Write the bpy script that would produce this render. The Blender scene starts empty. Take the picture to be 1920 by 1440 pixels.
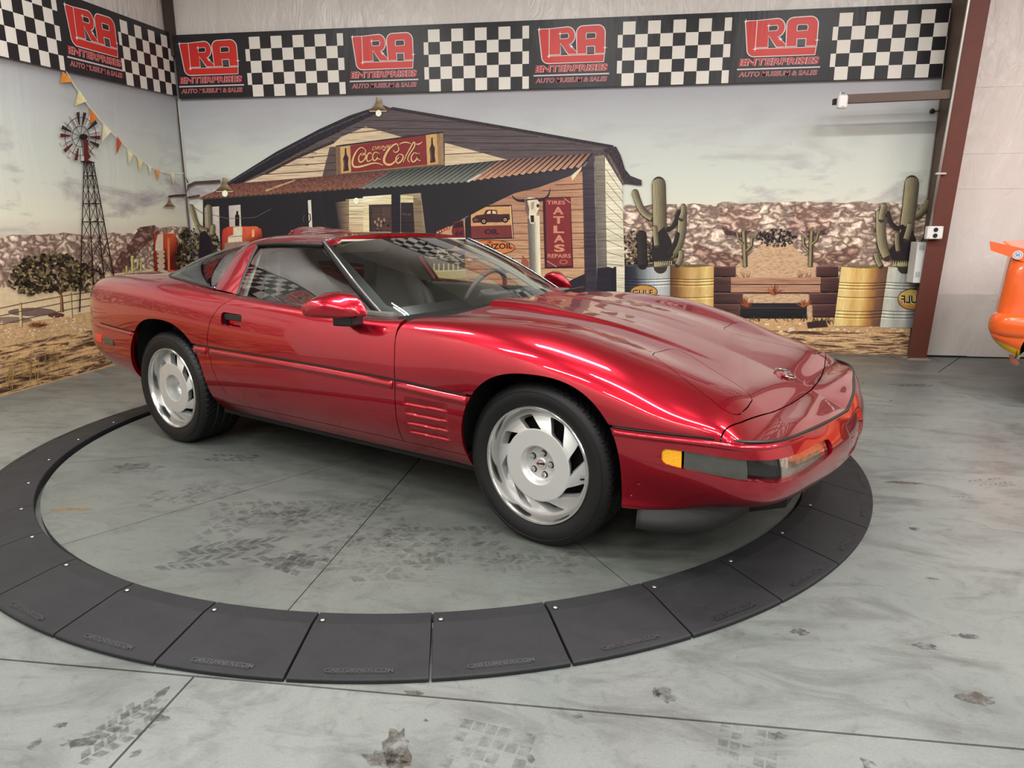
import bpy, bmesh, math, random
import numpy as np
from mathutils import Vector, Matrix
random.seed(7); rng = np.random.default_rng(7)
SC = bpy.context.scene
COL = SC.collection
R = math.radians

# ------------------------------------------------------------------ camera
CAM = np.array([0.94662, -3.90996, 1.22667])
YAW, PITCH, ROLL = R(97.5758), R(-12.6025), R(-0.0908)
FPX = 1283.92
def cam_axes():
    cy, sy, cp, sp = math.cos(YAW), math.sin(YAW), math.cos(PITCH), math.sin(PITCH)
    f = np.array([cy*cp, sy*cp, sp]); r = np.array([sy, -cy, 0.0]); u = np.cross(r, f)
    cr, sr = math.cos(ROLL), math.sin(ROLL)
    return r*cr+u*sr, -r*sr+u*cr, f
CR, CU, CF = cam_axes()
cd = bpy.data.cameras.new('camera'); cam = bpy.data.objects.new('camera', cd); COL.objects.link(cam)
cd.sensor_fit = 'HORIZONTAL'; cd.sensor_width = 36.0; cd.lens = FPX/1920*36.0
cd.clip_start = 0.05; cd.clip_end = 100
cam.matrix_world = Matrix(((CR[0], CU[0], -CF[0], CAM[0]), (CR[1], CU[1], -CF[1], CAM[1]), (CR[2], CU[2], -CF[2], CAM[2]), (0, 0, 0, 1)))
SC.camera = cam
# ------------------------------------------------------------------ world, exposure
w = bpy.data.worlds.new('world'); SC.world = w; w.use_nodes = True
w.node_tree.nodes['Background'].inputs[0].default_value = (0.9, 0.95, 1.0, 1)
w.node_tree.nodes['Background'].inputs[1].default_value = 0.05
vs = SC.view_settings
vs.view_transform = 'Standard'; vs.look = 'None'; vs.gamma = 1.0; vs.use_curve_mapping = False
vs.exposure = 0.0
SC.cycles.max_bounces = 8; SC.cycles.diffuse_bounces = 4; SC.cycles.glossy_bounces = 4
SC.cycles.transmission_bounces = 6; SC.cycles.transparent_max_bounces = 12
SC.cycles.use_denoising = True
SC.cycles.caustics_reflective = False; SC.cycles.caustics_refractive = False
# the hall's lamps: rows of twin LED tubes under the roof (their housings are built below)
YB, XL = 3.287, -3.591          # planes of the rear wall and of the side wall
CEIL = 5.2
LAMP_POWER = 42.0
LAMPS = []
for iy, yy in enumerate((-9.2, -7.0, -4.8, -2.6, -0.4)):
    for ix, xx in enumerate((-2.4, 0.6, 3.6, 6.6)):
        LAMPS.append((xx + (0.2 if iy % 2 else 0), yy, 4.25))
for (lx, ly, lz) in LAMPS:
    for s in (-1, 1):
        ld = bpy.data.lights.new('led_tube_light', 'AREA'); ld.shape = 'RECTANGLE'
        ld.size = 1.5; ld.size_y = 0.05; ld.energy = LAMP_POWER; ld.color = (1.0, 0.985, 0.96)
        lo = bpy.data.objects.new('led_tube_light', ld); COL.objects.link(lo)
        lo.location = (lx, ly + s*0.07, lz - 0.046)

# ------------------------------------------------------------------ helpers
def lin(c):
    """sRGB 0-255 to linear"""
    o = []
    for v in c[:3]:
        v = v/255.0
        o.append(v/12.92 if v <= 0.04045 else ((v+0.055)/1.055)**2.4)
    return (o[0], o[1], o[2], 1.0)

MATS = {}
def nodes_of(name):
    m = bpy.data.materials.new(name); m.use_nodes = True
    nt = m.node_tree; b = nt.nodes['Principled BSDF']
    return m, nt, b
def inp(b, k, v):
    b.inputs[k].default_value = v
def mat(name, rgb, rough=0.5, metal=0.0, noise=0.06, nscale=40.0, coat=0.0, spec=0.5, bump=0.0, bscale=200.0, trans=0.0, ior=1.45, emit=0.0, linear=False, coat_rough=0.03):
    if name in MATS: return MATS[name]
    m, nt, b = nodes_of(name)
    c = tuple(rgb)+(1.0,) if linear else lin(rgb)
    L = nt.links
    if noise > 0:
        tc = nt.nodes.new('ShaderNodeTexCoord'); nz = nt.nodes.new('ShaderNodeTexNoise')
        nz.inputs['Scale'].default_value = nscale; nz.inputs['Detail'].default_value = 4
        mx = nt.nodes.new('ShaderNodeMix'); mx.data_type = 'RGBA'
        mx.inputs[6].default_value = tuple(v*(1-noise) for v in c[:3])+(1,)
        mx.inputs[7].default_value = tuple(min(1, v*(1+noise)) for v in c[:3])+(1,)
        L.new(tc.outputs['Object'], nz.inputs['Vector']); L.new(nz.outputs['Fac'], mx.inputs[0]); L.new(mx.outputs[2], b.inputs['Base Color'])
    else:
        inp(b, 'Base Color', c)
    inp(b, 'Roughness', rough); inp(b, 'Metallic', metal); inp(b, 'Coat Weight', coat); inp(b, 'Coat Roughness', coat_rough)
    inp(b, 'Specular IOR Level', spec); inp(b, 'Transmission Weight', trans); inp(b, 'IOR', ior)
    if emit > 0:
        inp(b, 'Emission Color', c); inp(b, 'Emission Strength', emit)
    if bump > 0:
        tc2 = nt.nodes.new('ShaderNodeTexCoord'); n2 = nt.nodes.new('ShaderNodeTexNoise'); n2.inputs['Scale'].default_value = bscale
        bp = nt.nodes.new('ShaderNodeBump'); bp.inputs['Strength'].default_value = bump; bp.inputs['Distance'].default_value = 0.01
        L.new(tc2.outputs['Object'], n2.inputs['Vector']); L.new(n2.outputs['Fac'], bp.inputs['Height']); L.new(bp.outputs['Normal'], b.inputs['Normal'])
    MATS[name] = m
    return m

def link(name, me, m, parent=None, smooth=False):
    o = bpy.data.objects.new(name, me); COL.objects.link(o)
    if m is not None:
        me.materials.clear()
        for q in (m if isinstance(m, (list, tuple)) else [m]): me.materials.append(q)
    if smooth:
        me.polygons.foreach_set('use_smooth', [True]*len(me.polygons))
    if parent is not None: o.parent = parent
    return o
def mesh(name, V, F, m, parent=None, smooth=False):
    me = bpy.data.meshes.new(name)
    me.from_pydata([tuple(map(float, v)) for v in V], [], [tuple(map(int, f)) for f in F]); me.update()
    return link(name, me, m, parent, smooth)
def empty(name, loc=(0, 0, 0), rz=0.0, parent=None):
    o = bpy.data.objects.new(name, None); COL.objects.link(o); o.location = loc; o.rotation_euler = (0, 0, rz)
    if parent is not None: o.parent = parent
    return o
def tag(o, label=None, cat=None, group=None, kind=None):
    if label: o['label'] = label
    if cat: o['category'] = cat
    if group: o['group'] = group
    if kind: o['kind'] = kind
    return o
def copy_tree(o, parent=None):
    c = o.copy(); COL.objects.link(c); c.parent = parent
    for ch in list(o.children): copy_tree(ch, c)
    return c

class MB:
    """collects simple shapes, builds one mesh object"""
    def __init__(s): s.V = []; s.F = []
    def add(s, V, F):
        n = len(s.V); s.V += [tuple(v) for v in V]; s.F += [tuple(i+n for i in f) for f in F]; return s
    def box(s, c, d, M=None):
        x, y, z = (v/2 for v in d)
        V = [(sx*x, sy*y, sz*z) for sx in (-1, 1) for sy in (-1, 1) for sz in (-1, 1)]
        V = [Vector(v) for v in V]
        if M is not None: V = [M @ v for v in V]
        V = [v+Vector(c) for v in V]
        F = [(0, 1, 3, 2), (4, 6, 7, 5), (0, 4, 5, 1), (2, 3, 7, 6), (0, 2, 6, 4), (1, 5, 7, 3)]
        return s.add(V, F)
    def tube(s, pts, r, n=10, closed=False, cap=True):
        P = [Vector(p) for p in pts]; rr = r if isinstance(r, (list, tuple)) else [r]*len(P)
        V = []; F = []; m = len(P); prev = None
        for i in range(m):
            a = P[(i-1) % m] if (closed or i > 0) else P[i]; b = P[(i+1) % m] if (closed or i < m-1) else P[i]
            t = (b-a).normalized()
            if prev is None:
                u = t.orthogonal().normalized()
            else:
                u = (prev - t*prev.dot(t)).normalized()
            prev = u; v = t.cross(u)
            for k in range(n):
                a2 = 2*math.pi*k/n
                V.append(P[i]+(u*math.cos(a2)+v*math.sin(a2))*rr[i])
        for i in range(m if closed else m-1):
            j = (i+1) % m
            for k in range(n):
                k2 = (k+1) % n
                F.append((i*n+k, i*n+k2, j*n+k2, j*n+k))
        if cap and not closed:
            F.append(tuple(range(n))[::-1]); F.append(tuple((m-1)*n+k for k in range(n)))
        return s.add(V, F)
    def lathe(s, prof, n=32, axis='z', c=(0, 0, 0), closed=False):
        """prof: (r, h) list revolved"""
        V = []; F = []; m = len(prof)
        for k in range(n):
            a = 2*math.pi*k/n
            for (r, h) in prof:
                p = (r*math.cos(a), r*math.sin(a), h)
                if axis == 'y': p = (p[0], p[2], p[1])
                if axis == 'x': p = (p[2], p[0], p[1])
                V.append((p[0]+c[0], p[1]+c[1], p[2]+c[2]))
        for k in range(n):
            k2 = (k+1) % n
            for i in range(m if closed else m-1):
                j = (i+1) % m
                F.append((k*m+i, k2*m+i, k2*m+j, k*m+j))
        return s.add(V, F)
    def prism(s, poly, z0, z1, M=None):
        n = len(poly); V = [Vector((x, y, z0)) for x, y in poly]+[Vector((x, y, z1)) for x, y in poly]
        if M is not None: V = [M @ v for v in V]
        F = [tuple(range(n))[::-1], tuple(range(n, 2*n))]+[(i, (i+1) % n, n+(i+1) % n, n+i) for i in range(n)]
        return s.add(V, F)
    def build(s, name, m, parent=None, smooth=False, bevel=0.0, seg=2, fix=True, auto=None):
        o = mesh(name, s.V, s.F, m, parent, smooth)
        if fix:
            bm = bmesh.new(); bm.from_mesh(o.data); bmesh.ops.remove_doubles(bm, verts=bm.verts, dist=1e-6)
            bmesh.ops.recalc_face_normals(bm, faces=bm.faces); bm.to_mesh(o.data); bm.free()
        if bevel > 0:
            md = o.modifiers.new('bevel', 'BEVEL'); md.width = bevel; md.segments = seg; md.limit_method = 'ANGLE'; md.angle_limit = R(35)
        if smooth and auto:
            sharp_by_angle(o.data, auto)
        return o
def sharp_by_angle(me, ang):
    bm = bmesh.new(); bm.from_mesh(me)
    for e in bm.edges:
        if len(e.link_faces) == 2 and e.calc_face_angle(0) > R(ang): e.smooth = False
    bm.to_mesh(me); bm.free()

def text_mesh(s, size=1.0, extrude=0.0, shear=0.0, bold=0.0, sx=1.0):
    """flat lettering from the built-in font, as vertices and faces centred on the origin (x right, y up)"""
    cu = bpy.data.curves.new('lettering', 'FONT'); cu.body = s; cu.size = size; cu.extrude = extrude; cu.shear = shear
    cu.align_x = 'CENTER'; cu.align_y = 'CENTER'; cu.offset = bold; cu.resolution_u = 3
    o = bpy.data.objects.new('lettering', cu); COL.objects.link(o)
    bpy.context.view_layer.update()
    dg = bpy.context.evaluated_depsgraph_get()
    me = bpy.data.meshes.new_from_object(o.evaluated_get(dg))
    V = [(v.co.x*sx, v.co.y, v.co.z) for v in me.vertices]; F = [tuple(p.vertices) for p in me.polygons]
    bpy.data.objects.remove(o); bpy.data.curves.remove(cu); bpy.data.meshes.remove(me)
    if V:
        A = np.array(V); c = (A.max(0)+A.min(0))/2; V = [(v[0]-c[0], v[1]-c[1], v[2]) for v in V]
    return V, F

def ncs(t, Y, te):
    """natural cubic spline through (t, Y) evaluated at te; Y (n, k)"""
    t = np.asarray(t, float); Y = np.asarray(Y, float); n = len(t); h = np.diff(t)
    A = np.zeros((n, n)); B = np.zeros((n, Y.shape[1])); A[0, 0] = A[-1, -1] = 1
    for i in range(1, n-1):
        A[i, i-1] = h[i-1]; A[i, i] = 2*(h[i-1]+h[i]); A[i, i+1] = h[i]
        B[i] = 6*((Y[i+1]-Y[i])/h[i]-(Y[i]-Y[i-1])/h[i-1])
    M = np.linalg.solve(A, B); te = np.asarray(te, float)
    i = np.clip(np.searchsorted(t, te)-1, 0, n-2); hi = h[i][:, None]
    a = (t[i+1]-te)[:, None]; b2 = (te-t[i])[:, None]
    return (M[i]*a**3+M[i+1]*b2**3)/(6*hi)+(Y[i]/hi-M[i]*hi/6)*a+(Y[i+1]/hi-M[i+1]*hi/6)*b2
def spline(P, n):
    P = np.asarray(P, float); t = np.r_[0, np.cumsum(np.linalg.norm(np.diff(P, axis=0), axis=1)**0.6)]
    return ncs(t, P, np.linspace(0, t[-1], n))

# photogrammetry: where a line of sight meets a plane of the hall
def sight(px, py):
    return CR*((px-960)/FPX) - CU*((py-720)/FPX) + CF
def on_back(px, py, y=YB):
    d = sight(px, py); t = (y-CAM[1])/d[1]; p = CAM+d*t; return p[0], p[2]
def on_side(px, py, x=XL):
    d = sight(px, py); t = (x-CAM[0])/d[0]; p = CAM+d*t; return p[1], p[2]
def on_floor(px, py, z=0.0):
    d = sight(px, py); t = (z-CAM[2])/d[2]; p = CAM+d*t; return p[0], p[1]
# ------------------------------------------------------------------ setting: floor, walls, ceiling
def concrete(name, base, var, stain, rough=0.42, scale=1.0, dark=0.0):
    m, nt, b = nodes_of(name); L = nt.links; N = nt.nodes.new
    geo = N('ShaderNodeNewGeometry')
    def noise(sc, det, rgh=0.6, dist=0.0, stretch=None):
        n = N('ShaderNodeTexNoise'); n.inputs['Scale'].default_value = sc; n.inputs['Detail'].default_value = det
        n.inputs['Roughness'].default_value = rgh; n.inputs['Distortion'].default_value = dist
        if stretch:
            mp = N('ShaderNodeMapping'); mp.inputs['Scale'].default_value = stretch; mp.inputs['Rotation'].default_value = (0, 0, 0.5)
            L.new(geo.outputs['Position'], mp.inputs['Vector']); L.new(mp.outputs['Vector'], n.inputs['Vector'])
        else:
            L.new(geo.outputs['Position'], n.inputs['Vector'])
        return n.outputs['Fac']
    def ramp(src, p0, c0, p1, c1):
        r = N('ShaderNodeValToRGB'); r.color_ramp.elements[0].position = p0; r.color_ramp.elements[0].color = c0
        r.color_ramp.elements[1].position = p1; r.color_ramp.elements[1].color = c1
        L.new(src, r.inputs['Fac']); return r.outputs['Color']
    def mix(a, b2, fac, mode='MIX'):
        x = N('ShaderNodeMix'); x.data_type = 'RGBA'; x.blend_type = mode
        if isinstance(fac, float): x.inputs[0].default_value = fac
        else: L.new(fac, x.inputs[0])
        for i, s in ((6, a), (7, b2)):
            if isinstance(s, tuple): x.inputs[i].default_value = s
            else: L.new(s, x.inputs[i])
        return x.outputs[2]
    c1 = ramp(noise(0.9*scale, 6, 0.6, 0.6), 0.3, lin(var), 0.7, lin(base))
    c2 = mix(c1, lin(stain), ramp(noise(2.3*scale, 8, 0.68, 1.2, (1, 2.2, 1)), 0.47, (0, 0, 0, 1), 0.72, (0.75, 0.75, 0.75, 1)))
    sp = ramp(noise(17*scale, 5, 0.7, 0.8), 0.56, (1, 1, 1, 1), 0.74, (0.72, 0.71, 0.69, 1))
    c3 = mix(c2, sp, 1.0, 'MULTIPLY')
    fine = ramp(noise(140, 3, 0.6), 0.3, (0.9, 0.9, 0.9, 1), 0.7, (1.06, 1.06, 1.06, 1))
    c4 = mix(c3, fine, 1.0, 'MULTIPLY')
    br = ramp(noise(6.5*scale, 6, 0.62, 0.5, (1, 1.6, 1)), 0.66, (1, 1, 1, 1), 0.78, (0.80, 0.74, 0.66, 1))
    c5 = mix(c4, br, 1.0, 'MULTIPLY')
    L.new(c5, b.inputs['Base Color'])
    rr = N('ShaderNodeMapRange'); rr.inputs[3].default_value = rough-0.1; rr.inputs[4].default_value = rough+0.18
    L.new(noise(3.1*scale, 5), rr.inputs[0]); L.new(rr.outputs[0], b.inputs['Roughness'])
    bp = N('ShaderNodeBump'); bp.inputs['Strength'].default_value = 0.08; bp.inputs['Distance'].default_value = 0.01
    L.new(noise(60, 6), bp.inputs['Height']); L.new(bp.outputs['Normal'], b.inputs['Normal'])
    return m
M_floor = concrete('polished_concrete', (121, 124, 120), (96, 100, 98), (68, 69, 65), 0.34)
M_disc = concrete('turntable_concrete', (95, 98, 92), (80, 84, 80), (63, 65, 62), 0.5, 1.3)
M_joint = mat('joint_filler', (78, 74, 66), 0.9)
M_black = mat('black_void', (16, 16, 17), 0.9)

def sheet_material(name, rgb, rough=0.35, strength=0.35):
    """white plastic sheeting with soft creases"""
    m, nt, b = nodes_of(name); L = nt.links; N = nt.nodes.new
    geo = N('ShaderNodeNewGeometry')
    n1 = N('ShaderNodeTexNoise'); n1.inputs['Scale'].default_value = 1.7; n1.inputs['Detail'].default_value = 5; n1.inputs['Distortion'].default_value = 1.5
    n2 = N('ShaderNodeTexNoise'); n2.inputs['Scale'].default_value = 7; n2.inputs['Detail'].default_value = 3; n2.inputs['Distortion'].default_value = 2.5
    mp = N('ShaderNodeMapping'); mp.inputs['Scale'].default_value = (1, 1, 0.35); mp.inputs['Rotation'].default_value = (0, 0.25, 0)
    L.new(geo.outputs['Position'], mp.inputs['Vector']); L.new(mp.outputs['Vector'], n1.inputs['Vector']); L.new(mp.outputs['Vector'], n2.inputs['Vector'])
    ad = N('ShaderNodeMath'); ad.operation = 'MULTIPLY_ADD'; ad.inputs[1].default_value = 0.22
    L.new(n2.outputs['Fac'], ad.inputs[0]); L.new(n1.outputs['Fac'], ad.inputs[2])
    bp = N('ShaderNodeBump'); bp.inputs['Strength'].default_value = strength; bp.inputs['Distance'].default_value = 0.06
    L.new(ad.outputs[0], bp.inputs['Height']); L.new(bp.outputs['Normal'], b.inputs['Normal'])
    mx = N('ShaderNodeMix'); mx.data_type = 'RGBA'; c = lin(rgb)
    mx.inputs[6].default_value = tuple(v*0.93 for v in c[:3])+(1,); mx.inputs[7].default_value = c
    L.new(n1.outputs['Fac'], mx.inputs[0]); L.new(mx.outputs[2], b.inputs['Base Color'])
    inp(b, 'Roughness', rough); inp(b, 'Specular IOR Level', 0.4)
    return m
M_sheet = sheet_material('white_sheeting', (222, 215, 209), 0.27, 0.7)
M_sheet_low = sheet_material('lower_sheeting', (200, 195, 189), 0.4, 0.6)
M_ceil = mat('ceiling_sheeting', (165, 163, 159), 0.6)

XR, YF = 9.5, -12.0
# floor: slabs with open saw cuts
fl = MB(); fl.box(((XL+XR)/2, (YB+YF)/2, -0.06), (XR-XL+0.2, YB-YF+0.2, 0.08)); floor = tag(fl.build('floor', M_joint), kind='structure')
G = 0.0035
JX, JY = -0.17, -2.335
def slab(poly):
    s = MB(); s.prism(poly, -0.02, 0.0); return s.build('slab', M_floor, floor)
DI = [(3.50, YB), (3.90, 2.47), (4.46, YB)]
slab([(XL, YF), (JX-G, YF), (JX-G, JY-G), (XL, JY-G)])
slab([(JX+G, YF), (XR, YF), (XR, JY-G), (JX+G, JY-G)])
slab([(XL, JY+G), (XR, JY+G), (XR, YB), (DI[2][0]+0.012, YB), (DI[1][0], DI[1][1]-0.012), (DI[0][0]-0.012, YB), (XL, YB)])
slab([DI[0], DI[1], DI[2], (4.17, YB), (4.17, 3.02), (3.80, 3.02), (3.80, YB)])
slab([(3.808, YB), (3.808, 3.028), (4.162, 3.028), (4.162, YB)])

def wall(name, V, m):
    return tag(mesh(name, V, [(0, 1, 2, 3)], m), kind='structure')
T = 0.02
wall_back = wall('wall_back', [(XL, YB+T, 0), (XR, YB+T, 0), (XR, YB+T, CEIL), (XL, YB+T, CEIL)], M_sheet)
wall_left = wall('wall_left', [(XL-T, YF, 0), (XL-T, YB+T, 0), (XL-T, YB+T, CEIL), (XL-T, YF, CEIL)], M_sheet)
wall_right = wall('wall_right', [(XR, YB+T, 0), (XR, YF, 0), (XR, YF, CEIL), (XR, YB+T, CEIL)], M_sheet)
wall_front = wall('wall_front', [(XR, YF, 0), (XL, YF, 0), (XL, YF, CEIL), (XR, YF, CEIL)], mat('far_hall_wall', (150, 147, 143), .6, nscale=2))
ceiling = wall('ceiling', [(XL, YB, CEIL), (XR, YB, CEIL), (XR, YF, CEIL), (XL, YF, CEIL)], M_ceil)
# seams of the sheeting: welded laps standing a few millimetres proud
def seam(parent, a, b, wd=0.004, m=M_sheet):
    s = MB(); a = Vector(a); b = Vector(b); d = b-a
    s.box((a+b)/2, (abs(d.x)+wd, 0.003, abs(d.z)+wd)); return s.build('sheet_seam', m, parent)
for z in (2.505, 1.925, 1.61):
    seam(wall_back, (4.1, YB+T-0.002, z), (XR, YB+T-0.002, z))
for px in (588, 855, 1140, 1443):
    x = on_back(px, 30)[0]
    seam(wall_back, (x, YB+T-0.002, 3.0), (x, YB+T-0.002, CEIL))
lap = MB()
nx = 60
LV = []; LF = []
for i in range(nx+1):
    x = 4.05+(XR-4.05)*i/nx
    for j, (z, o) in enumerate(((0.012, 0.030), (0.2, 0.016), (0.42, 0.010), (0.62, 0.004))):
        LV.append((x, YB+T-o-0.006*math.sin(x*7+j*2)*(1-j/4), z))
for i in range(nx):
    for j in range(3):
        LF.append((i*4+j, (i+1)*4+j, (i+1)*4+j+1, i*4+j+1))
mesh('lower_sheet', LV, LF, M_sheet_low, wall_back, True)
tr = MB(); tr.box(((4.05+XR)/2, YB+0.004, 0.008), (XR-4.05, 0.03, 0.016)); tag(tr.build('baseboard_back', M_black), kind='structure')

# corner post behind the sheets
M_rust = mat('primer_red_steel', (98, 54, 44), 0.55, 0.0, 0.12, 14)
M_rustd = mat('brown_steel', (96, 80, 70), 0.6, 0.0, 0.1, 14)
cp = MB(); cp.box((XL+0.03, YB-0.03, (3.0+CEIL)/2), (0.075, 0.075, CEIL-3.0)); tag(cp.build('trim_1', mat('dark_post', (62, 48, 42), 0.6)), kind='structure')

# ------------------------------------------------------------------ lamps under the roof
M_lamp = mat('lamp_housing', (225, 225, 222), 0.4)
lamp0 = None
for i, (lx, ly, lz) in enumerate(LAMPS):
    if lamp0 is None:
        lamp0 = empty('strip_lamp', (lx, ly, lz))
        hb = MB(); hb.box((0, 0, 0), (1.6, 0.24, 0.05)); hb.build('housing', M_lamp, lamp0, bevel=0.008)
        for s in (-0.6, 0.6):
            rd = MB(); rd.tube([(s, 0, 0.02), (s, 0, CEIL-lz)], 0.006, 6); rd.build('hanger_rod', M_lamp, lamp0)
        for s in (-1, 1):
            eb = MB(); eb.box((0, s*0.07, -0.029), (1.52, 0.056, 0.012)); eb.build('tube_tray', M_lamp, lamp0)
        o = lamp0
    else:
        o = copy_tree(lamp0); o.location = (lx, ly, lz)
    tag(o, 'white twin tube strip lamp hanging from the ceiling', 'lamp', 'strip lamps under the ceiling')

# ------------------------------------------------------------------ steel frame column and what is fixed to it
colm = empty('steel_column', (3.985, 3.15, 0))
tag(colm, 'red-brown tapered steel frame column standing between backdrop and white sheeting', 'column')
def colpart(name, V, F, m): return mesh(name, [(x-3.985, y-3.15, z) for x, y, z in V], F, m, colm)
def slabbox(P0, P1, P2, P3, dx):
    V = [(dx[0], y, z) for y, z in (P0, P1, P2, P3)]+[(dx[1], y, z) for y, z in (P0, P1, P2, P3)]
    return V, [(0, 1, 2, 3), (7, 6, 5, 4), (0, 4, 5, 1), (1, 5, 6, 2), (2, 6, 7, 3), (3, 7, 4, 0)]
yf = lambda z: 3.10-0.0965*z
H = CEIL-0.01
V, F = slabbox((yf(0), 0.016), (yf(H), H), (yf(H)+0.012, H), (yf(0)+0.012, 0.016), (3.90, 4.07)); colpart('front_flange', V, F, M_rust)
V, F = slabbox((yf(0)+0.0121, 0.016), (yf(H)+0.0121, H), (YB+0.012, H), (YB+0.012, 0.016), (3.98, 3.989)); colpart('web', V, F, M_rustd)
b = MB(); b.box((0, -0.02, 0.008), (0.21, 0.16, 0.015)); b.build('base_plate', mat('base_plate_steel', (150, 140, 128), 0.7), colm)
for s in (-1, 1):
    b = MB(); b.lathe([(0, 0.016), (0.011, 0.016), (0.011, 0.03), (0.006, 0.034), (0, 0.034)], 6, c=(s*0.093, -0.088, 0)); b.build('anchor_bolt', M_rustd, colm)
# conduit strapped to the flange edge
M_galv = mat('galvanised_pipe', (190, 186, 180), 0.35, 0.75)
cz = [1.26, 2.0, 3.0, 4.0, H]
cdt = empty('electrical_conduit', (3.895, yf(1.26)-0.012, 1.25)); tag(cdt, 'thin galvanised conduit running up the edge of the steel column', 'conduit')
b = MB(); b.tube([(0, yf(z)-yf(1.26), z-1.25) for z in cz], 0.012, 10); b.build('pipe', M_galv, cdt, True)
for z in (1.72, 3.4):
    b = MB(); b.box((0.012, yf(z)-yf(1.26), z-1.25), (0.085, 0.03, 0.02)); b.build('pipe_clamp', M_galv, cdt, bevel=0.003)
# outlet box with two round outlets
ob = empty('outlet_box', (3.925, yf(1.205)-0.035, 1.205)); tag(ob, 'white outlet box with two black sockets on the steel column', 'outlet box')
M_wplas = mat('white_plastic', (228, 226, 222), 0.4)
M_sock = mat('black_socket', (24, 23, 23), 0.45)
b = MB(); b.box((0, 0, 0), (0.135, 0.06, 0.115)); b.build('box', M_wplas, ob, bevel=0.008)
for s in (-1, 1):
    b = MB(); b.lathe([(0, -0.031), (0.019, -0.031), (0.019, -0.037), (0.0, -0.037)], 20, 'y', (0, 0, s*0.026)); b.build('socket', M_sock, ob)
for sx in (-1, 1):
    for sz in (-1, 1):
        b = MB(); b.lathe([(0, -0.030), (0.005, -0.030), (0.004, -0.033), (0, -0.033)], 8, 'y', (sx*0.055, 0, sz*0.046)); b.build('screw', M_galv, ob)
pb = empty('power_supply_box', (3.885, 3.13, 0.93)); tag(pb, 'long grey-white power box mounted beside the steel column below the outlet', 'box')
b = MB(); b.box((0, 0, 0), (0.085, 0.15, 0.38)); b.build('case', mat('grey_enclosure', (205, 204, 200), 0.45), pb, bevel=0.006)
for i in range(3):
    for k in range(4):
        b = MB(); b.box((-0.02+k*0.013, -0.0755, 0.15-i*0.014), (0.007, 0.002, 0.006)); b.build('vent_slot', M_sock, pb)
b = MB(); b.box((-0.01, -0.0755, -0.11), (0.04, 0.002, 0.05)); b.build('rating_label', mat('label_grey', (165, 168, 165), 0.5), pb)
b = MB(); b.tube([(0.01, -0.02, 0.19), (0.01, -0.05, 0.23), (0.035, -0.06, 0.24)], 0.006, 8); b.build('cable', M_sock, pb, True)

# brace arm with a small white sensor
arm = empty('brace_arm', (3.91, 2.90, 2.36)); tag(arm, 'brown steel arm reaching out from the column in front of the backdrop', 'bracket')
b = MB(); A0, A1 = Vector((0.03, 0.0, 0.02)), Vector((-0.93, 0.0, 0.0))
d = (A1-A0); L_ = d.length; rotm = Matrix.Rotation(-math.atan2(d.z, d.x), 3, 'Y')
b.box((A0+A1)/2, (L_, 0.045, 0.075), rotm); b.build('beam', M_rustd, arm, bevel=0.004)
b = MB(); b.box((-0.955, 0.02, -0.015), (0.05, 0.05, 0.05)); b.build('end_bracket', mat('dark_bracket', (48, 40, 36), 0.6), arm, bevel=0.004)
b = MB(); b.lathe([(0, 0.03), (0.008, 0.03), (0.008, 0.06), (0, 0.06)], 8, c=(-0.93, 0, 0)); b.build('bolt', M_galv, arm)
for z in (0.05,):
    b = MB(); b.lathe([(0, -0.03), (0.01, -0.03), (0.008, -0.038), (0, -0.038)], 8, 'y', (0.005, 0, z+0.03)); b.build('bolt', M_sock, arm)
sen = empty('white_sensor', (2.985, 2.84, 2.33)); tag(sen, 'small rounded white wireless sensor at the tip of the brown arm', 'sensor')
b = MB(); b.box((0, 0, 0), (0.085, 0.06, 0.115)); b.build('case', M_wplas, sen, bevel=0.02, seg=4)
b = MB(); b.box((0, -0.0305, -0.042), (0.02, 0.002, 0.004)); b.build('status_light', mat('sensor_grey', (170, 170, 168), 0.4), sen)
b = MB(); b.tube([(-0.01, 0.0, 0.055), (-0.005, 0.01, 0.075), (0.02, 0.03, 0.08)], 0.005, 8); b.build('mount_wire', M_galv, sen, True)
gx, gz = on_back(1746, 209)
gr = empty('grommet_tie', (gx, YB-0.012, gz)); tag(gr, 'black knob and cord tying the backdrop edge to the column', 'tie')
b = MB(); b.lathe([(0, 0.0), (0.02, 0.0), (0.022, -0.012), (0.012, -0.02), (0, -0.02)], 14, 'y'); b.build('knob', M_sock, gr, True)
b = MB(); b.tube([(0.015, -0.008, 0), (0.10, 0.0, 0.003)], 0.004, 6); b.build('cord', M_sock, gr)
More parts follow.
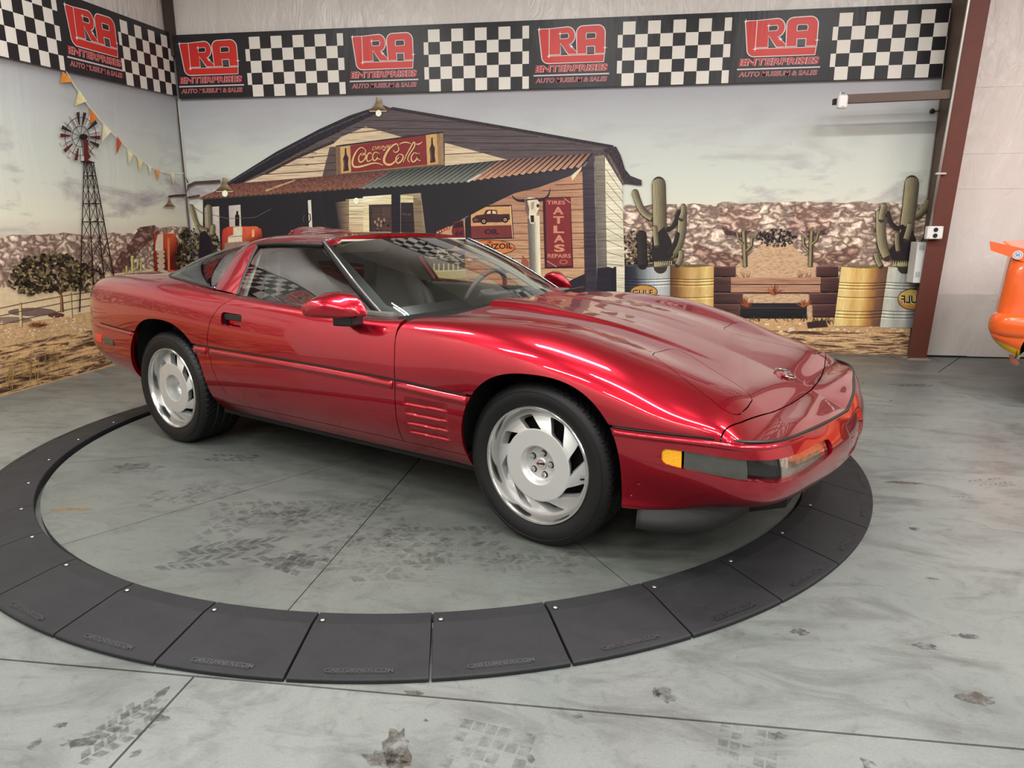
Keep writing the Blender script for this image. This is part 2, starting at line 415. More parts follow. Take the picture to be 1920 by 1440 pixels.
# ------------------------------------------------------------------ printed cloth: flat artwork laid out on the two walls
def print_mat(kind):
    """ink on cloth: colour from the print's own colour layer, broken up by the printed photo texture"""
    m, nt, b = nodes_of('print_'+kind); L = nt.links; N = nt.nodes.new
    at = N('ShaderNodeAttribute'); at.attribute_name = 'Col'
    geo = N('ShaderNodeNewGeometry')
    def noise(sc, det=5, rg=0.6, dist=0.0, scl=(1, 1, 1)):
        mp = N('ShaderNodeMapping'); mp.inputs['Scale'].default_value = scl
        L.new(geo.outputs['Position'], mp.inputs['Vector'])
        n = N('ShaderNodeTexNoise'); n.inputs['Scale'].default_value = sc; n.inputs['Detail'].default_value = det
        n.inputs['Roughness'].default_value = rg; n.inputs['Distortion'].default_value = dist
        L.new(mp.outputs['Vector'], n.inputs['Vector']); return n.outputs['Fac']
    def ramp(src, stops):
        r = N('ShaderNodeValToRGB'); e = r.color_ramp.elements
        e[0].position, e[0].color = stops[0]; e[1].position, e[1].color = stops[-1]
        for p, c in stops[1:-1]:
            q = e.new(p); q.color = c
        L.new(src, r.inputs['Fac']); return r.outputs['Color']
    def mul(a, b2, f=1.0, mode='MULTIPLY'):
        x = N('ShaderNodeMix'); x.data_type = 'RGBA'; x.blend_type = mode
        if isinstance(f, float): x.inputs[0].default_value = f
        else: L.new(f, x.inputs[0])
        for i, s in ((6, a), (7, b2)):
            if isinstance(s, tuple): x.inputs[i].default_value = s
            else: L.new(s, x.inputs[i])
        return x.outputs[2]
    g = lambda v: (v, v, v, 1)
    c = at.outputs['Color']
    if kind == 'flat':
        c = mul(c, ramp(noise(30), [(0.3, g(.86)), (0.7, g(1.08))]))
    elif kind == 'sky':
        cl = ramp(noise(1.1, 7, .62, .5, (1, 1, 3.2)), [(0.50, g(0)), (0.66, g(.8))])
        x = N('ShaderNodeMath'); x.operation = 'MULTIPLY'; L.new(cl, x.inputs[0]); L.new(at.outputs['Alpha'], x.inputs[1])
        c = mul(c, lin((150, 138, 146)), x.outputs[0], 'MIX')
    elif kind == 'rock':
        mp = N('ShaderNodeMapping'); mp.inputs['Scale'].default_value = (1, 1, 1.7); L.new(geo.outputs['Position'], mp.inputs['Vector'])
        rn = N('ShaderNodeTexNoise'); rn.noise_type = 'RIDGED_MULTIFRACTAL'; rn.inputs['Scale'].default_value = 12.0; rn.inputs['Detail'].default_value = 7; rn.inputs['Roughness'].default_value = .62; rn.inputs['Distortion'].default_value = .5
        L.new(mp.outputs['Vector'], rn.inputs['Vector'])
        c = mul(c, ramp(rn.outputs['Fac'], [(0.0, (.34, .29, .28, 1)), (0.05, (.58, .52, .49, 1)), (0.15, (1.0, .97, .93, 1)), (0.36, (1.4, 1.37, 1.3, 1))]))
        c = mul(c, ramp(noise(42, 5, .7, .3), [(0.35, (.6, .52, .5, 1)), (0.6, g(1.12))]))
        c = mul(c, ramp(noise(3.4, 5, .6, .6), [(0.36, (.8, .74, .73, 1)), (0.58, g(1.15))]))
    elif kind == 'sand':
        c = mul(c, ramp(noise(22, 8, .75, .3, (1, 1, 2.6)), [(0.3, (.45, .38, .34, 1)), (0.5, g(.95)), (0.68, (1.2, 1.15, 1.08, 1))]))
    elif kind == 'road':
        s = ramp(noise(5.0, 7, .7, 1.2, (.55, .55, 5.5)), [(0.40, (.10, .08, .10, 1)), (0.47, (.34, .28, .27, 1)), (0.53, g(.95)), (0.62, (1.25, 1.18, 1.05, 1))])
        c = mul(mul(c, s), ramp(noise(40, 6, .8), [(0.3, g(.6)), (0.6, g(1.1))]))
    elif kind == 'wood':
        c = mul(c, ramp(noise(9, 8, .72, .4, (.35, .35, 9)), [(0.34, (.50, .44, .42, 1)), (0.5, g(.98)), (0.66, g(1.2))]))
    elif kind == 'rust':
        c = mul(c, ramp(noise(34, 6, .75), [(0.35, (.4, .34, .34, 1)), (0.55, g(1.0)), (0.7, (1.35, 1.2, 1.1, 1))]))
    elif kind == 'leaf':
        vo = N('ShaderNodeTexVoronoi'); vo.inputs['Scale'].default_value = 46; L.new(geo.outputs['Position'], vo.inputs['Vector'])
        c = mul(c, ramp(vo.outputs['Distance'], [(0.1, g(1.5)), (0.5, g(.35))]))
        c = mul(c, ramp(noise(13, 6, .7), [(0.38, g(.3)), (0.62, g(1.5))]))
    elif kind == 'metal':
        c = mul(c, ramp(noise(14, 6, .7, .2, (4, 4, .6)), [(0.3, g(.8)), (0.6, g(1.06))]))
    L.new(c, b.inputs['Base Color'])
    inp(b, 'Roughness', 0.55 if kind != 'gloss' else 0.3); inp(b, 'Specular IOR Level', 0.25)
    # shallow hanging folds shared by every ink layer of the cloth
    bp = N('ShaderNodeBump'); bp.inputs['Strength'].default_value = 0.22; bp.inputs['Distance'].default_value = 0.05
    L.new(noise(1.6, 4, .55, 1.0, (1, 1, .25)), bp.inputs['Height']); L.new(bp.outputs['Normal'], b.inputs['Normal'])
    return m
PM = {k: print_mat(k) for k in ('flat', 'sky', 'rock', 'sand', 'road', 'wood', 'rust', 'leaf', 'metal')}
LAYER = {'back': 0, 'side': 0}
class Print:
    def __init__(s, wall): s.w = wall; s.V = []; s.F = []; s.C = []
    def lift(s):
        LAYER[s.w] += 1; return 0.0012+LAYER[s.w]*0.000022
    def at(s, q, o):
        """q is a wall position (along, height)"""
        return (max(q[0], XL+.035), YB-o, q[1]) if s.w == 'back' else (XL+o, min(q[0], YB-.035), q[1])
    def world(s, px): return on_back(*px) if s.w == 'back' else on_side(*px)
    def wpoly(s, pts, col, cols=None):
        o = s.lift(); n = len(s.V)
        s.V += [s.at(q, o) for q in pts]; s.F.append(tuple(range(n, n+len(pts))))
        s.C += [lin(c)[:3]+(1.0,) for c in (cols or [col]*len(pts))]
        return s
    def poly(s, pts, col=(0, 0, 0), cols=None): return s.wpoly([s.world(q) for q in pts], col, cols)
    def strip(s, top, bot, ctop, cbot):
        """band between two equal-length lines, colours run from top to bottom"""
        o = s.lift(); n = len(s.V); m = len(top)
        s.V += [s.at(s.world(q), o) for q in top]+[s.at(s.world(q), o) for q in bot]
        s.C += [lin(ctop)]*m+[lin(cbot)]*m
        s.F += [(n+i, n+i+1, n+m+i+1, n+m+i) for i in range(m-1)]
        return s
    def hstrip(s, quad, cols):
        """quad TL TR BR BL filled with a run of colours from left to right"""
        o = s.lift(); n = len(s.V); m = len(cols); tl, tr, br, bl = [np.array(q, float) for q in quad]
        for i, c in enumerate(cols):
            t = i/(m-1)
            s.V += [s.at(s.world(tl*(1-t)+tr*t), o), s.at(s.world(bl*(1-t)+br*t), o)]; s.C += [lin(c)]*2
        s.F += [(n+2*i, n+2*i+2, n+2*i+3, n+2*i+1) for i in range(m-1)]
        return s
    def line(s, pts, wd, col, wd2=None):
        """stroke in photo pixels, width tapering from wd to wd2"""
        P = [np.array(q, float) for q in pts]; m = len(P); L_, R_ = [], []
        wd2 = wd if wd2 is None else wd2
        for i in range(m):
            t = P[min(i+1, m-1)]-P[max(i-1, 0)]; t = t/(np.linalg.norm(t)+1e-9); n = np.array((-t[1], t[0])); k = (wd+(wd2-wd)*i/max(1, m-1))/2
            L_.append(P[i]+n*k); R_.append(P[i]-n*k)
        o = s.lift(); n0 = len(s.V)
        s.V += [s.at(s.world(q), o) for q in L_]+[s.at(s.world(q), o) for q in R_]; s.C += [lin(col)]*(2*m)
        s.F += [(n0+i, n0+i+1, n0+m+i+1, n0+m+i) for i in range(m-1)]
        return s
    def ell(s, c, rx, ry, col, n=24, col2=None, rot=0.0):
        pts = []
        for k in range(n):
            a = 2*math.pi*k/n; x, y = rx*math.cos(a), ry*math.sin(a)
            pts.append((c[0]+x*math.cos(rot)-y*math.sin(rot), c[1]+x*math.sin(rot)+y*math.cos(rot)))
        cols = None if col2 is None else [col if math.sin(2*math.pi*k/n) < 0 else col2 for k in range(n)]
        return s.poly(pts, col, cols)
    def text(s, body, c, wpx, hpx, col, shear=0.0, bold=0.0, flip=False, slope=0.0):
        """lettering centred on photo pixel c, wpx by hpx pixels"""
        V, F = text_mesh(body, 1.0, 0.0, shear, bold); A = np.array(V); sz = A.max(0)-A.min(0)
        o = s.lift(); n = len(s.V)
        for v in V:
            x = v[0]/sz[0]*wpx*(-1 if flip else 1); y = -v[1]/sz[1]*hpx+x*slope
            s.V.append(s.at(s.world((c[0]+x, c[1]+y)), o)); s.C.append(lin(col))
        s.F += [tuple(i+n for i in f) for f in F]
        return s
    def wtext(s, body, c, w, h, col, frame=None, shear=0.0, bold=0.0):
        """lettering in wall metres; frame maps (u, v) to a wall position"""
        V, F = text_mesh(body, 1.0, 0.0, shear, bold); A = np.array(V); sz = A.max(0)-A.min(0)
        o = s.lift(); n = len(s.V)
        for v in V:
            s.V.append(s.at(frame(c[0]+v[0]/sz[0]*w, c[1]+v[1]/sz[1]*h), o)); s.C.append(lin(col))
        s.F += [tuple(i+n for i in f) for f in F]
        return s
    def build(s, name, kind, parent):
        me = bpy.data.meshes.new(name); me.from_pydata(s.V, [], s.F); me.update()
        ca = me.color_attributes.new('Col', 'FLOAT_COLOR', 'POINT')
        ca.data.foreach_set('color', [x for c in s.C for x in c])
        return link(name, me, PM[kind], parent)

def leaves(p, c, rx, ry, n, cols, seed, lo=2.0, hi=5.0):
    r = random.Random(seed)
    for k in range(n):
        a = r.uniform(0, 2*math.pi); q = r.uniform(0, 1)**.5
        p.ell((c[0]+q*rx*math.cos(a), c[1]+q*ry*math.sin(a)), r.uniform(lo, hi), r.uniform(lo, hi)*.7, r.choice(cols), 7, rot=r.uniform(0, 3))
LEAFC = [(40, 33, 28), (58, 48, 36), (76, 64, 46), (104, 90, 62), (30, 24, 24), (140, 122, 88)]
def jag(a, b, n, amp, seed=0, ends=False):
    r = random.Random(seed); a = np.array(a, float); b = np.array(b, float)
    return [tuple(a+(b-a)*i/n+np.array((0, r.uniform(-amp, amp) if 0 < i < n else 0))) for i in range(n+1)]

bd = empty('printed_backdrop', (0.2, YB, 0)); bd.matrix_parent_inverse = Matrix()
tag(bd, 'desert filling station scene printed on cloth hung on the rear wall', 'backdrop', kind='thing')
sd = empty('printed_backdrop', (XL, 1.0, 0))
tag(sd, 'desert scene with windmill and bunting printed on cloth on the side wall', 'backdrop', kind='thing')
bd.location = (0, 0, 0); sd.location = (0, 0, 0)
XE = 3.965     # right-hand edge of the rear cloth
YE = -1.6      # front edge of the side cloth
ZT = 2.66
# --- skies as colour runs from the top of the cloth to the horizon
SKYZ = [(2.66, (166, 164, 172), .15), (2.4, (182, 184, 186), .15), (2.1, (199, 203, 198), .3), (1.8, (208, 213, 203), .9), (1.55, (217, 218, 204), 1.0), (1.35, (226, 224, 202), 1.0), (1.18, (212, 200, 184), .9), (0.0, (190, 172, 158), .5)]
for wl, root, u0, u1 in (('back', bd, XL, XE), ('side', sd, YE, YB)):
    p = Print(wl); o = p.lift(); nU = 12
    for z, c, al in SKYZ:
        for i in range(nU+1):
            u = u0+(u1-u0)*i/nU
            p.V.append(p.at((u, z), o)); k = lin(c); p.C.append(k[:3]+(al,))
    for j in range(len(SKYZ)-1):
        for i in range(nU): p.F.append((j*(nU+1)+i, j*(nU+1)+i+1, (j+1)*(nU+1)+i+1, (j+1)*(nU+1)+i))
    p.build('printed_sky', 'sky', root)

# ================= rear cloth
p = Print('back')   # canyon wall
top = [(1120, 388)]+jag((1165, 386), (1300, 381), 9, 3, 1)+jag((1310, 382), (1490, 378), 12, 3, 2)+jag((1500, 379), (1745, 382), 14, 3, 3)
p.strip(top, [(x, 560) for x, y in top], (222, 208, 193), (212, 193, 174))
p.build('printed_canyon', 'rock', bd)
p = Print('back')
for sx in (1, -1):
    X = lambda x: 1455+(x-1455)*sx
    p.poly([(X(1350), 392), (X(1400), 384), (X(1420), 398), (X(1432), 430), (X(1405), 432), (X(1375), 436), (X(1352), 425)], (205, 178, 164))
    p.poly([(X(1352), 425), (X(1380), 436), (X(1410), 432), (X(1395), 446), (X(1360), 440)], (128, 102, 100))
    p.poly([(X(1300), 455), (X(1340), 470), (X(1400), 482), (X(1420), 498), (X(1330), 498), (X(1300), 480)], (180, 150, 135))
p.build('printed_boulder', 'rock', bd)
p = Print('back')
p.poly([(1415, 470), (1430, 456), (1480, 456), (1496, 470), (1535, 500), (1545, 600), (1365, 600), (1378, 500)], (205, 170, 135), )
p.build('printed_path', 'sand', bd)
for c_, rx, ry, n_, cols_ in (((1455, 446), 38, 16, 150, [(40, 32, 32), (30, 24, 26), (66, 54, 50), (100, 82, 74)]), ((1192, 470), 30, 38, 170, LEAFC), ((1232, 486), 44, 16, 120, LEAFC), ((1730, 482), 22, 26, 80, LEAFC)):
    p = Print('back'); leaves(p, c_, rx, ry, n_, cols_, int(c_[0]), 1.5, 4.0); p.build('printed_scrub', 'flat', bd)['kind'] = 'stuff'
# small cacti by the path
for sx in (1, -1):
    X = lambda x: 1458+(x-1458)*sx
    p = Print('back')
    for pts, wd in (([(X(1397), 500), (X(1396), 465), (X(1394), 430)], 9), ([(X(1394), 458), (X(1385), 450), (X(1382), 436)], 5), ([(X(1400), 470), (X(1409), 460), (X(1410), 444)], 6)):
        p.line(pts, wd, (70, 58, 48)); p.line([(x-1.3, y) for x, y in pts], wd*.5, (150, 135, 98))
        p.ell((pts[-1][0], pts[-1][1]), wd/2, wd/2, (120, 108, 82), 10)
    p.build('printed_cactus', 'metal', bd)
# sand and road at the foot of the cloth, over the whole width
p = Print('back')
zt_ = on_back(1500, 592)[1]
p.wpoly([(XL, .42), (1.0, .42), (2.0, zt_), (XE, zt_), (XE, 0.012), (XL, 0.012)], (206, 164, 118))
p.build('printed_ground', 'sand', bd)
p = Print('back'); z1 = on_back(1600, 622)[1]
p.wpoly([(XL, z1+.05), (1.5, z1), (XE, z1), (XE, 0.012), (XL, 0.012)], (214, 176, 134))
p.build('printed_road', 'road', bd)
p = Print('back')
r_ = random.Random(5)
for i in range(46):
    x = r_.uniform(1370, 1690); y = r_.uniform(604, 622); p.ell((x, y), r_.uniform(1.5, 5), r_.uniform(1, 2.2), (232, 208, 178), 8)
p.build('printed_pebbles', 'flat', bd)['kind'] = 'stuff'

# timber steps and planters
WD, WD2 = (74, 46, 46), (58, 36, 38)
for sx in (1, -1):
    X = lambda x: 1454.5+(x-1454.5)*sx
    p = Print('back')
    for (x0, x1, y0, y1) in ((1338, 1379, 499, 518), (1338, 1371, 520, 547), (1338, 1392, 549, 569), (1338, 1386, 570, 594)):
        p.poly([(X(x0), y0), (X(x1), y0), (X(x1), y1), (X(x0), y1)], cols=[WD, (98, 64, 60), WD, WD2])
        p.line([(X(x0), y0+1), (X(x1), y0+1)], 1.6, (120, 84, 74)); p.line([(X(x0), y1), (X(x1), y1)], 2, (28, 18, 20))
    p.build('printed_timber_stack', 'wood', bd)
p = Print('back')
for (x0, x1, y0, y1) in ((1370, 1538, 520, 533), (1370, 1537, 535, 548)):
    p.poly([(x0, y0), (x1, y0), (x1, y1), (x0, y1)], (176, 132, 106)); p.line([(x0, y1+.5), (x1, y1+.5)], 1.6, (52, 34, 34)); p.line([(x0, y0), (x1, y0)], 1, (205, 168, 138))
p.build('printed_step', 'wood', bd)
p = Print('back'); p.poly([(1388, 568), (1512, 568), (1512, 597), (1386, 597)], cols=[(44, 38, 42), (44, 38, 42), (20, 18, 24), (20, 18, 24)]); p.line([(1388, 577), (1512, 577)], 1.5, (70, 62, 64)); p.build('printed_planter', 'wood', bd)
p = Print('back'); r_ = random.Random(9)
for cx in (1400, 1452, 1505):
    for k in range(26):
        a = R(r_.uniform(-160, -20)); l = r_.uniform(10, 24)*(0.8 if cx != 1452 else .9); y0 = 575 if cx != 1452 else 552
        p.line([(cx, y0), (cx+l*.5*math.cos(a)+r_.uniform(-2, 2), y0+l*.5*math.sin(a)), (cx+l*math.cos(a), y0+l*math.sin(a))], 1.6, r_.choice([(150, 70, 38), (180, 100, 50), (96, 44, 30)]), .7)
for k in range(12):
    x = r_.choice([1395, 1510])+r_.uniform(-14, 14); p.line([(x, 520), (x+r_.uniform(-5, 5), 511)], 1.2, (120, 60, 42), .6)
p.build('printed_dry_twigs', 'flat', bd)['kind'] = 'stuff'
p = Print('back')
for (x0, x1, y0, n_, sd_) in ((1520, 1610, 603, 60, 3), (1385, 1512, 597, 26, 4)):
    r_ = random.Random(sd_)
    for k in range(n_):
        x = r_.uniform(x0, x1); p.line([(x, y0+r_.uniform(0, 6)), (x+r_.uniform(-7, 7), y0-r_.uniform(2, 9))], 1.4, r_.choice([(58, 54, 36), (84, 80, 52), (38, 34, 28)]), .5)
p.poly([(1512, 604), (1545, 600), (1552, 612), (1514, 615)], (58, 38, 34))
p.build('printed_weeds', 'flat', bd)['kind'] = 'stuff'

# drums
def drum(x0, x1, x0b, x1b, y0, y1, cols, root, ribs):
    p = Print('back')
    p.hstrip([(x0, y0), (x1, y0), (x1b, y1), (x0b, y1)], cols)
    p.poly([(x0, y0), (x0+(x1-x0)*.3, y0-2.5), (x0+(x1-x0)*.7, y0-2.5), (x1, y0), (x0+(x1-x0)*.6, y0+3), (x0+(x1-x0)*.4, y0+3)], tuple(int(c*.55) for c in cols[len(cols)//2]))
    for yy in ribs:
        t = (yy-y0)/(y1-y0); a = x0+(x0b-x0)*t; b2 = x1+(x1b-x1)*t
        for k, f in ((0, .62), (2.2, 1.18)):
            P_ = [(a+(b2-a)*i/8, yy+k+1.8*math.sin(math.pi*i/8)) for i in range(9)]
            cc = [tuple(min(255, int(v*f)) for v in cols[min(len(cols)-1, int(i/8*(len(cols)-1)+.5))]) for i in range(9)]
            n0 = len(p.V); p.line(P_, 1.7, (0, 0, 0)); p.C[n0:] = [lin(c) for c in cc]*2
    return p
GREY = [(28, 26, 34), (34, 32, 42), (52, 52, 62), (120, 124, 128), (176, 180, 178), (190, 192, 186), (150, 150, 150)]
TAN = [(92, 62, 38), (120, 84, 48), (176, 134, 78), (206, 170, 110), (196, 156, 92), (226, 196, 128), (198, 150, 84)]
drum(1157, 1256, 1160, 1256, 498, 585, GREY, bd, (522, 527, 533, 556, 575)).build('printed_drum', 'metal', bd)
drum(1256, 1338, 1257, 1337, 498, 592, TAN, bd, (522, 527, 533, 556, 576, 582)).build('printed_drum', 'metal', bd)
TANM = [(226, 196, 128), (236, 208, 140), (214, 172, 100), (230, 194, 122), (190, 138, 74), (120, 84, 62), (98, 68, 56)]
GREYM = [(196, 196, 178), (206, 206, 190), (170, 172, 164), (186, 186, 176), (140, 140, 142), (100, 98, 108), (60, 56, 66)]
drum(1576, 1664, 1562, 1650, 500, 611, TANM, bd, (529, 534, 540, 556, 582, 588, 594)).build('printed_drum', 'metal', bd)
drum(1664, 1746, 1648, 1732, 500, 614, GREYM, bd, (529, 534, 540, 556, 582, 588, 594)).build('printed_drum', 'metal', bd)
p = Print('back'); p.ell((1207, 547), 26, 13.5, (60, 44, 26)); p.ell((1207, 547), 24.5, 12, (196, 142, 72), col2=(172, 112, 52)); p.text('GULF', (1206, 549.5), 38, 12, (240, 225, 196), bold=.02); p.text('GULF', (1205, 549), 38, 12, (26, 22, 24), bold=.02); p.build('printed_oil_sign', 'flat', bd)
p = Print('back'); p.ell((1708, 561), 27, 20, (60, 44, 26)); p.ell((1708, 561), 25.5, 18.5, (222, 190, 104), col2=(190, 130, 62)); p.text('GULF', (1709, 562), 44, 15, (240, 228, 205), bold=.02, flip=True); p.text('GULF', (1710, 561), 44, 15, (34, 28, 28), bold=.02, flip=True); p.build('printed_oil_sign', 'flat', bd)

# tall saguaros
def arm(p, pts, wd, dark=False, sun=1):
    A, LT, DK_ = ((58, 50, 42), (196, 184, 142), (84, 74, 60)) if not dark else ((32, 27, 29), (60, 52, 46), (36, 30, 32))
    P = spline([(x, y, 0) for x, y in pts], 14)[:, :2] if len(pts) > 2 else np.array(pts, float)
    p.line(P, wd, A); p.ell(P[-1], wd/2, wd/2*1.15, A, 14); p.ell(P[0], wd/2, wd/2, A, 12)
    t = np.gradient(P, axis=0); t /= np.linalg.norm(t, axis=1)[:, None]+1e-9
    nrm_ = np.stack([-t[:, 1], t[:, 0]], -1); nrm_ *= np.where(nrm_[:, :1] > 0, 1, -1)
    nk = max(4, int(wd/2.6))
    for k in range(nk):
        f = (k+.5)/nk; o_ = (f-.5)*.92
        c = tuple(int(LT[i]+(DK_[i]-LT[i])*f**1.2) for i in range(3))
        q = P+nrm_*o_*wd*sun; end = 1-.5*abs(o_)
        q2 = q.copy(); q2[-1] = q[-1]+(P[-1]-P[-2])/np.linalg.norm(P[-1]-P[-2])*wd*.42*math.sqrt(max(0, 1-(2*o_)**2))
        p.line(q2, wd/nk*.66, c)
p = Print('back')
arm(p, [(1222, 408), (1207, 398), (1197, 380), (1191, 362)], 13)
arm(p, [(1256, 480), (1270, 462), (1278, 430), (1279, 402)], 17)
arm(p, [(1277, 410), (1281, 398), (1281, 388)], 11)
arm(p, [(1252, 430), (1262, 424), (1268, 410), (1272, 398)], 8, True)
arm(p, [(1238, 500), (1237, 440), (1236, 390), (1235, 346)], 26)
arm(p, [(1205, 496), (1204, 470), (1203, 442)], 19, True)
p.poly([(1222, 445), (1245, 425), (1258, 450), (1262, 478), (1246, 492), (1222, 490)], (42, 34, 36))
arm(p, [(1231, 460), (1229, 440), (1228, 428)], 10)
arm(p, [(1252, 478), (1264, 460), (1270, 440)], 9, True)
arm(p, [(1270, 496), (1275, 486), (1277, 474)], 11)
for k in range(7): p.line([(1234+k*4, 497), (1235+k*4, 489)], 2, (186, 172, 128), 1)
p.build('printed_saguaro', 'metal', bd)
p = Print('back')
arm(p, [(1662, 480), (1654, 462), (1650, 430), (1650, 402)], 19)
arm(p, [(1651, 412), (1653, 398), (1656, 388)], 12)
arm(p, [(1706, 408), (1720, 402), (1731, 392), (1738, 380)], 13)
arm(p, [(1694, 500), (1697, 440), (1703, 390), (1708, 344)], 27, sun=1)
arm(p, [(1690, 425), (1680, 427), (1668, 415), (1664, 400)], 8, True)
p.poly([(1690, 424), (1706, 424), (1716, 450), (1712, 492), (1676, 492), (1664, 470), (1680, 452)], (42, 34, 36))
arm(p, [(1697, 448), (1702, 432), (1704, 424)], 12)
arm(p, [(1682, 470), (1680, 452), (1680, 440)], 9)
arm(p, [(1650, 498), (1644, 486), (1642, 478)], 11)
for k in range(8): p.line([(1673+k*4, 498), (1674+k*4, 489)], 2, (196, 182, 134), 1)
p.build('printed_saguaro', 'metal', bd)

# ---- the filling station
SH, SH2 = (92, 82, 84), (62, 54, 62)
p = Print('back')   # shaded gable and roof
p.poly([(415, 356), (432, 345), (520, 292), (600, 246), (660, 216), (700, 203), (735, 203), (1150, 275), (1162, 290), (1140, 300), (1113, 300), (900, 320), (640, 335), (430, 356)], SH)
p.build('printed_gable', 'wood', bd)
p = Print('back')   # sun-lit boards
LIT = (214, 192, 160)
p.poly([(452, 346), (512, 322), (555, 298), (627, 270), (640, 258), (687, 238), (757, 258), (700, 270), (632, 276), (632, 330), (540, 338)], LIT)
p.poly([(835, 268), (955, 301), (835, 312)], LIT)
p.build('printed_lit_boards', 'wood', bd)
p = Print('back')   # board joints and the cast shadow of the sign
p.poly([(620, 276), (634, 276), (634, 330), (606, 331)], (92, 78, 74))
DJ = (60, 46, 44)
for a, b2 in (((640, 252), (735, 243)), ((560, 297), (632, 291)), ((528, 312), (632, 305)), ((490, 328), (632, 319)), ((835, 290), (922, 286)), ((690, 226), (880, 230)), ((665, 240), (950, 244)), ((760, 254), (1010, 257)), ((836, 268), (1080, 270)), ((900, 281), (1110, 283))):
    p.line([a, b2], 1.4, DJ)
r_ = random.Random(3)
for k in range(16):
    x, y = r_.uniform(540, 680), r_.uniform(285, 330); p.line([(x, y), (x+r_.uniform(3, 14), y+.5)], r_.uniform(.8, 2), (110, 84, 66))
p.build('printed_board_joint', 'flat', bd)
p = Print('back')   # roof edges
p.poly([(415, 352), (432, 340), (520, 285), (600, 243), (655, 218), (690, 207), (715, 210), (660, 236), (600, 265), (520, 310), (450, 346), (425, 356)], (44, 40, 50))
p.line([(430, 344), (520, 291), (600, 250), (690, 212)], 1.6, (88, 84, 92)); p.line([(440, 347), (560, 283), (640, 246)], 1.4, (26, 24, 32))
p.line([(500, 326), (556, 297), (628, 266)], 5, (66, 54, 54)); p.line([(500, 322), (556, 293)], 1.2, (130, 108, 92))
p.line([(735, 204), (940, 239), (1150, 276)], 6, (58, 50, 58))
p.poly([(1130, 280), (1155, 275), (1164, 292), (1172, 318), (1182, 330), (1203, 338), (1203, 348), (1168, 343), (1150, 312)], (66, 56, 62))
p.poly([(1113, 288), (1135, 285), (1150, 300), (1172, 345), (1163, 345), (1140, 308)], (92, 80, 80))
p.line([(1140, 290), (1168, 343)], 2.5, (126, 112, 108))
p.build('printed_roof_edge', 'rust', bd)
p = Print('back')   # dark porch and what is in it
NV = (38, 35, 41)
p.poly([(383, 374), (680, 354), (880, 341), (1098, 312), (1090, 326), (1010, 352), (967, 362), (880, 402), (830, 432), (820, 460), (870, 600), (383, 600)], cols=[NV, (33, 31, 36), (36, 34, 40), (58, 54, 60), (62, 58, 64), (50, 46, 52), (46, 42, 48), (38, 35, 41), (38, 35, 41), NV, NV, NV])
p.build('printed_porch', 'flat', bd)
p = Print('back')
p.poly([(386, 389), (413, 387), (415, 470), (388, 470)], cols=[(205, 196, 190), (214, 204, 192), (190, 172, 158), (176, 160, 150)])
p.poly([(431, 386), (453, 384), (455, 440), (433, 440)], cols=[(196, 186, 186), (210, 200, 190), (206, 190, 170), (190, 175, 160)])
p.poly([(443, 424), (443, 404), (445, 402), (445, 396), (449, 396), (449, 402), (451, 404), (451, 424)], (30, 24, 28))
p.poly([(579, 376), (585, 375), (588, 440), (582, 440)], (222, 214, 198))
p.line([(577, 400), (583, 402), (584, 412), (580, 418)], 2, (26, 22, 28)); p.line([(573, 403), (569, 410), (572, 417)], 1, (96, 90, 92))
p.line([(349, 382), (380, 398), (430, 410), (480, 408), (510, 392)], 1.1, (96, 90, 96))
p.build('printed_porch_opening', 'flat', bd)
p = Print('back')   # lamplit wall, doors
CREAM = (228, 214, 168)
p.poly([(650, 374), (790, 362), (800, 440), (650, 440)], cols=[(150, 132, 110), (168, 150, 124), (130, 112, 96), (160, 138, 112)])
p.poly([(656, 374), (682, 372), (683, 440), (656, 440)], cols=[(236, 226, 186), (240, 232, 196), (205, 176, 140), (200, 170, 136)])
p.poly([(682, 369), (736, 365), (736, 384), (682, 386)], cols=[(246, 240, 210), (236, 226, 180), (222, 208, 160), (240, 232, 196)])
p.poly([(682, 384), (695, 383), (694, 440), (683, 440)], CREAM)
p.poly([(752, 366), (776, 368), (778, 380), (752, 380)], (222, 210, 166))
p.poly([(776, 372), (791, 376), (794, 440), (780, 440)], (132, 112, 88))
p.poly([(693, 384), (736, 383), (736, 440), (694, 440)], cols=[(58, 46, 46), (64, 52, 50), (88, 66, 56), (54, 42, 42)])
p.poly([(699, 390), (714, 389), (715, 408), (700, 409)], (78, 60, 56)); p.poly([(717, 389), (733, 388), (733, 408), (718, 408)], (84, 64, 58))
for k in range(14):
    p.ell((random.Random(k).uniform(700, 735), random.Random(k+50).uniform(410, 436)), 2.2, 3.5, (150, 118, 98) if k % 2 else (40, 30, 32), 8)
p.poly([(735, 364), (752, 363), (752, 440), (736, 440)], (34, 30, 40))
p.poly([(753, 380), (776, 380), (779, 440), (753, 440)], (44, 36, 42))
for yy in (387, 397, 409, 422): p.line([(656, yy), (683, yy)], 1, (130, 104, 80))
p.text('PH-64', (764, 402), 16, 5, (110, 84, 78))
p.poly([(630, 380), (656, 376), (656, 440), (640, 440)], cols=[(56, 48, 52), (150, 130, 104), (136, 112, 90), (60, 50, 54)])
p.build('printed_doorway', 'wood', bd)
p = Print('back')   # winged sign and bench seen beyond the screen
p.poly([(760, 440), (905, 440), (930, 600), (760, 600)], (150, 132, 104))
for yy in (452, 472, 492): p.line([(760, yy), (915, yy)], 1.2, (80, 64, 54))
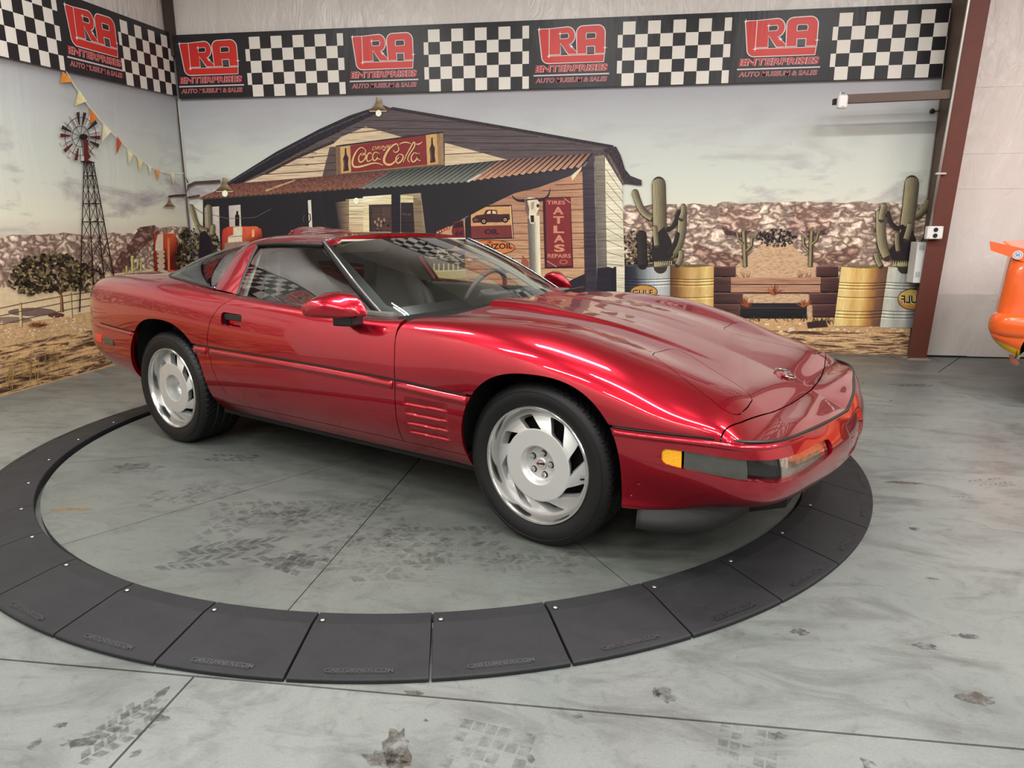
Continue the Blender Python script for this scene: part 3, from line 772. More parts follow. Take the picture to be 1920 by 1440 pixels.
p.ell((842, 484), 42, 24, (72, 62, 58)); p.ell((842, 484), 40, 22, (96, 84, 76)); p.text('FLYING', (827, 471), 27, 6, (226, 210, 180), bold=.03); p.text('A', (829, 481), 8, 6, (226, 210, 180), bold=.03); p.line([(806, 483), (822, 483)], 1.6, (226, 210, 180)); p.line([(836, 483), (852, 483)], 1.6, (226, 210, 180))
p.poly([(792, 508), (905, 504), (908, 520), (794, 524)], (196, 172, 122)); p.line([(794, 509), (906, 505)], 2, (226, 206, 158))
for x in (806, 815, 824, 833, 842, 851, 860): p.line([(x, 494), (x, 508)], 2.5, (214, 190, 146))
p.poly([(905, 450), (938, 455), (1000, 540), (1010, 600), (930, 600)], (150, 84, 62))
p.build('printed_winged_sign', 'flat', bd)
p = Print('back')   # right-hand wall of the porch
WALLC = (196, 150, 116)
p.poly([(882, 402), (967, 362), (1010, 352), (1092, 322), (1098, 560), (880, 600), (872, 480)], cols=[(190, 142, 110), (176, 130, 104), (170, 124, 100), (188, 140, 112), (206, 164, 124), (200, 158, 120), (196, 150, 116)])
for yy in (345, 356, 370, 394, 418, 438, 450, 466, 484, 503, 522):
    p.line([(max(880, 1092-(yy-322)*2.2 if yy < 400 else 880), yy+2), (1096, yy-1)], 1.2, (70, 46, 42))
p.build('printed_board_wall', 'wood', bd)
p = Print('back')
p.poly([(1092, 318), (1113, 290), (1121, 600), (1098, 600)], cols=[(70, 60, 70), (78, 68, 76), (48, 42, 54), (60, 52, 62)])
for yy in range(316, 560, 24): p.line([(1094, yy+1), (1118, yy)], 1, (44, 36, 44))
p.poly([(1115, 294), (1133, 291), (1139, 505), (1121, 507)], cols=[(134, 124, 112), (142, 132, 118), (120, 112, 104), (100, 94, 92)])
p.poly([(1134, 294), (1166, 346), (1171, 500), (1171, 600), (1140, 600)], cols=[(240, 232, 206), (228, 222, 196), (226, 218, 190), (210, 200, 176), (216, 206, 180)])
for k in range(9): p.line([(1136, 318+k*22), (1168, 362+k*17)], 1.1, (120, 108, 96))
p.poly([(1120, 503), (1140, 500), (1152, 503), (1156, 600), (1118, 600)], (38, 34, 44))
for x, y0 in ((1148, 502), (1153, 500)): p.line([(x, y0), (x+1, 600)], 5, (30, 28, 36))
p.build('printed_corner_wall', 'wood', bd)

# awning of corrugated sheets
p = Print('back')
def corr(tl, tr, br, bl, n_, c1, c2, c3):
    tl, tr, br, bl = [np.array(v, float) for v in (tl, tr, br, bl)]
    for i in range(n_):
        t0, t1 = i/n_, (i+.55)/n_; t2 = (i+1)/n_
        a, b2, c, d = tl+(tr-tl)*t0, tl+(tr-tl)*t1, bl+(br-bl)*t1+np.array((0, 2.6)), bl+(br-bl)*t0
        p.poly([a, b2, c, d], cols=[c1, c1, c2, c2])
        e, f = tl+(tr-tl)*t2, bl+(br-bl)*t2
        p.poly([b2, e, f, c], c3)
corr((438, 345), (738, 320), (690, 351), (376, 371), 34, (126, 82, 74), (140, 92, 76), (84, 54, 54))
p.build('printed_awning', 'rust', bd)
p = Print('back'); p.line([(500, 358), (556, 338)], 4, (188, 160, 120), 2); p.build('printed_loose_board', 'wood', bd)
p = Print('back')
corr((735, 321), (938, 301), (884, 340), (678, 353), 18, (76, 80, 76), (124, 128, 118), (34, 36, 40))
p.build('printed_awning', 'metal', bd)
p = Print('back')
corr((938, 301), (1113, 288), (1092, 312), (884, 338), 16, (140, 100, 84), (196, 150, 122), (48, 34, 40))
p.poly([(1071, 330), (1092, 312), (1089, 320), (1073, 340)], (226, 212, 178)); p.line([(878, 341), (902, 327)], 4, (206, 200, 192), 2)
p.build('printed_awning', 'metal', bd)

# soft-drink board on the gable
p = Print('back')
q0, q1, q2, q3 = (632, 275), (832, 250), (834, 309), (633, 328)
def Q(u, v):
    a = np.array(q0)*(1-u)+np.array(q1)*u; b2 = np.array(q3)*(1-u)+np.array(q2)*u; return tuple(a*(1-v)+b2*v)
p.poly([Q(0, 0), Q(1, 0), Q(1, 1), Q(0, 1)], (150, 116, 84)); p.line([Q(0, 0), Q(1, -.02)], 3, (48, 40, 46)); p.line([Q(.985, 0), Q(.985, 1)], 5, (158, 126, 92)); p.line([Q(.02, 0), Q(.02, 1)], 6, (122, 96, 76))
p.poly([Q(.04, .04), Q(.13, .03), Q(.135, .95), Q(.045, .97)], (206, 164, 106)); p.poly([Q(.84, -.0), Q(.94, -.0), Q(.945, .95), Q(.845, .96)], (206, 164, 106))
for u0 in (.089, .895):
    p.poly([Q(u0-.007, .10), Q(u0+.007, .10), Q(u0+.009, .32), Q(u0+.026, .46), Q(u0+.020, .66), Q(u0+.027, .90), Q(u0-.025, .91), Q(u0-.020, .66), Q(u0-.026, .46), Q(u0-.009, .32)], (60, 36, 38))
    p.line([Q(u0-.014, .5), Q(u0-.012, .85)], 1.2, (120, 84, 70))
p.poly([Q(.135, .04), Q(.84, .0), Q(.843, .95), Q(.138, .96)], (132, 46, 48))
GOLD, GLD2 = (222, 182, 124), (176, 122, 78)
sl = (250-275)/200.0
p.text('DRINK', (717, 277), 36, 6.5, GOLD, shear=.3, slope=sl)
def script(strokes, dx=0, dy=0, col=GOLD, k=1.0):
    for pts, w0, w1 in strokes:
        P_ = spline([(x, y, 0) for x, y in pts], 22)[:, :2]+np.array((dx, dy)); m_ = len(P_)
        t = np.linspace(0, 1, m_); wd = (w0+(w1-w0)*np.sin(np.pi*t))*k
        L_, R_ = [], []
        for i in range(m_):
            d = P_[min(i+1, m_-1)]-P_[max(i-1, 0)]; d = d/(np.linalg.norm(d)+1e-9); nn = np.array((-d[1], d[0]))
            L_.append(P_[i]+nn*wd[i]/2); R_.append(P_[i]-nn*wd[i]/2)
        o = p.lift(); n0 = len(p.V); p.V += [p.at(p.world(q), o) for q in L_+R_]; p.C += [lin(col)]*(2*m_)
        p.F += [(n0+i, n0+i+1, n0+m_+i+1, n0+m_+i) for i in range(m_-1)]
def cc(px, py): return (400+px/4.0, 180+py/4.0)   # pixel of the enlarged sign
SCR = [
 ([cc(1140, 398), cc(1118, 388), cc(1080, 420), cc(1052, 490), cc(1060, 530), cc(1110, 532), cc(1170, 515), cc(1230, 505), cc(1280, 522)], 1.2, 3.6),
 ([cc(1140, 398), cc(1150, 420), cc(1130, 445), cc(1112, 440)], 1.0, 1.8),
 ([cc(1120, 430), cc(1098, 465), cc(1108, 498), cc(1140, 480), cc(1150, 445), cc(1125, 432)], 1.4, 2.6),
 ([cc(1196, 440), cc(1180, 428), cc(1158, 462), cc(1166, 492), cc(1198, 478)], 1.3, 2.6),
 ([cc(1246, 432), cc(1222, 424), cc(1202, 458), cc(1212, 486), cc(1238, 468), cc(1252, 430), cc(1244, 470), cc(1262, 478)], 1.3, 2.5),
 ([cc(1280, 410), cc(1296, 405)], 2.4, 2.6),
 ([cc(1392, 380), cc(1385, 362), cc(1345, 380), cc(1300, 440), cc(1290, 500), cc(1330, 518), cc(1372, 490), cc(1400, 460)], 1.3, 4.4),
 ([cc(1392, 380), cc(1396, 410), cc(1370, 425), cc(1356, 408)], 1.0, 2.0),
 ([cc(1400, 440), cc(1376, 470), cc(1388, 505), cc(1420, 485), cc(1428, 448), cc(1402, 438)], 1.4, 2.7),
 ([cc(1430, 500), cc(1452, 450), cc(1490, 380), cc(1512, 348), cc(1518, 366), cc(1490, 420), cc(1464, 480), cc(1480, 498)], 1.3, 2.4),
 ([cc(1540, 436), cc(1512, 430), cc(1490, 468), cc(1502, 496), cc(1532, 474), cc(1548, 432), cc(1540, 478), cc(1562, 486)], 1.3, 2.6),
 ([cc(1400, 366), cc(1432, 352), cc(1466, 352), cc(1490, 362)], .8, 2.4),
 ([cc(1522, 362), cc(1545, 364), cc(1574, 346)], .8, 2.4),
]
script(SCR, .9, .9, (70, 24, 28)); script(SCR, 0, 0, GOLD)
p.build('printed_drink_sign', 'flat', bd)

# signs on the board wall
p = Print('back')
p.poly([(1018, 371), (1070, 369), (1075, 501), (1022, 503)], (58, 28, 34)); p.poly([(1023, 373), (1069, 371), (1073, 498), (1026, 500)], (128, 44, 48))
TC = (206, 138, 110)
p.text('TIRES', (1043, 380), 34, 7, TC, bold=.02)
for i, ch in enumerate('ATLAS'): p.text(ch, (1047+i*.6, 395+i*17.5), 20, 14, TC, bold=.035)
p.text('REPAIRS', (1049, 479.5), 43, 7.5, TC, bold=.02); p.ell((1057, 491), 8, 4.5, (176, 96, 80)); p.ell((1057, 491), 5, 2.4, (110, 40, 44)); p.line([(1026, 489), (1044, 500)], 1.5, (190, 150, 140)); p.line([(1058, 372), (1070, 381)], 1.5, (190, 150, 140))
p.build('printed_tire_sign', 'flat', bd)
p = Print('back')
p.poly([(880, 402), (908, 386), (960, 384), (964, 447), (884, 449)], (44, 30, 34)); p.poly([(884, 403), (912, 388), (959, 387), (961, 422), (884, 424)], (206, 158, 106)); p.poly([(884, 424), (961, 422), (962, 445), (885, 447)], (116, 50, 50))
p.text('OIL', (923, 434.5), 28, 10, (54, 28, 36), bold=.05)
TK = (66, 36, 40)
p.poly([(886, 410), (894, 404), (908, 402), (912, 394), (922, 393), (932, 394), (934, 402), (956, 401), (957, 411), (950, 416), (888, 418)], TK)
p.poly([(913, 401), (916, 396), (921, 395), (921, 401)], (226, 196, 160)); p.poly([(924, 401), (924, 395), (930, 396), (932, 401)], (226, 196, 160))
for x, y in ((908, 415), (948, 412)): p.ell((x, y), 6, 6, (40, 22, 28)); p.ell((x, y), 3, 3, (190, 150, 130)); p.ell((x, y), 1.3, 1.3, (60, 36, 40))
p.line([(928, 417), (942, 416)], .9, TK)
p.poly([(894, 409), (889, 411), (890, 415), (898, 414)], (110, 70, 66)); p.line([(958, 386), (962, 446)], 1.2, (226, 190, 150))
p.build('printed_truck_sign', 'flat', bd)
p = Print('back')
p.ell((920, 464), 47, 14.5, (94, 52, 38)); p.ell((920, 464), 45.5, 13, (206, 122, 66)); p.text('PENNZOIL', (923, 462), 78, 10.5, (36, 26, 30), bold=.03, slope=-.03); p.ell((918, 471), 20, 2.2, (156, 72, 46)); p.text('Lubrication', (936, 479), 26, 4, (60, 36, 36), shear=.3, slope=-.08); p.poly([(912, 454), (919, 451), (925, 454), (919, 457)], (150, 70, 50))
p.build('printed_motor_oil_sign', 'flat', bd)
p = Print('back')
p.poly([(815, 445), (850, 424), (872, 412), (876, 470), (840, 470)], (196, 148, 108)); p.poly([(848, 432), (852, 416), (870, 413), (873, 445), (862, 458), (850, 446)], (110, 40, 44)); p.poly([(850, 428), (854, 418), (868, 415), (870, 426)], (48, 26, 32)); p.text('66', (862, 437), 15, 10, (46, 22, 28), shear=.2, bold=.02)
for k in range(5): p.ell((822+k*5, 436-k*2.2), 3.2, 3.2, (150, 70, 60), 12); p.ell((822+k*5, 436-k*2.2), 1.6, 1.6, (206, 160, 130), 10)
p.poly([(873, 410), (882, 404), (884, 470), (874, 470)], (40, 30, 36))
p.build('printed_route_shield', 'flat', bd)
# post with a steer skull
p = Print('back')
p.hstrip([(990, 408), (1012, 404), (1016, 560), (996, 560)], [(96, 88, 84), (120, 112, 104), (150, 142, 130), (222, 214, 186), (236, 228, 198)])
p.poly([(935, 486), (964, 482), (968, 500), (968, 510), (940, 512)], (36, 30, 34)); p.line([(936, 486), (964, 482), (968, 512)], 1.8, (196, 172, 140)); p.poly([(980, 478), (992, 490), (992, 508), (976, 512)], (150, 84, 66))
p.build('printed_porch_post', 'metal', bd)
p = Print('back')
HC = (40, 32, 34)
P_ = spline([(985, 376, 0), (975, 376, 0), (966, 373, 0), (961, 366, 0)], 12)[:, :2]; p.line(P_, 6, HC, 1)
P_ = spline([(1004, 376, 0), (1018, 374, 0), (1028, 367, 0), (1032, 353, 0)], 12)[:, :2]; p.line(P_, 6.5, HC, 1)
p.poly([(984, 374), (994, 370), (1006, 372), (1012, 380), (1011, 392), (1007, 400), (1007, 412), (1001, 420), (995, 419), (992, 408), (991, 398), (985, 388)], (224, 210, 182))
p.poly([(984, 375), (989, 374), (993, 392), (992, 408), (986, 392)], (110, 92, 84)); p.ell((1009, 386), 2.6, 3.4, (44, 34, 36), 12); p.poly([(995, 404), (1002, 404), (1002, 417), (996, 417)], (40, 30, 34)); p.poly([(996, 380), (1003, 378), (1001, 392), (997, 394)], (170, 152, 130)); p.line([(985, 375), (1008, 373)], 2.5, (44, 36, 38))
p.build('printed_steer_skull', 'flat', bd)
p = Print('back')   # old wheel and wing by the corner
p.poly([(1018, 536), (1030, 520), (1050, 514), (1072, 518), (1088, 530), (1094, 550), (1094, 600), (1018, 600)], (214, 176, 134)); p.line([(1020, 534), (1034, 520), (1054, 516), (1074, 521), (1090, 536)], 1.6, (70, 46, 42))
p.ell((1048, 546), 24, 20, (44, 34, 36)); p.ell((1050, 548), 17, 14, (96, 78, 72)); p.ell((1050, 548), 14, 11.5, (40, 32, 34))
for k in range(16): a = 2*math.pi*k/16; p.line([(1050, 548), (1050+15*math.cos(a), 548+12.5*math.sin(a))], 1, (214, 200, 182))
p.ell((1050, 548), 3, 3, (206, 190, 170), 12); p.poly([(1060, 530), (1098, 512), (1098, 600), (1070, 600), (1076, 550)], (42, 36, 46))
p.build('printed_car_wheel', 'flat', bd)
# lamps and pumps of the rear cloth
def bell(p, cx, cy, s, bulb=True):
    p.poly([(cx-.10*s, cy-.62*s), (cx+.10*s, cy-.62*s), (cx+.13*s, cy-.35*s), (cx+.22*s, cy-.18*s), (cx+.5*s, cy+.08*s), (cx+.46*s, cy+.14*s), (cx-.46*s, cy+.14*s), (cx-.5*s, cy+.08*s), (cx-.22*s, cy-.18*s), (cx-.13*s, cy-.35*s)], cols=[(120, 100, 76), (196, 174, 136), (150, 126, 96), (170, 146, 112), (110, 88, 66), (70, 54, 46), (62, 48, 42), (96, 78, 62), (124, 102, 78), (104, 86, 66)])
    p.line([(cx-.44*s, cy+.1*s), (cx+.44*s, cy+.1*s)], s*.05, (206, 182, 142))
    if bulb: p.ell((cx+.02*s, cy+.2*s), .15*s, .17*s, (255, 252, 232), 14)
p = Print('back'); p.line([(345, 360), (356, 349), (368, 343), (400, 341), (416, 340)], 5, (76, 62, 54)); p.line([(346, 333), (356, 343)], 3, (70, 56, 50)); bell(p, 424, 356, 36); p.line([(350, 371), (378, 367)], 4, (80, 60, 50)); p.build('printed_gooseneck_lamp', 'flat', bd)
p = Print('back'); p.line([(720, 200), (735, 206)], 4, (70, 60, 60)); bell(p, 711, 206, 36); p.build('printed_roof_lamp', 'flat', bd)
p = Print('back'); p.ell((670, 377), 5, 6, (255, 252, 226), 14); p.build('printed_porch_bulb', 'flat', bd)
def pump(p, x, y, w_, h_, cl):
    RD, RL, RK = (196, 66, 44), (226, 104, 70), (120, 34, 30)
    p.poly([(x, y+.25*h_), (x+.03*w_, y+.08*h_), (x+.15*w_, y), (x+.85*w_, y-.01*h_), (x+.97*w_, y+.08*h_), (x+w_, y+.3*h_), (x+w_, y+h_), (x, y+h_)], cols=[RK, RD, RD, RL, RD, RK, RK, RK])
    p.poly([(x+.28*w_, y+.02*h_), (x+.5*w_, y), (x+.5*w_, y+.5*h_), (x+.14*w_, y+.55*h_), (x+.16*w_, y+.30*h_), (x+.28*w_, y+.26*h_)], (222, 208, 184))
    p.line([(x+.16*w_, y+.32*h_), (x+.5*w_, y+.29*h_)], 1.5, (150, 128, 108)); p.poly([(x+.74*w_, y+.1*h_), (x+.80*w_, y+.08*h_), (x+.80*w_, y+.30*h_), (x+.74*w_, y+.34*h_)], (240, 170, 120))
p = Print('back'); pump(p, 419, 425, 76, 60, 0); p.poly([(424, 455), (470, 452), (470, 600), (424, 600)], (150, 120, 100)); p.build('printed_fuel_pump', 'metal', bd)
p = Print('back'); leaves(p, (376, 462), 40, 34, 320, LEAFC, 2, 1.5, 4.5); p.build('printed_scrub', 'flat', bd)['kind'] = 'stuff'
p = Print('back'); arm(p, [(395, 470), (396, 420), (395, 389)], 12); arm(p, [(392, 432), (376, 424), (368, 405), (363, 388)], 9); arm(p, [(402, 440), (403, 425)], 9); arm(p, [(380, 442), (374, 425)], 5)
p.poly([(378, 438), (388, 432), (400, 446), (402, 500), (376, 500)], (34, 28, 36)); p.build('printed_cactus', 'metal', bd)

# ================= side cloth
p = Print('side')   # hills
top = [(-420, 470)]+jag((-200, 455), (0, 447), 6, 3, 4)+jag((22, 440), (118, 436), 7, 3, 5)+jag((150, 440), (248, 437), 8, 2.5, 6)+jag((258, 428), (351, 425), 6, 2, 7)
p.strip(top, [(x, 600+(-x*.25 if x < 0 else 0)) for x, y in top], (222, 206, 190), (206, 184, 164))
q0_ = on_side(-420, 470); q1_ = on_side(-420, 705)
p.wpoly([(YE, q0_[1]+.02), (YE+.5, q0_[1]-.02), ((YE+q0_[0])/2, q0_[1]+.03), q0_, q1_, (YE, q1_[1])], (214, 196, 178))
p.build('printed_hills', 'rock', sd)
p = Print('side'); p.poly([(212, 500), (228, 472), (248, 448), (262, 426), (290, 422), (300, 436), (262, 470), (240, 510), (210, 516)], (150, 118, 110)); p.build('printed_boulder', 'rock', sd)
p = Print('side'); p.poly([(-420, 640), (-100, 560), (0, 540), (60, 533), (100, 530), (205, 514), (260, 508), (365, 492), (365, 620), (-420, 780)], (222, 196, 158)); q0_ = on_side(-420, 640); q1_ = on_side(-420, 780); p.wpoly([(YE, q0_[1]), q0_, q1_, (YE, q1_[1])], (222, 196, 158)); p.build('printed_plain', 'flat', sd)
p = Print('side'); p.poly([(-420, 690), (0, 608), (110, 596), (240, 570), (365, 545), (365, 700), (-420, 830)], (204, 166, 122)); q0_ = on_side(-420, 690); q1_ = on_side(-420, 830); p.wpoly([(YE, q0_[1]), q0_, q1_, (YE, q1_[1])], (204, 166, 122)); p.build('printed_ground', 'sand', sd)
p = Print('side'); o = p.lift()
zz = on_side(100, 645)[1]
p.poly([(-420, 722), (-100, 668), (0, 652), (60, 640), (120, 628), (180, 618), (240, 606), (365, 585), (365, 640)], (190, 152, 116))
p.wpoly([on_side(-420, 722), on_side(0, 652), on_side(180, 618), on_side(365, 585), (YB, .012), (YE, .012), (YE, .28)], (206, 168, 124)); p.build('printed_road', 'road', sd)
p = Print('side'); p.ell((60, 585), 46, 8, (120, 98, 94), 18); p.ell((20, 600), 40, 6, (140, 116, 104), 18); p.ell((105, 591), 16, 5, (96, 60, 50), 14); p.build('printed_tree_shadow', 'flat', sd)
p = Print('side'); r_ = random.Random(8)
for i in range(60):
    x = r_.uniform(0, 165); y = r_.uniform(598, 634)-x*.05; p.ell((x, y), r_.uniform(1, 3), r_.uniform(.7, 1.5), (236, 218, 190), 8)
p.build('printed_pebbles', 'flat', sd)['kind'] = 'stuff'
p = Print('side')   # fence
for x, y0, y1, wd in ((37, 567, 613, 6), (131, 549, 596, 6), (-70, 590, 640, 7)):
    p.line([(x, y0), (x+2, y1)], wd, (214, 192, 144)); p.line([(x+wd*.4, y0), (x+wd*.4+2, y1)], 1.5, (96, 74, 54))
for dy in (4, 18, 34): p.line([(-160, 610+dy*1.15), (-70, 588+dy*1.1), (37, 566+dy), (131, 549+dy*.9), (200, 540+dy*.8)], 1.6, (110, 84, 62))
p.build('printed_fence', 'flat', sd)
# thorn tree
p = Print('side'); r_ = random.Random(12)
for pts, wd in (([(116, 585), (115, 560), (112, 545)], 7), ([(113, 552), (98, 538), (80, 520)], 3), ([(114, 550), (130, 530), (142, 512)], 3), ([(113, 548), (112, 525), (104, 505)], 3), ([(98, 538), (70, 530), (50, 528)], 2)):
    p.line(pts, wd, (92, 60, 44), wd*.5); p.line([(x-1, y) for x, y in pts], wd*.3, (170, 124, 92))
p.build('printed_tree_trunk', 'flat', sd)
p = Print('side')
leaves(p, (95, 512), 74, 36, 420, LEAFC+[(40, 33, 28), (58, 48, 36)], 61, 2.0, 6.0)
leaves(p, (55, 530), 42, 22, 120, LEAFC, 62, 2.0, 5.0); leaves(p, (150, 520), 40, 26, 120, LEAFC, 63, 2.0, 5.0)
for k in range(90):
    a = r_.uniform(0, math.pi*2); q = r_.uniform(.3, 1.12); x = 95+q*72*math.cos(a); y = 510+q*38*math.sin(a)
    p.ell((x, y), r_.uniform(2, 5), r_.uniform(1.5, 3), r_.choice([(120, 108, 72), (150, 136, 92), (44, 34, 28), (70, 58, 40)]), 7)
p.build('printed_tree_crown', 'flat', sd)['kind'] = 'stuff'
p = Print('side'); r_ = random.Random(20)
for k in range(70):
    a = R(r_.uniform(-170, -10)); l = r_.uniform(8, 22); p.line([(68, 612), (68+l*math.cos(a), 612+l*.55*math.sin(a))], 1.8, r_.choice([(120, 60, 34), (150, 84, 48), (84, 40, 28)]), .6)
p.build('printed_red_tuft', 'flat', sd)['kind'] = 'stuff'
p = Print('side')
for k in range(60):
    x = r_.uniform(0, 120); p.line([(x, r_.uniform(700, 735)-x*.22), (x+r_.uniform(-4, 4), r_.uniform(655, 690)-x*.1)], 1, r_.choice([(176, 146, 84), (140, 108, 62)]), .4)
p.build('printed_dry_grass', 'flat', sd)['kind'] = 'stuff'
# cactus and pump in the distance
p = Print('side'); CC = (206, 196, 128)
for pts, wd in (([(245, 513), (244, 482)], 6), ([(246, 506), (254, 502), (255, 488)], 4), ([(234, 514), (233, 500)], 4), ([(260, 512), (261, 490)], 3.5)):
    p.line(pts, wd, CC); p.ell(pts[-1], wd/2, wd/2, CC, 10); p.line([(x+wd*.3, y) for x, y in pts], wd*.3, (120, 108, 66))
p.build('printed_cactus', 'flat', sd)
p = Print('side')
RD, RL, RK = (190, 62, 42), (220, 96, 62), (96, 28, 26)
p.poly([(284, 448), (286, 440), (298, 437), (322, 438), (328, 446), (329, 470), (327, 515), (286, 515)], cols=[RK, RD, RD, RL, RD, RK, RK, RK])
p.poly([(292, 440), (302, 437), (302, 470), (287, 470), (288, 455)], (224, 208, 184)); p.poly([(290, 470), (305, 470), (306, 515), (292, 515)], (206, 180, 154))
p.line([(312, 446), (313, 515)], 4, (236, 130, 84)); p.line([(306, 466), (306, 515)], 2, RK); p.line([(330, 452), (334, 515)], 5, (52, 24, 26))
for yy in (476, 484, 494, 504): p.ell((292, yy), 1.6, 1.6, (60, 40, 40), 8); p.ell((304, yy), 1.6, 1.6, (60, 40, 40), 8)
p.build('printed_fuel_pump', 'flat', sd)
p = Print('side'); r_ = random.Random(31)
leaves(p, (344, 480), 17, 52, 220, LEAFC, 64, 1.5, 4.5)
p.build('printed_scrub', 'flat', sd)['kind'] = 'stuff'
# windmill
p = Print('side'); DK, DB = (44, 26, 26), (96, 36, 34)
LEGS = (((152, 305), (144, 585)), ((157, 303), (172, 560)), ((165, 303), (193, 545)), ((170, 305), (208, 518)))
for a, b2 in LEGS: p.line([a, b2], 1.6, DK, 2.6)
def lg(i, y):
    a, b2 = LEGS[i]; t = (y-a[1])/(b2[1]-a[1]); return (a[0]+(b2[0]-a[0])*t, y)
for y in (330, 382, 416): p.line([lg(0, y), lg(3, y)], 2, DK); p.line([lg(1, y), lg(2, y-2)], 1.2, DK)
ys = [305, 330, 356, 382, 416, 450, 485, 515]
for i in range(len(ys)-1):
    for a, b2 in ((0, 1), (1, 2), (2, 3)):
        p.line([lg(a, ys[i]), lg(b2, ys[i+1])], 1.2, DK); p.line([lg(b2, ys[i]), lg(a, ys[i+1])], 1.2, DK)
p.poly([(144, 303), (158, 300), (174, 305), (160, 308)], DK)
p.build('printed_windmill_tower', 'flat', sd)
p = Print('side'); cx, cy = 145, 256
for k in range(18):
    a = 2*math.pi*k/18+.05; c1 = math.cos(a); s1 = math.sin(a); da = .085
    col = DB if k in (0, 3, 5, 7, 9) else ((58, 36, 34) if k in (13, 14, 16, 10, 1) else (206, 196, 194))
    rx, ry = 38, 46
    p.poly([(cx+rx*.48*math.cos(a-da*.7), cy+ry*.48*math.sin(a-da*.7)), (cx+rx*math.cos(a-da), cy+ry*math.sin(a-da)), (cx+rx*math.cos(a+da), cy+ry*math.sin(a+da)), (cx+rx*.48*math.cos(a+da*.7), cy+ry*.48*math.sin(a+da*.7))], col)
for f, wd in ((.78, 1.2), (.42, 1.2)):
    p.line([(cx+38*f*math.cos(2*math.pi*k/40), cy+46*f*math.sin(2*math.pi*k/40)) for k in range(41)], wd, DK)
for k in range(9):
    a = 2*math.pi*k/9; p.line([(cx, cy), (cx+38*.8*math.cos(a), cy+46*.8*math.sin(a))], 1, DK)
p.ell((151, 257), 8, 6, (36, 22, 24), 14); p.poly([(150, 262), (160, 262), (160, 302), (152, 302)], DB)
p.build('printed_windmill_rotor', 'flat', sd)
# bunting
p = Print('side')
BP = spline([(118, 134, 0), (142, 172, 0), (172, 212, 0), (205, 248, 0), (240, 282, 0), (275, 310, 0), (305, 323, 0), (342, 325, 0)], 50)[:, :2]
p.line(BP, 1.6, (226, 220, 200))
for (a, b2, c, col) in (((112, 134), (132, 153), (106, 156), (232, 150, 60)), ((142, 168), (157, 190), (134, 199), (236, 226, 170)), ((163, 203), (178, 222), (163, 232), (222, 124, 50)), ((188, 232), (203, 247), (185, 267), (236, 230, 190)), ((214, 255), (223, 268), (213, 290), (196, 84, 44)), ((233, 279), (244, 289), (236, 312), (236, 226, 180)), ((252, 294), (262, 303), (256, 324), (236, 216, 160)), ((285, 316), (295, 320), (291, 340), (228, 160, 90)), ((315, 326), (322, 326), (320, 346), (236, 222, 180)), ((272, 309), (279, 313), (276, 330), (236, 230, 200))):
    p.poly([a, b2, c], cols=[col, tuple(min(255, v+16) for v in col), tuple(int(v*.88) for v in col)])
p.build('printed_bunting', 'flat', sd)
p = Print('side'); p.line([(346, 366), (324, 367), (311, 369)], 4.5, (70, 56, 50)); bell(p, 313, 386, 22, False); p.build('printed_gooseneck_lamp', 'flat', sd)
p = Print('side'); p.line([(337, 190), (352, 440)], 2.0, (120, 108, 96))
for yy, hh in ((200, 4), (222, 3), (252, 3), (290, 8), (308, 3), (228, 10)): p.line([(338+(yy-190)*.05, yy), (338+(yy-190)*.05, yy+hh)], 3, (60, 56, 58))
p.build('printed_edge_tape', 'flat', sd)

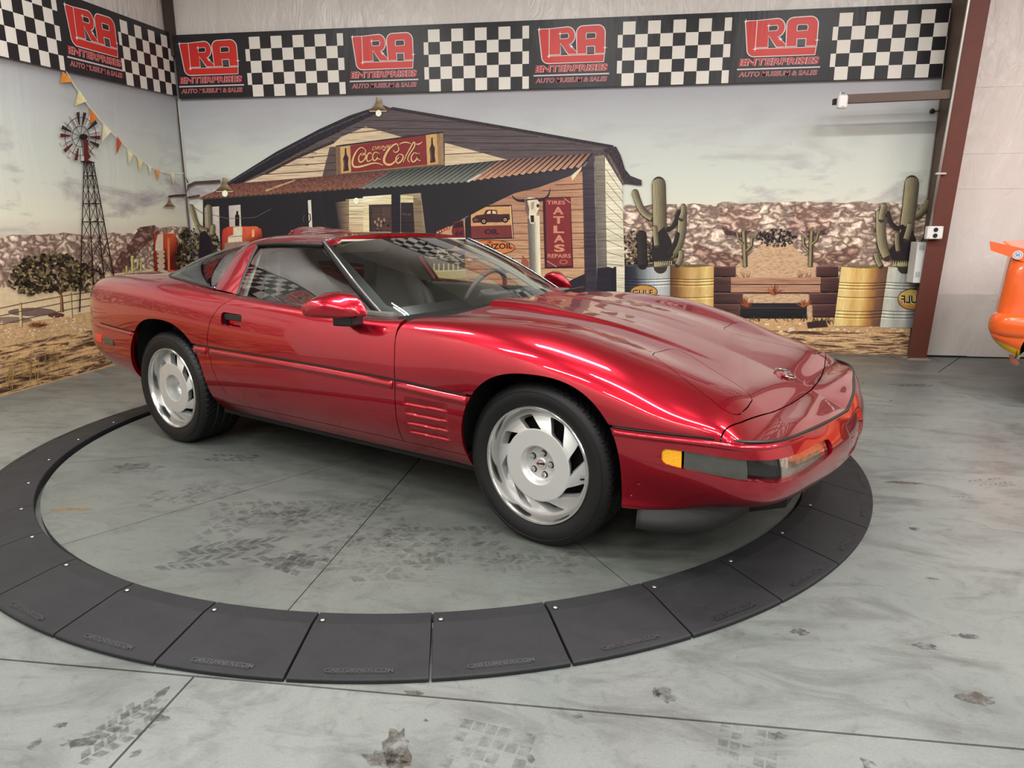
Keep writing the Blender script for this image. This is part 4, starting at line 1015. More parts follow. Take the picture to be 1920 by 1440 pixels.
# ------------------------------------------------------------------ banners above the cloths
BK = (40, 37, 40)
M_ring = mat('grommet_metal', (205, 205, 200), 0.3, 0.9)
def logo(p, fr, u0, u1, v0, v1):
    """letters drawn in a frame; u to the right, v down from 0 to 1 over the banner's height"""
    U = lambda a, b2: fr(u0+(u1-u0)*a, v0+(v1-v0)*b2)
    W_, RDD, DKK = (226, 218, 214), (206, 52, 46), (74, 70, 72)
    def shp(pts, col): p.wpoly([U(a, b2) for a, b2 in pts], col)
    def arcp(cx, cy, rx, ry, a0, a1, n=8): return [(cx+rx*math.cos(R(a0+(a1-a0)*i/n)), cy+ry*math.sin(R(a0+(a1-a0)*i/n))) for i in range(n+1)]
    e = .013; e2 = e*1.75
    def grown(pts, k):
        c = np.mean(np.array(pts), axis=0); out = []
        P = np.array(pts); n = len(P)
        for i in range(n):
            t0 = P[i]-P[i-1]; t1 = P[(i+1) % n]-P[i]; nn = np.array((t0[1]/(np.linalg.norm(t0)+1e-9)+t1[1]/(np.linalg.norm(t1)+1e-9), -(t0[0]/(np.linalg.norm(t0)+1e-9)+t1[0]/(np.linalg.norm(t1)+1e-9))))
            nn = nn/(np.linalg.norm(nn)+1e-9); out.append((P[i][0]+nn[0]*k, P[i][1]+nn[1]*k*1.75))
        return out
    Lp = [(.02, .07), (.165, .07), (.165, .80), (.98, .80), (.97, .985)]+[(.16, .985)]+arcp(.16, .80, .095, .185, 90, 180)+[(.02, .10)]
    Rp = [(.175, .07), (.44, .04)]+arcp(.44, .27, .105, .23, -90, 90)+[(.46, .50), (.60, .755), (.455, .755), (.335, .45), (.335, .755), (.175, .755)]
    Ap = [(.585, .755), (.575, .22)]+arcp(.66, .20, .085, .17, 180, 270)+[(.87, .02)]+arcp(.88, .22, .10, .20, -90, 0)+[(.985, .755), (.845, .755), (.845, .56), (.715, .56), (.72, .755)]
    for s_ in (Lp, Rp, Ap): shp(grown(s_, .014), W_); shp(s_, RDD)
    for s_ in ([(.335, .22), (.44, .21), (.455, .27), (.44, .33), (.335, .335)], [(.715, .27), (.72, .22), (.84, .22), (.85, .27), (.845, .35), (.715, .36)]):
        shp(grown(s_, .011), W_); shp(s_, BK)
    shp([(.345, .51), (.44, .755), (.345, .755)], DKK); shp([(.725, .58), (.835, .58), (.835, .755), (.728, .755)], DKK)
    w_ = u1-u0
    um = (u0+u1)/2
    G2 = lambda a, b2: fr(a, b2)
    def txt(body, vc, wd, hh, shear, bold, c1, c2):
        p.wtext(body, (um, -vc), wd, hh, c2, frame=lambda a, b2: fr(a, -b2), shear=shear, bold=bold+.035)
        p.wtext(body, (um, -vc), wd, hh*.93, c1, frame=lambda a, b2: fr(a, -b2), shear=shear, bold=bold-.005)
    txt('ENTERPRISES', .715, w_*1.08, .105, .08, .02, (178, 44, 48), (226, 170, 168))
    shp([(-.06, (.80-v0)/(v1-v0)), (1.06, (.80-v0)/(v1-v0)), (1.06, (.822-v0)/(v1-v0)), (-.06, (.822-v0)/(v1-v0))], (206, 196, 196))
    txt('AUTO MUSEUM & SALES', .885, w_*1.07, .075, .15, .01, (150, 52, 58), (206, 150, 150))
    for a, b2 in ((.02, .07), (.165, .80), (.50, .56), (.33, .21), (.99, .62)):
        p.wpoly([U(a-.035, b2), U(a, b2-.012), U(a+.035, b2), U(a, b2+.012)], (250, 246, 244)); p.wpoly([U(a-.006, b2), U(a, b2-.07), U(a+.006, b2), U(a, b2+.07)], (250, 246, 244))
def banner(wl, name, fr, length, groups, logos, cell, label, top_grommets):
    """groups: starts of eight-column chequers, logos: (u0, u1); v runs 0 top to 1 bottom"""
    root = empty(name); tag(root, label, 'banner')
    p = Print(wl); n = 24; o = p.lift()+.004
    base_lift = o
    for i in range(n+1):
        u = length*i/n
        for v in (0.0, 1.0): p.V.append(p.at(fr(u, v), o)); p.C.append(lin(BK))
    p.F += [(2*i, 2*i+1, 2*i+3, 2*i+2) for i in range(n)]
    p.build('banner_cloth', 'gloss', root)
    LAYER[wl] += 200
    WH = (228, 222, 212)
    for g0 in groups:
        p = Print(wl)
        for r0 in range(5):
            v0, v1 = .075+r0*.185, .075+(r0+1)*.185
            for c0 in range(-1, 9):
                if (c0+r0) % 2: continue
                a, b2 = g0+c0*cell, g0+(c0+1)*cell
                if c0 == -1: a = b2-cell*.40
                if c0 == 8: b2 = a+cell*.55
                a, b2 = max(a, .01), min(b2, length-.005)
                if b2 > a+.002: p.wpoly([fr(a, v0), fr(b2, v0), fr(b2, v1), fr(a, v1)], WH)
        if p.V: p.build('chequer_print', 'gloss', root)
    for (u0, u1) in logos:
        p = Print(wl); logo(p, fr, u0, u1, .10, .64); p.build('logo_print', 'gloss', root)
    for u in top_grommets:
        q = fr(u, .035); b3 = MB(); pts = []
        c = Vector(p.at(q, 0.0165))
        for k in range(16):
            a = 2*math.pi*k/16; d = Vector((math.cos(a), 0, math.sin(a))) if wl == 'back' else Vector((0, math.cos(a), math.sin(a))); pts.append(c+d*.013)
        b3.tube(pts, .004, 6, closed=True); b3.build('grommet', M_ring, root, True)
    return root
PM['gloss'] = print_mat('gloss')
ZB0, ZB1 = 3.203, 2.588
X0b, X1b = XL+.06, 3.955
frb = lambda u, v: (X0b+u, ZB0+(ZB1-ZB0)*v)
gb = [on_back(x, 120)[0]-X0b for x in (474, 806, 1166, 1563)]
cellb = np.mean([(on_back(b2, 120)[0]-on_back(a, 120)[0])/8 for a, b2 in ((474, 636), (806, 979), (1166, 1356))])
lgb = [(on_back(a, 120)[0]-X0b, on_back(b2, 120)[0]-X0b) for a, b2 in ((343, 452), (664, 779), (1009, 1135), (1389, 1527))]
banner('back', 'checkered_banner', frb, X1b-X0b, gb, lgb, cellb, 'long black chequered banner across the top of the rear backdrop', [on_back(x, 40)[0]-X0b for x in (588, 855, 1137, 1443)])
Y0s = YB-.03
frs = lambda u, v: (YE+u, 2.618-.0505*(YB-(YE+u))*1.0+.612*(1-v))
gs = [on_side(x, y)[0]-YE for x, y in ((226, 110),)]
lgs = [(on_side(116, 40)[0]-YE, on_side(213, 80)[0]-YE)]
cells = (on_side(322, 130)[0]-on_side(226, 110)[0])/8*1.02
per = lgs[0][0]-gs[0]
g_prev = gs[0]-10.9*cells-(lgs[0][1]-lgs[0][0])*0
g_prev = (on_side(96, 60)[0]-YE)-8*cells
span = gs[0]-g_prev
grp = [gs[0], g_prev, g_prev-span, g_prev-2*span]
lgl = [(a-k*span, b2-k*span) for k in range(3) for a, b2 in lgs]
banner('side', 'checkered_banner', frs, Y0s-YE, [g for g in grp if g > -8*cells], [l for l in lgl if l[0] > 0], cells, 'black chequered banner along the top of the side backdrop', [on_side(x, 10)[0]-YE for x in (155,)])
# ------------------------------------------------------------------ turntable
RI, RO, HI, HD = 2.052, 2.330, 0.052, 0.0312
tt = empty('car_turntable', (0, 0, 0)); tag(tt, 'round concrete-topped car turntable level inside the black rubber ramp ring', 'turntable')
b = MB(); b.lathe([(0, 0.002), (2.0, 0.002), (2.0, 0.006), (0, 0.006)], 96); b.build('base', M_black, tt)
NP = 11
for k in range(NP):
    a0, a1 = R(-91+360/NP*k), R(-91+360/NP*(k+1)); g = 0.0022
    P = []
    nn = 14
    for i in range(nn+1):
        a = a0+(a1-a0)*i/nn
        r = 2.031
        x, y = r*math.cos(a), r*math.sin(a)
        P.append((x, y))
    def shift(pt, ang, s): return (pt[0]-math.sin(ang)*s, pt[1]+math.cos(ang)*s)
    P[0] = shift(P[0], a0, g); P[-1] = shift(P[-1], a1, -g)
    am = (a0+a1)/2; c0 = (0.012*math.cos(am), 0.012*math.sin(am))
    b = MB(); b.prism([c0]+P, 0.006, HD); b.build('deck_panel', M_disc, tt)

M_rub = concrete('ramp_rubber', (33, 33, 36), (27, 27, 29), (21, 21, 23), 0.6, 2.2)
M_rub.node_tree.nodes['Principled BSDF'].inputs['Specular IOR Level'].default_value = 0.3
ring = empty('ramp_ring', (0, 0, 0)); tag(ring, 'ring of black rubber ramp tiles laid around the turntable', 'ramp')
M_emb = mat('embossed_rubber', (17, 17, 19), 0.5)
M_embl = mat('embossed_letters', (40, 40, 43), 0.45)
M_bolt = mat('zinc_bolt', (200, 198, 192), 0.3, 0.9)
NS = 36; A0 = -107.64; half = R(5.0)-0.0016
prof = [(RI, 0.008), (RI, HI-0.003), (RI+0.003, HI), (RI+0.062, HI-0.001), (RO-0.006, 0.016), (RO, 0.012), (RO, 0.0005)]
segV = []; segF = []; n = 8
for i in range(n+1):
    a = -half+2*half*i/n
    for (r, z) in prof: segV.append((r*math.cos(a), r*math.sin(a), z))
m_ = len(prof)
for i in range(n):
    for j in range(m_-1):
        segF.append((i*m_+j, (i+1)*m_+j, (i+1)*m_+j+1, i*m_+j+1))
    segF.append((i*m_+m_-1, (i+1)*m_+m_-1, (i+1)*m_, i*m_))
segF.append(tuple(range(m_))); segF.append(tuple(n*m_+j for j in range(m_))[::-1])
def on_ramp(r): # ramp height
    return HI-0.001+(r-(RI+0.062))/(RO-0.006-(RI+0.062))*(0.016-HI+0.001)
tile = None
tv, tf = text_mesh('CARTURNER.COM', 0.021, 0.0006, bold=0.0006, sx=1.12)
for k in range(NS):
    ang = R(A0+10*k+5)
    if tile is None:
        bm0 = MB(); bm0.add(segV, segF); tile = bm0.build('ramp_tile', M_rub, ring, bevel=0.0025)
        aa = -half+R(0.62); rb = RI+0.045
        b = MB(); b.lathe([(0, 0.0), (0.0115, 0.0), (0.0115, 0.0006), (0, 0.0006)], 20, c=(rb*math.cos(aa), rb*math.sin(aa), HI-0.0008)); b.build('bolt_hole', M_black, tile)
        b = MB(); b.lathe([(0.0, 0.0006), (0.0075, 0.0006), (0.0065, 0.0030), (0, 0.0036)], 14, c=(rb*math.cos(aa), rb*math.sin(aa), HI-0.0008)); b.build('bolt', M_bolt, tile, True)
        rt = RO-0.032
        b = MB(); b.box((0, 0, 0), (0.176, 0.022, 0.0008)); sl = math.atan2(on_ramp(RO-0.05)-on_ramp(RO-0.01), 0.04)
        Mx = Matrix.Translation((rt, 0, on_ramp(rt)+0.0004)) @ Matrix.Rotation(sl, 4, 'Y') @ Matrix.Rotation(R(90), 4, 'Z')
        pl = b.build('name_plate', M_emb, tile)
        pl.data.transform(Mx)
        b = MB(); b.add(tv, tf); lt = b.build('raised_lettering', M_embl, tile)
        lt.data.transform(Mx @ Matrix.Translation((0, 0, 0.001)))
        o = tile
    else:
        o = copy_tree(tile, ring)
    o.rotation_euler = (0, 0, ang)
# ------------------------------------------------------------------ tyre prints, stains and scuffs on floor and deck
def mark_mat(name, rgb, alpha, sc=26.0, lo=.36, hi=.62):
    m, nt, b = nodes_of(name); L = nt.links; N = nt.nodes.new
    geo = N('ShaderNodeNewGeometry'); nz = N('ShaderNodeTexNoise'); nz.inputs['Scale'].default_value = sc; nz.inputs['Detail'].default_value = 7; nz.inputs['Roughness'].default_value = .7
    L.new(geo.outputs['Position'], nz.inputs['Vector'])
    r = N('ShaderNodeMapRange'); r.inputs[1].default_value = lo; r.inputs[2].default_value = hi; r.inputs[3].default_value = 0.0; r.inputs[4].default_value = alpha
    L.new(nz.outputs['Fac'], r.inputs[0]); L.new(r.outputs[0], b.inputs['Alpha'])
    inp(b, 'Base Color', lin(rgb)); inp(b, 'Roughness', .6)
    return m
MK_d = mark_mat('tyre_print_dark', (46, 46, 45), .45)
MK_m = mark_mat('tyre_print_faint', (54, 55, 53), .34, 18, .42, .66)
MK_s = mark_mat('oil_stain', (66, 56, 44), .7, 30, .38, .6)
MK_t = mark_mat('tan_stain', (110, 90, 58), .8, 40, .3, .5)
MK_w = mark_mat('dark_scuff', (52, 50, 47), .6, 22, .42, .6)
MARKZ = [0]
def mark(name, polys, z, m, parent):
    MARKZ[0] += 1; zz = z+.00025+MARKZ[0]*.00001; V = []; F = []
    for q in polys:
        n = len(V); V += [(x, y, zz) for x, y in q]; F.append(tuple(range(n, n+len(q))))
    o = mesh(name, V, F, m, parent); o['kind'] = 'stuff'; return o
def tread(c, ang, L_, W_, rows, step, skew, seed, drop=.12):
    """blocks of a tyre print: rows across, step along"""
    r = random.Random(seed); out = []; ca, sa = math.cos(ang), math.sin(ang)
    for i in range(int(L_/step)):
        for j in range(rows):
            if r.random() < drop: continue
            x0 = -L_/2+i*step; y0 = -W_/2+j*W_/rows; dx = step*.72; dy = W_/rows*.84; sk = skew*(1 if j % 2 else -1)
            q = [(x0, y0), (x0+dx, y0), (x0+dx+sk*dy, y0+dy), (x0+sk*dy, y0+dy)]
            out.append([(c[0]+a*ca-b2*sa, c[1]+a*sa+b2*ca) for a, b2 in q])
    return out
def blob(c, rx, ry, seed, n=18, rot=0.0):
    r = random.Random(seed); out = []
    for k in range(n):
        a = 2*math.pi*k/n; f = r.uniform(.6, 1.15); x, y = rx*f*math.cos(a), ry*f*math.sin(a)
        out.append((c[0]+x*math.cos(rot)-y*math.sin(rot), c[1]+x*math.sin(rot)+y*math.cos(rot)))
    return out
dz = lambda px, py: on_floor(px, py, HD)
for (px, py, ang, L_, W_, rows, st_, sk, m, sdd) in (
  (470, 985, 80, .50, .30, 6, .055, .5, MK_m, 1), (430, 1035, 20, .42, .22, 4, .05, .9, MK_d, 2), (520, 960, 10, .55, .26, 5, .06, .6, MK_m, 3),
  (560, 1055, -18, .20, .16, 4, .045, .4, MK_d, 4), (640, 960, 35, .50, .24, 5, .055, .7, MK_m, 5), (700, 1010, 60, .45, .24, 5, .055, .6, MK_m, 6),
  (255, 880, -5, .30, .16, 4, .07, .3, MK_m, 7), (450, 858, 5, .30, .12, 3, .045, 1.2, MK_d, 8), (380, 925, 25, .46, .22, 4, .06, .7, MK_m, 9),
  (830, 1010, 10, .50, .24, 5, .06, .6, MK_m, 10), (900, 1040, -10, .40, .22, 4, .06, .5, MK_m, 11), (620, 1020, 85, .40, .22, 5, .05, .5, MK_m, 12), (760, 1060, 15, .35, .2, 4, .06, .5, MK_m, 13), (1010, 1050, 0, .30, .18, 4, .06, .5, MK_m, 14)):
    mark('tyre_print', tread(dz(px, py), R(ang), L_, W_, rows, st_, sk, sdd), HD, m, tt)
mark('stain', [blob(dz(252, 874), .10, .06, 3), blob(dz(545, 1056), .09, .075, 5)], HD, MK_d, tt)
mark('stain', [blob(dz(132, 955), .10, .022, 4, rot=.25)], HD, MK_t, tt)
fz = lambda px, py: on_floor(px, py, 0)
for (px, py, ang, L_, W_, rows, st_, sk, m, sdd) in (
  (915, 1405, 80, .26, .20, 6, .045, .0, MK_m, 21), (230, 1365, 62, .22, .12, 4, .03, .4, MK_d, 22), (255, 1340, 62, .2, .12, 4, .03, .4, MK_m, 23), (1860, 905, 20, .22, .12, 4, .03, .9, MK_m, 24), (1720, 722, 10, .35, .10, 3, .06, 1.4, MK_d, 25), (1400, 1395, 75, .2, .14, 5, .035, 0, MK_m, 26)):
    mark('tyre_print', tread(fz(px, py), R(ang), L_, W_, rows, st_, sk, sdd), 0, m, floor)
mark('stain', [blob(fz(158, 1390), .055, .02, 31, rot=.35), blob(fz(115, 1360), .018, .012, 32), blob(fz(65, 1395), .014, .02, 33), blob(fz(1715, 992), .028, .02, 34), blob(fz(1735, 1212), .035, .02, 35), blob(fz(1810, 1193), .05, .014, 36), blob(fz(1246, 1303), .03, .035, 37), blob(fz(1230, 1300), .012, .03, 38), blob(fz(1635, 1445), .03, .02, 39), blob(fz(1462, 1380), .02, .014, 40), blob(fz(1085, 1342), .015, .012, 41), blob(fz(798, 1351), .008, .006, 42), blob(fz(1745, 1085), .03, .01, 43), blob(fz(1788, 930), .05, .02, 44)], 0, MK_w, floor)
mark('stain', [blob(fz(745, 1405), .035, .08, 51, rot=.3), blob(fz(720, 1425), .06, .03, 52), blob(fz(775, 1300), .03, .012, 53), blob(fz(1500, 1185), .03, .02, 54), blob(fz(1830, 1310), .05, .03, 55), blob(fz(1690, 905), .10, .02, 56)], 0, MK_s, floor)
rr_ = random.Random(77)
mark('scuff', [blob((rr_.uniform(-3.4, 5), rr_.uniform(-3.2, -2.4)) if k % 3 else (rr_.uniform(2.5, 5), rr_.uniform(-2.2, 2.2)), rr_.uniform(.01, .05), rr_.uniform(.006, .02), k+100, 10, rr_.uniform(0, 3)) for k in range(110)], 0, MK_w, floor)
MK_l = mark_mat('paint_fleck', (214, 210, 198), .9, 40, .2, .4)
mark('fleck', [blob((rr_.uniform(-3, 4), rr_.uniform(-3.2, -2.4)) if k % 2 else (rr_.uniform(-1.5, 1.5), rr_.uniform(-1.9, -.9)), rr_.uniform(.003, .007), rr_.uniform(.002, .003), k+300, 7, rr_.uniform(0, 3)) for k in range(40)], HD, MK_l, tt) if False else None
# ------------------------------------------------------------------ the red coupe: smooth surfaces from section nets
def patch(net, ns, nr):
    """net (S, R, 3) -> dense grid (ns, nr, 3)"""
    net = np.asarray(net, float); S, Rn, _ = net.shape
    ds = np.linalg.norm(np.diff(net, axis=0), axis=2).max(1)**0.75; t = np.r_[0, np.cumsum(ds)]
    g = ncs(t, net.reshape(S, -1), np.linspace(0, t[-1], ns)).reshape(ns, Rn, 3)
    dr = np.linalg.norm(np.diff(net, axis=1), axis=2).mean(0)**0.75; u = np.r_[0, np.cumsum(dr)]
    g = ncs(u, g.transpose(1, 0, 2).reshape(Rn, -1), np.linspace(0, u[-1], nr)).reshape(nr, ns, 3).transpose(1, 0, 2)
    return g
def grid_mesh(g):
    ns, nr, _ = g.shape; V = g.reshape(-1, 3)
    i = np.arange(ns-1)[:, None]*nr+np.arange(nr-1)[None, :]
    F = np.stack([i, i+nr, i+nr+1, i+1], -1).reshape(-1, 4)
    return V, [tuple(f) for f in F.tolist()]
def clip(V, F, g):
    """keep the part of the mesh where g(V) > 0"""
    val = g(np.asarray(V)); V = [tuple(v) for v in np.asarray(V)]; val = list(val); cache = {}; out = []
    for f in F:
        s = [val[i] > 0 for i in f]
        if all(s): out.append(f); continue
        if not any(s): continue
        q = []; n = len(f)
        for k in range(n):
            a, b2 = f[k], f[(k+1) % n]
            if s[k]: q.append(a)
            if s[k] != s[(k+1) % n]:
                key = (min(a, b2), max(a, b2))
                if key not in cache:
                    t = val[a]/(val[a]-val[b2]); pa, pb = V[a], V[b2]
                    cache[key] = len(V); V.append(tuple(pa[c]+(pb[c]-pa[c])*t for c in range(3))); val.append(0.0)
                q.append(cache[key])
        if len(q) >= 3: out.append(tuple(q))
    used = sorted({i for f in out for i in f}); mp = {o: i for i, o in enumerate(used)}
    return np.array([V[i] for i in used]) if used else np.zeros((0, 3)), [tuple(mp[i] for i in f) for f in out]
def join(*VF):
    V = []; F = []; n = 0
    for v, f in VF:
        V.append(np.asarray(v)); F += [tuple(i+n for i in q) for q in f]; n += len(v)
    return np.concatenate(V), F
def mirror(V, F):
    V = np.array(V); V[:, 1] *= -1; return V, [f[::-1] for f in F]
def panel(name, V, F, m, parent, depth=0.014, weld=2e-4, smooth=True, outward=None, lip=0.0):
    """sheet part with smooth shading and its cut edges folded inwards"""
    bm = bmesh.new()
    bv = [bm.verts.new(tuple(v)) for v in V]
    for f in F:
        try: bm.faces.new([bv[i] for i in f])
        except ValueError: pass
    bmesh.ops.remove_doubles(bm, verts=bm.verts, dist=weld)
    bmesh.ops.dissolve_degenerate(bm, edges=bm.edges, dist=1e-5)
    bm.normal_update()
    if outward is not None:
        s = sum(((f.calc_center_median()-Vector(outward)).dot(f.normal))*f.calc_area() for f in bm.faces)
        if s < 0: bmesh.ops.reverse_faces(bm, faces=bm.faces)
        bm.normal_update()
    for f in bm.faces: f.smooth = smooth
    if depth > 0:
        be = [e for e in bm.edges if len(e.link_faces) == 1 and not (abs(e.verts[0].co.y) < 1e-5 and abs(e.verts[1].co.y) < 1e-5)]
        mp = {}
        nrm = {v: v.normal.copy() for e in be for v in e.verts}
        for v, nn in nrm.items(): mp[v] = bm.verts.new(v.co-nn*depth)
        for e in be:
            f = e.link_faces[0]; a, b2 = e.verts
            l = next(lp for lp in f.loops if lp.edge == e)
            a, b2 = l.vert, l.link_loop_next.vert
            try:
                q = bm.faces.new((b2, a, mp[a], mp[b2])); q.smooth = True
            except ValueError: pass
            e.smooth = False
    me = bpy.data.meshes.new(name); bm.to_mesh(me); bm.free()
    return link(name, me, m, parent)

CARX, CARY, CARZ, HEAD = -0.01056, -0.1438, 0.0324, R(-26.2067)
car = empty('sports_coupe', (CARX, CARY, CARZ), HEAD)
tag(car, 'dark red two-door sports coupe with silver wheels parked on the turntable', 'car')

# --- paint and trim
def car_paint():
    m, nt, b = nodes_of('red_metallic_paint'); L = nt.links; N = nt.nodes.new
    tc = N('ShaderNodeTexCoord'); vo = N('ShaderNodeTexVoronoi'); vo.inputs['Scale'].default_value = 900
    L.new(tc.outputs['Object'], vo.inputs['Vector'])
    mx = N('ShaderNodeMix'); mx.data_type = 'RGBA'
    mx.inputs[6].default_value = (0.32, 0.001, 0.011, 1); mx.inputs[7].default_value = (0.45, 0.003, 0.019, 1)
    L.new(vo.outputs['Color'], mx.inputs[0]); L.new(mx.outputs[2], b.inputs['Base Color'])
    inp(b, 'Metallic', 0.85); inp(b, 'Roughness', 0.28); inp(b, 'Coat Weight', 1.0); inp(b, 'Coat Roughness', 0.015); inp(b, 'Coat IOR', 1.5)
    inp(b, 'Specular IOR Level', 0.5)
    return m
M_paint = car_paint()
M_trim = mat('black_trim', (20, 20, 21), 0.35, 0, 0.05)
M_gloss = mat('gloss_black_trim', (12, 12, 13), 0.12, 0, 0.0, coat=0.5)
M_rubber = mat('tyre_rubber', (15, 15, 16), 0.5, 0, 0.1, 90, spec=0.4)
M_liner = mat('wheel_well', (10, 10, 10), 0.95)
M_chrome = mat('bright_chrome', (225, 225, 225), 0.08, 1.0, 0.0)
def glass_mat(name, tint, rough=0.0, alpha=0.12):
    m, nt, b = nodes_of(name); L = nt.links; N = nt.nodes.new
    out = nt.nodes['Material Output']
    tr = N('ShaderNodeBsdfTransparent'); tr.inputs[0].default_value = tint
    gl = N('ShaderNodeBsdfGlossy'); gl.inputs['Roughness'].default_value = rough; gl.inputs['Color'].default_value = (1, 1, 1, 1)
    fr = N('ShaderNodeLayerWeight'); fr.inputs['Blend'].default_value = 0.5
    pw = N('ShaderNodeMath'); pw.operation = 'POWER'; pw.inputs[1].default_value = 4.6; L.new(fr.outputs['Facing'], pw.inputs[0])
    ad = N('ShaderNodeMath'); ad.operation = 'MULTIPLY_ADD'; ad.inputs[1].default_value = 0.90; ad.inputs[2].default_value = 0.085; ad.use_clamp = True
    mx = N('ShaderNodeMixShader')
    L.new(pw.outputs[0], ad.inputs[0]); L.new(ad.outputs[0], mx.inputs[0]); L.new(tr.outputs[0], mx.inputs[1]); L.new(gl.outputs[0], mx.inputs[2])
    L.new(mx.outputs[0], out.inputs['Surface'])
    return m
M_glass = glass_mat('tinted_window_glass', (0.86, 0.91, 0.88, 1))
M_glass_r = glass_mat('dark_hatch_glass', (0.55, 0.63, 0.64, 1))
M_lens = glass_mat('clear_lamp_lens', (0.9, 0.9, 0.88, 1))

# --- section nets, half car, w = |y|
rows_ratio = np.array([1.0, .993, .952, .745, .573, .344, 0.0])
def nose_station(D, J, bump):
    D = np.array(D); J = np.array(J); out = []
    for r in rows_ratio:
        p = D*r+J*(1-r); p[2] += bump*(1-r**4)*r*1.2; out.append(p)
    return out
def st(x, *yz): return [(x, y, z) for y, z in yz]
UP = [
 [(2.168, 0, .485), (2.166, 0, .4859), (2.162, 0, .4878), (2.148, 0, .4945), (2.137, 0, .4997), (2.122, 0, .5068), (2.10, 0, .5172)],
 nose_station((2.152, .28, .508), (2.085, 0, .524), .006),
 nose_station((2.115, .54, .521), (2.06, 0, .538), .010),
 nose_station((2.058, .77, .536), (2.03, 0, .553), .014),
 nose_station((1.992, .842, .541), (1.985, 0, .574), .016),
 st(1.925, (.868, .545), (.864, .558), (.828, .582), (.65, .610), (.5, .613), (.3, .609), (0, .600)),
 st(1.75, (.885, .540), (.883, .575), (.847, .622), (.68, .672), (.5, .676), (.3, .672), (0, .666)),
 st(1.55, (.893, .535), (.896, .603), (.860, .684), (.69, .742), (.5, .735), (.32, .730), (0, .726)),
 st(1.35, (.897, .545), (.905, .640), (.868, .738), (.69, .800), (.5, .784), (.33, .779), (0, .776)),
 st(1.2, (.898, .552), (.908, .660), (.872, .765), (.70, .830), (.51, .810), (.34, .806), (0, .803)),
 st(1.0, (.895, .561), (.903, .675), (.868, .785), (.715, .845), (.53, .826), (.345, .829), (0, .829)),
 st(.8, (.892, .568), (.895, .690), (.862, .795), (.735, .846), (.56, .830), (.345, .844), (0, .846)),
 st(.6, (.889, .577), (.888, .690), (.858, .790), (.765, .836), (.60, .830), (.34, .850), (0, .856)),
 st(.4, (.887, .582), (.885, .695), (.857, .785), (.785, .824), (.60, .835), (.34, .850), (0, .856)),
 st(.1, (.888, .588), (.886, .705), (.860, .795), (.792, .836), (.60, .845), (.34, .855), (0, .860)),
 st(-.2, (.889, .592), (.888, .715), (.863, .810), (.795, .850), (.60, .86), (.34, .87), (0, .875)),
 st(-.5, (.893, .596), (.892, .728), (.868, .823), (.797, .866), (.62, .88), (.34, .89), (0, .895)),
 st(-.8, (.898, .600), (.902, .742), (.876, .840), (.795, .886), (.66, .90), (.38, .91), (0, .915)),
 st(-1.0, (.902, .604), (.910, .752), (.884, .853), (.79, .902), (.68, .918), (.4, .93), (0, .935)),
 st(-1.22, (.904, .611), (.914, .762), (.889, .867), (.79, .918), (.68, .932), (.4, .944), (0, .95)),
 st(-1.5, (.900, .622), (.909, .772), (.883, .877), (.785, .929), (.68, .942), (.4, .953), (0, .957)),
 st(-1.75, (.892, .634), (.897, .777), (.871, .878), (.78, .927), (.68, .940), (.4, .950), (0, .953)),
 st(-1.95, (.878, .644), (.879, .782), (.850, .877), (.765, .920), (.67, .932), (.4, .942), (0, .945)),
 [(-2.09, .845, .650), (-2.085, .84, .782), (-2.065, .81, .874), (-2.04, .72, .915), (-2.02, .6, .927), (-2.02, .35, .937), (-2.02, 0, .940)],
 [(-2.185, .765, .653), (-2.175, .76, .782), (-2.145, .73, .872), (-2.10, .64, .912), (-2.07, .5, .924), (-2.06, .3, .933), (-2.06, 0, .936)],
 [(-2.235, .6, .655), (-2.225, .6, .782), (-2.185, .58, .870), (-2.13, .5, .910), (-2.09, .4, .922), (-2.075, .2, .932), (-2.075, 0, .935)],
 [(-2.255, .3, .656), (-2.245, .3, .782), (-2.205, .29, .870), (-2.145, .26, .910), (-2.1, .2, .922), (-2.085, .1, .931), (-2.085, 0, .934)],
 [(-2.26, 0, .656), (-2.25, 0, .782), (-2.21, 0, .870), (-2.15, 0, .910), (-2.105, 0, .922), (-2.09, 0, .931), (-2.088, 0, .934)],
]
UP = np.array(UP)
Dl = UP[:, 0]          # belt line
LOROWS = [  # C, B, A, A2, A3
 [(2.205, 0, .43), (2.212, 0, .37), (2.20, 0, .325), (2.16, 0, .292), (2.07, 0, .286)],
 [(2.192, .28, .438), (2.198, .28, .374), (2.182, .275, .327), (2.14, .265, .294), (2.05, .23, .288)],
 [(2.155, .54, .445), (2.158, .54, .378), (2.138, .525, .329), (2.095, .49, .295), (2.0, .42, .289)],
 [(2.088, .772, .452), (2.088, .765, .383), (2.068, .742, .330), (2.028, .695, .295), (1.95, .6, .288)],
 [(2.012, .842, .455), (2.008, .828, .384), (1.995, .797, .326), (1.965, .742, .29), (1.90, .65, .283)],
 [(1.932, .864, .456), (1.928, .85, .383), (1.915, .82, .318), (1.89, .768, .28), (1.85, .68, .274)],
 [(1.75, .880, .447), (1.75, .868, .365), (1.75, .847, .292), (1.75, .825, .258), (1.75, .72, .245)],
 [(1.55, .890, .44), (1.55, .880, .35), (1.55, .872, .275), (1.55, .862, .238), (1.55, .75, .23)],
 [(1.35, .892, .44), (1.35, .882, .35), (1.35, .87, .285), (1.35, .85, .238), (1.35, .75, .225)],
 [(1.2, .892, .44), (1.2, .88, .345), (1.2, .86, .29), (1.2, .83, .237), (1.2, .73, .22)],
 [(1.0, .890, .44), (1.0, .873, .345), (1.0, .848, .298), (1.0, .805, .236), (1.0, .70, .215)],
]
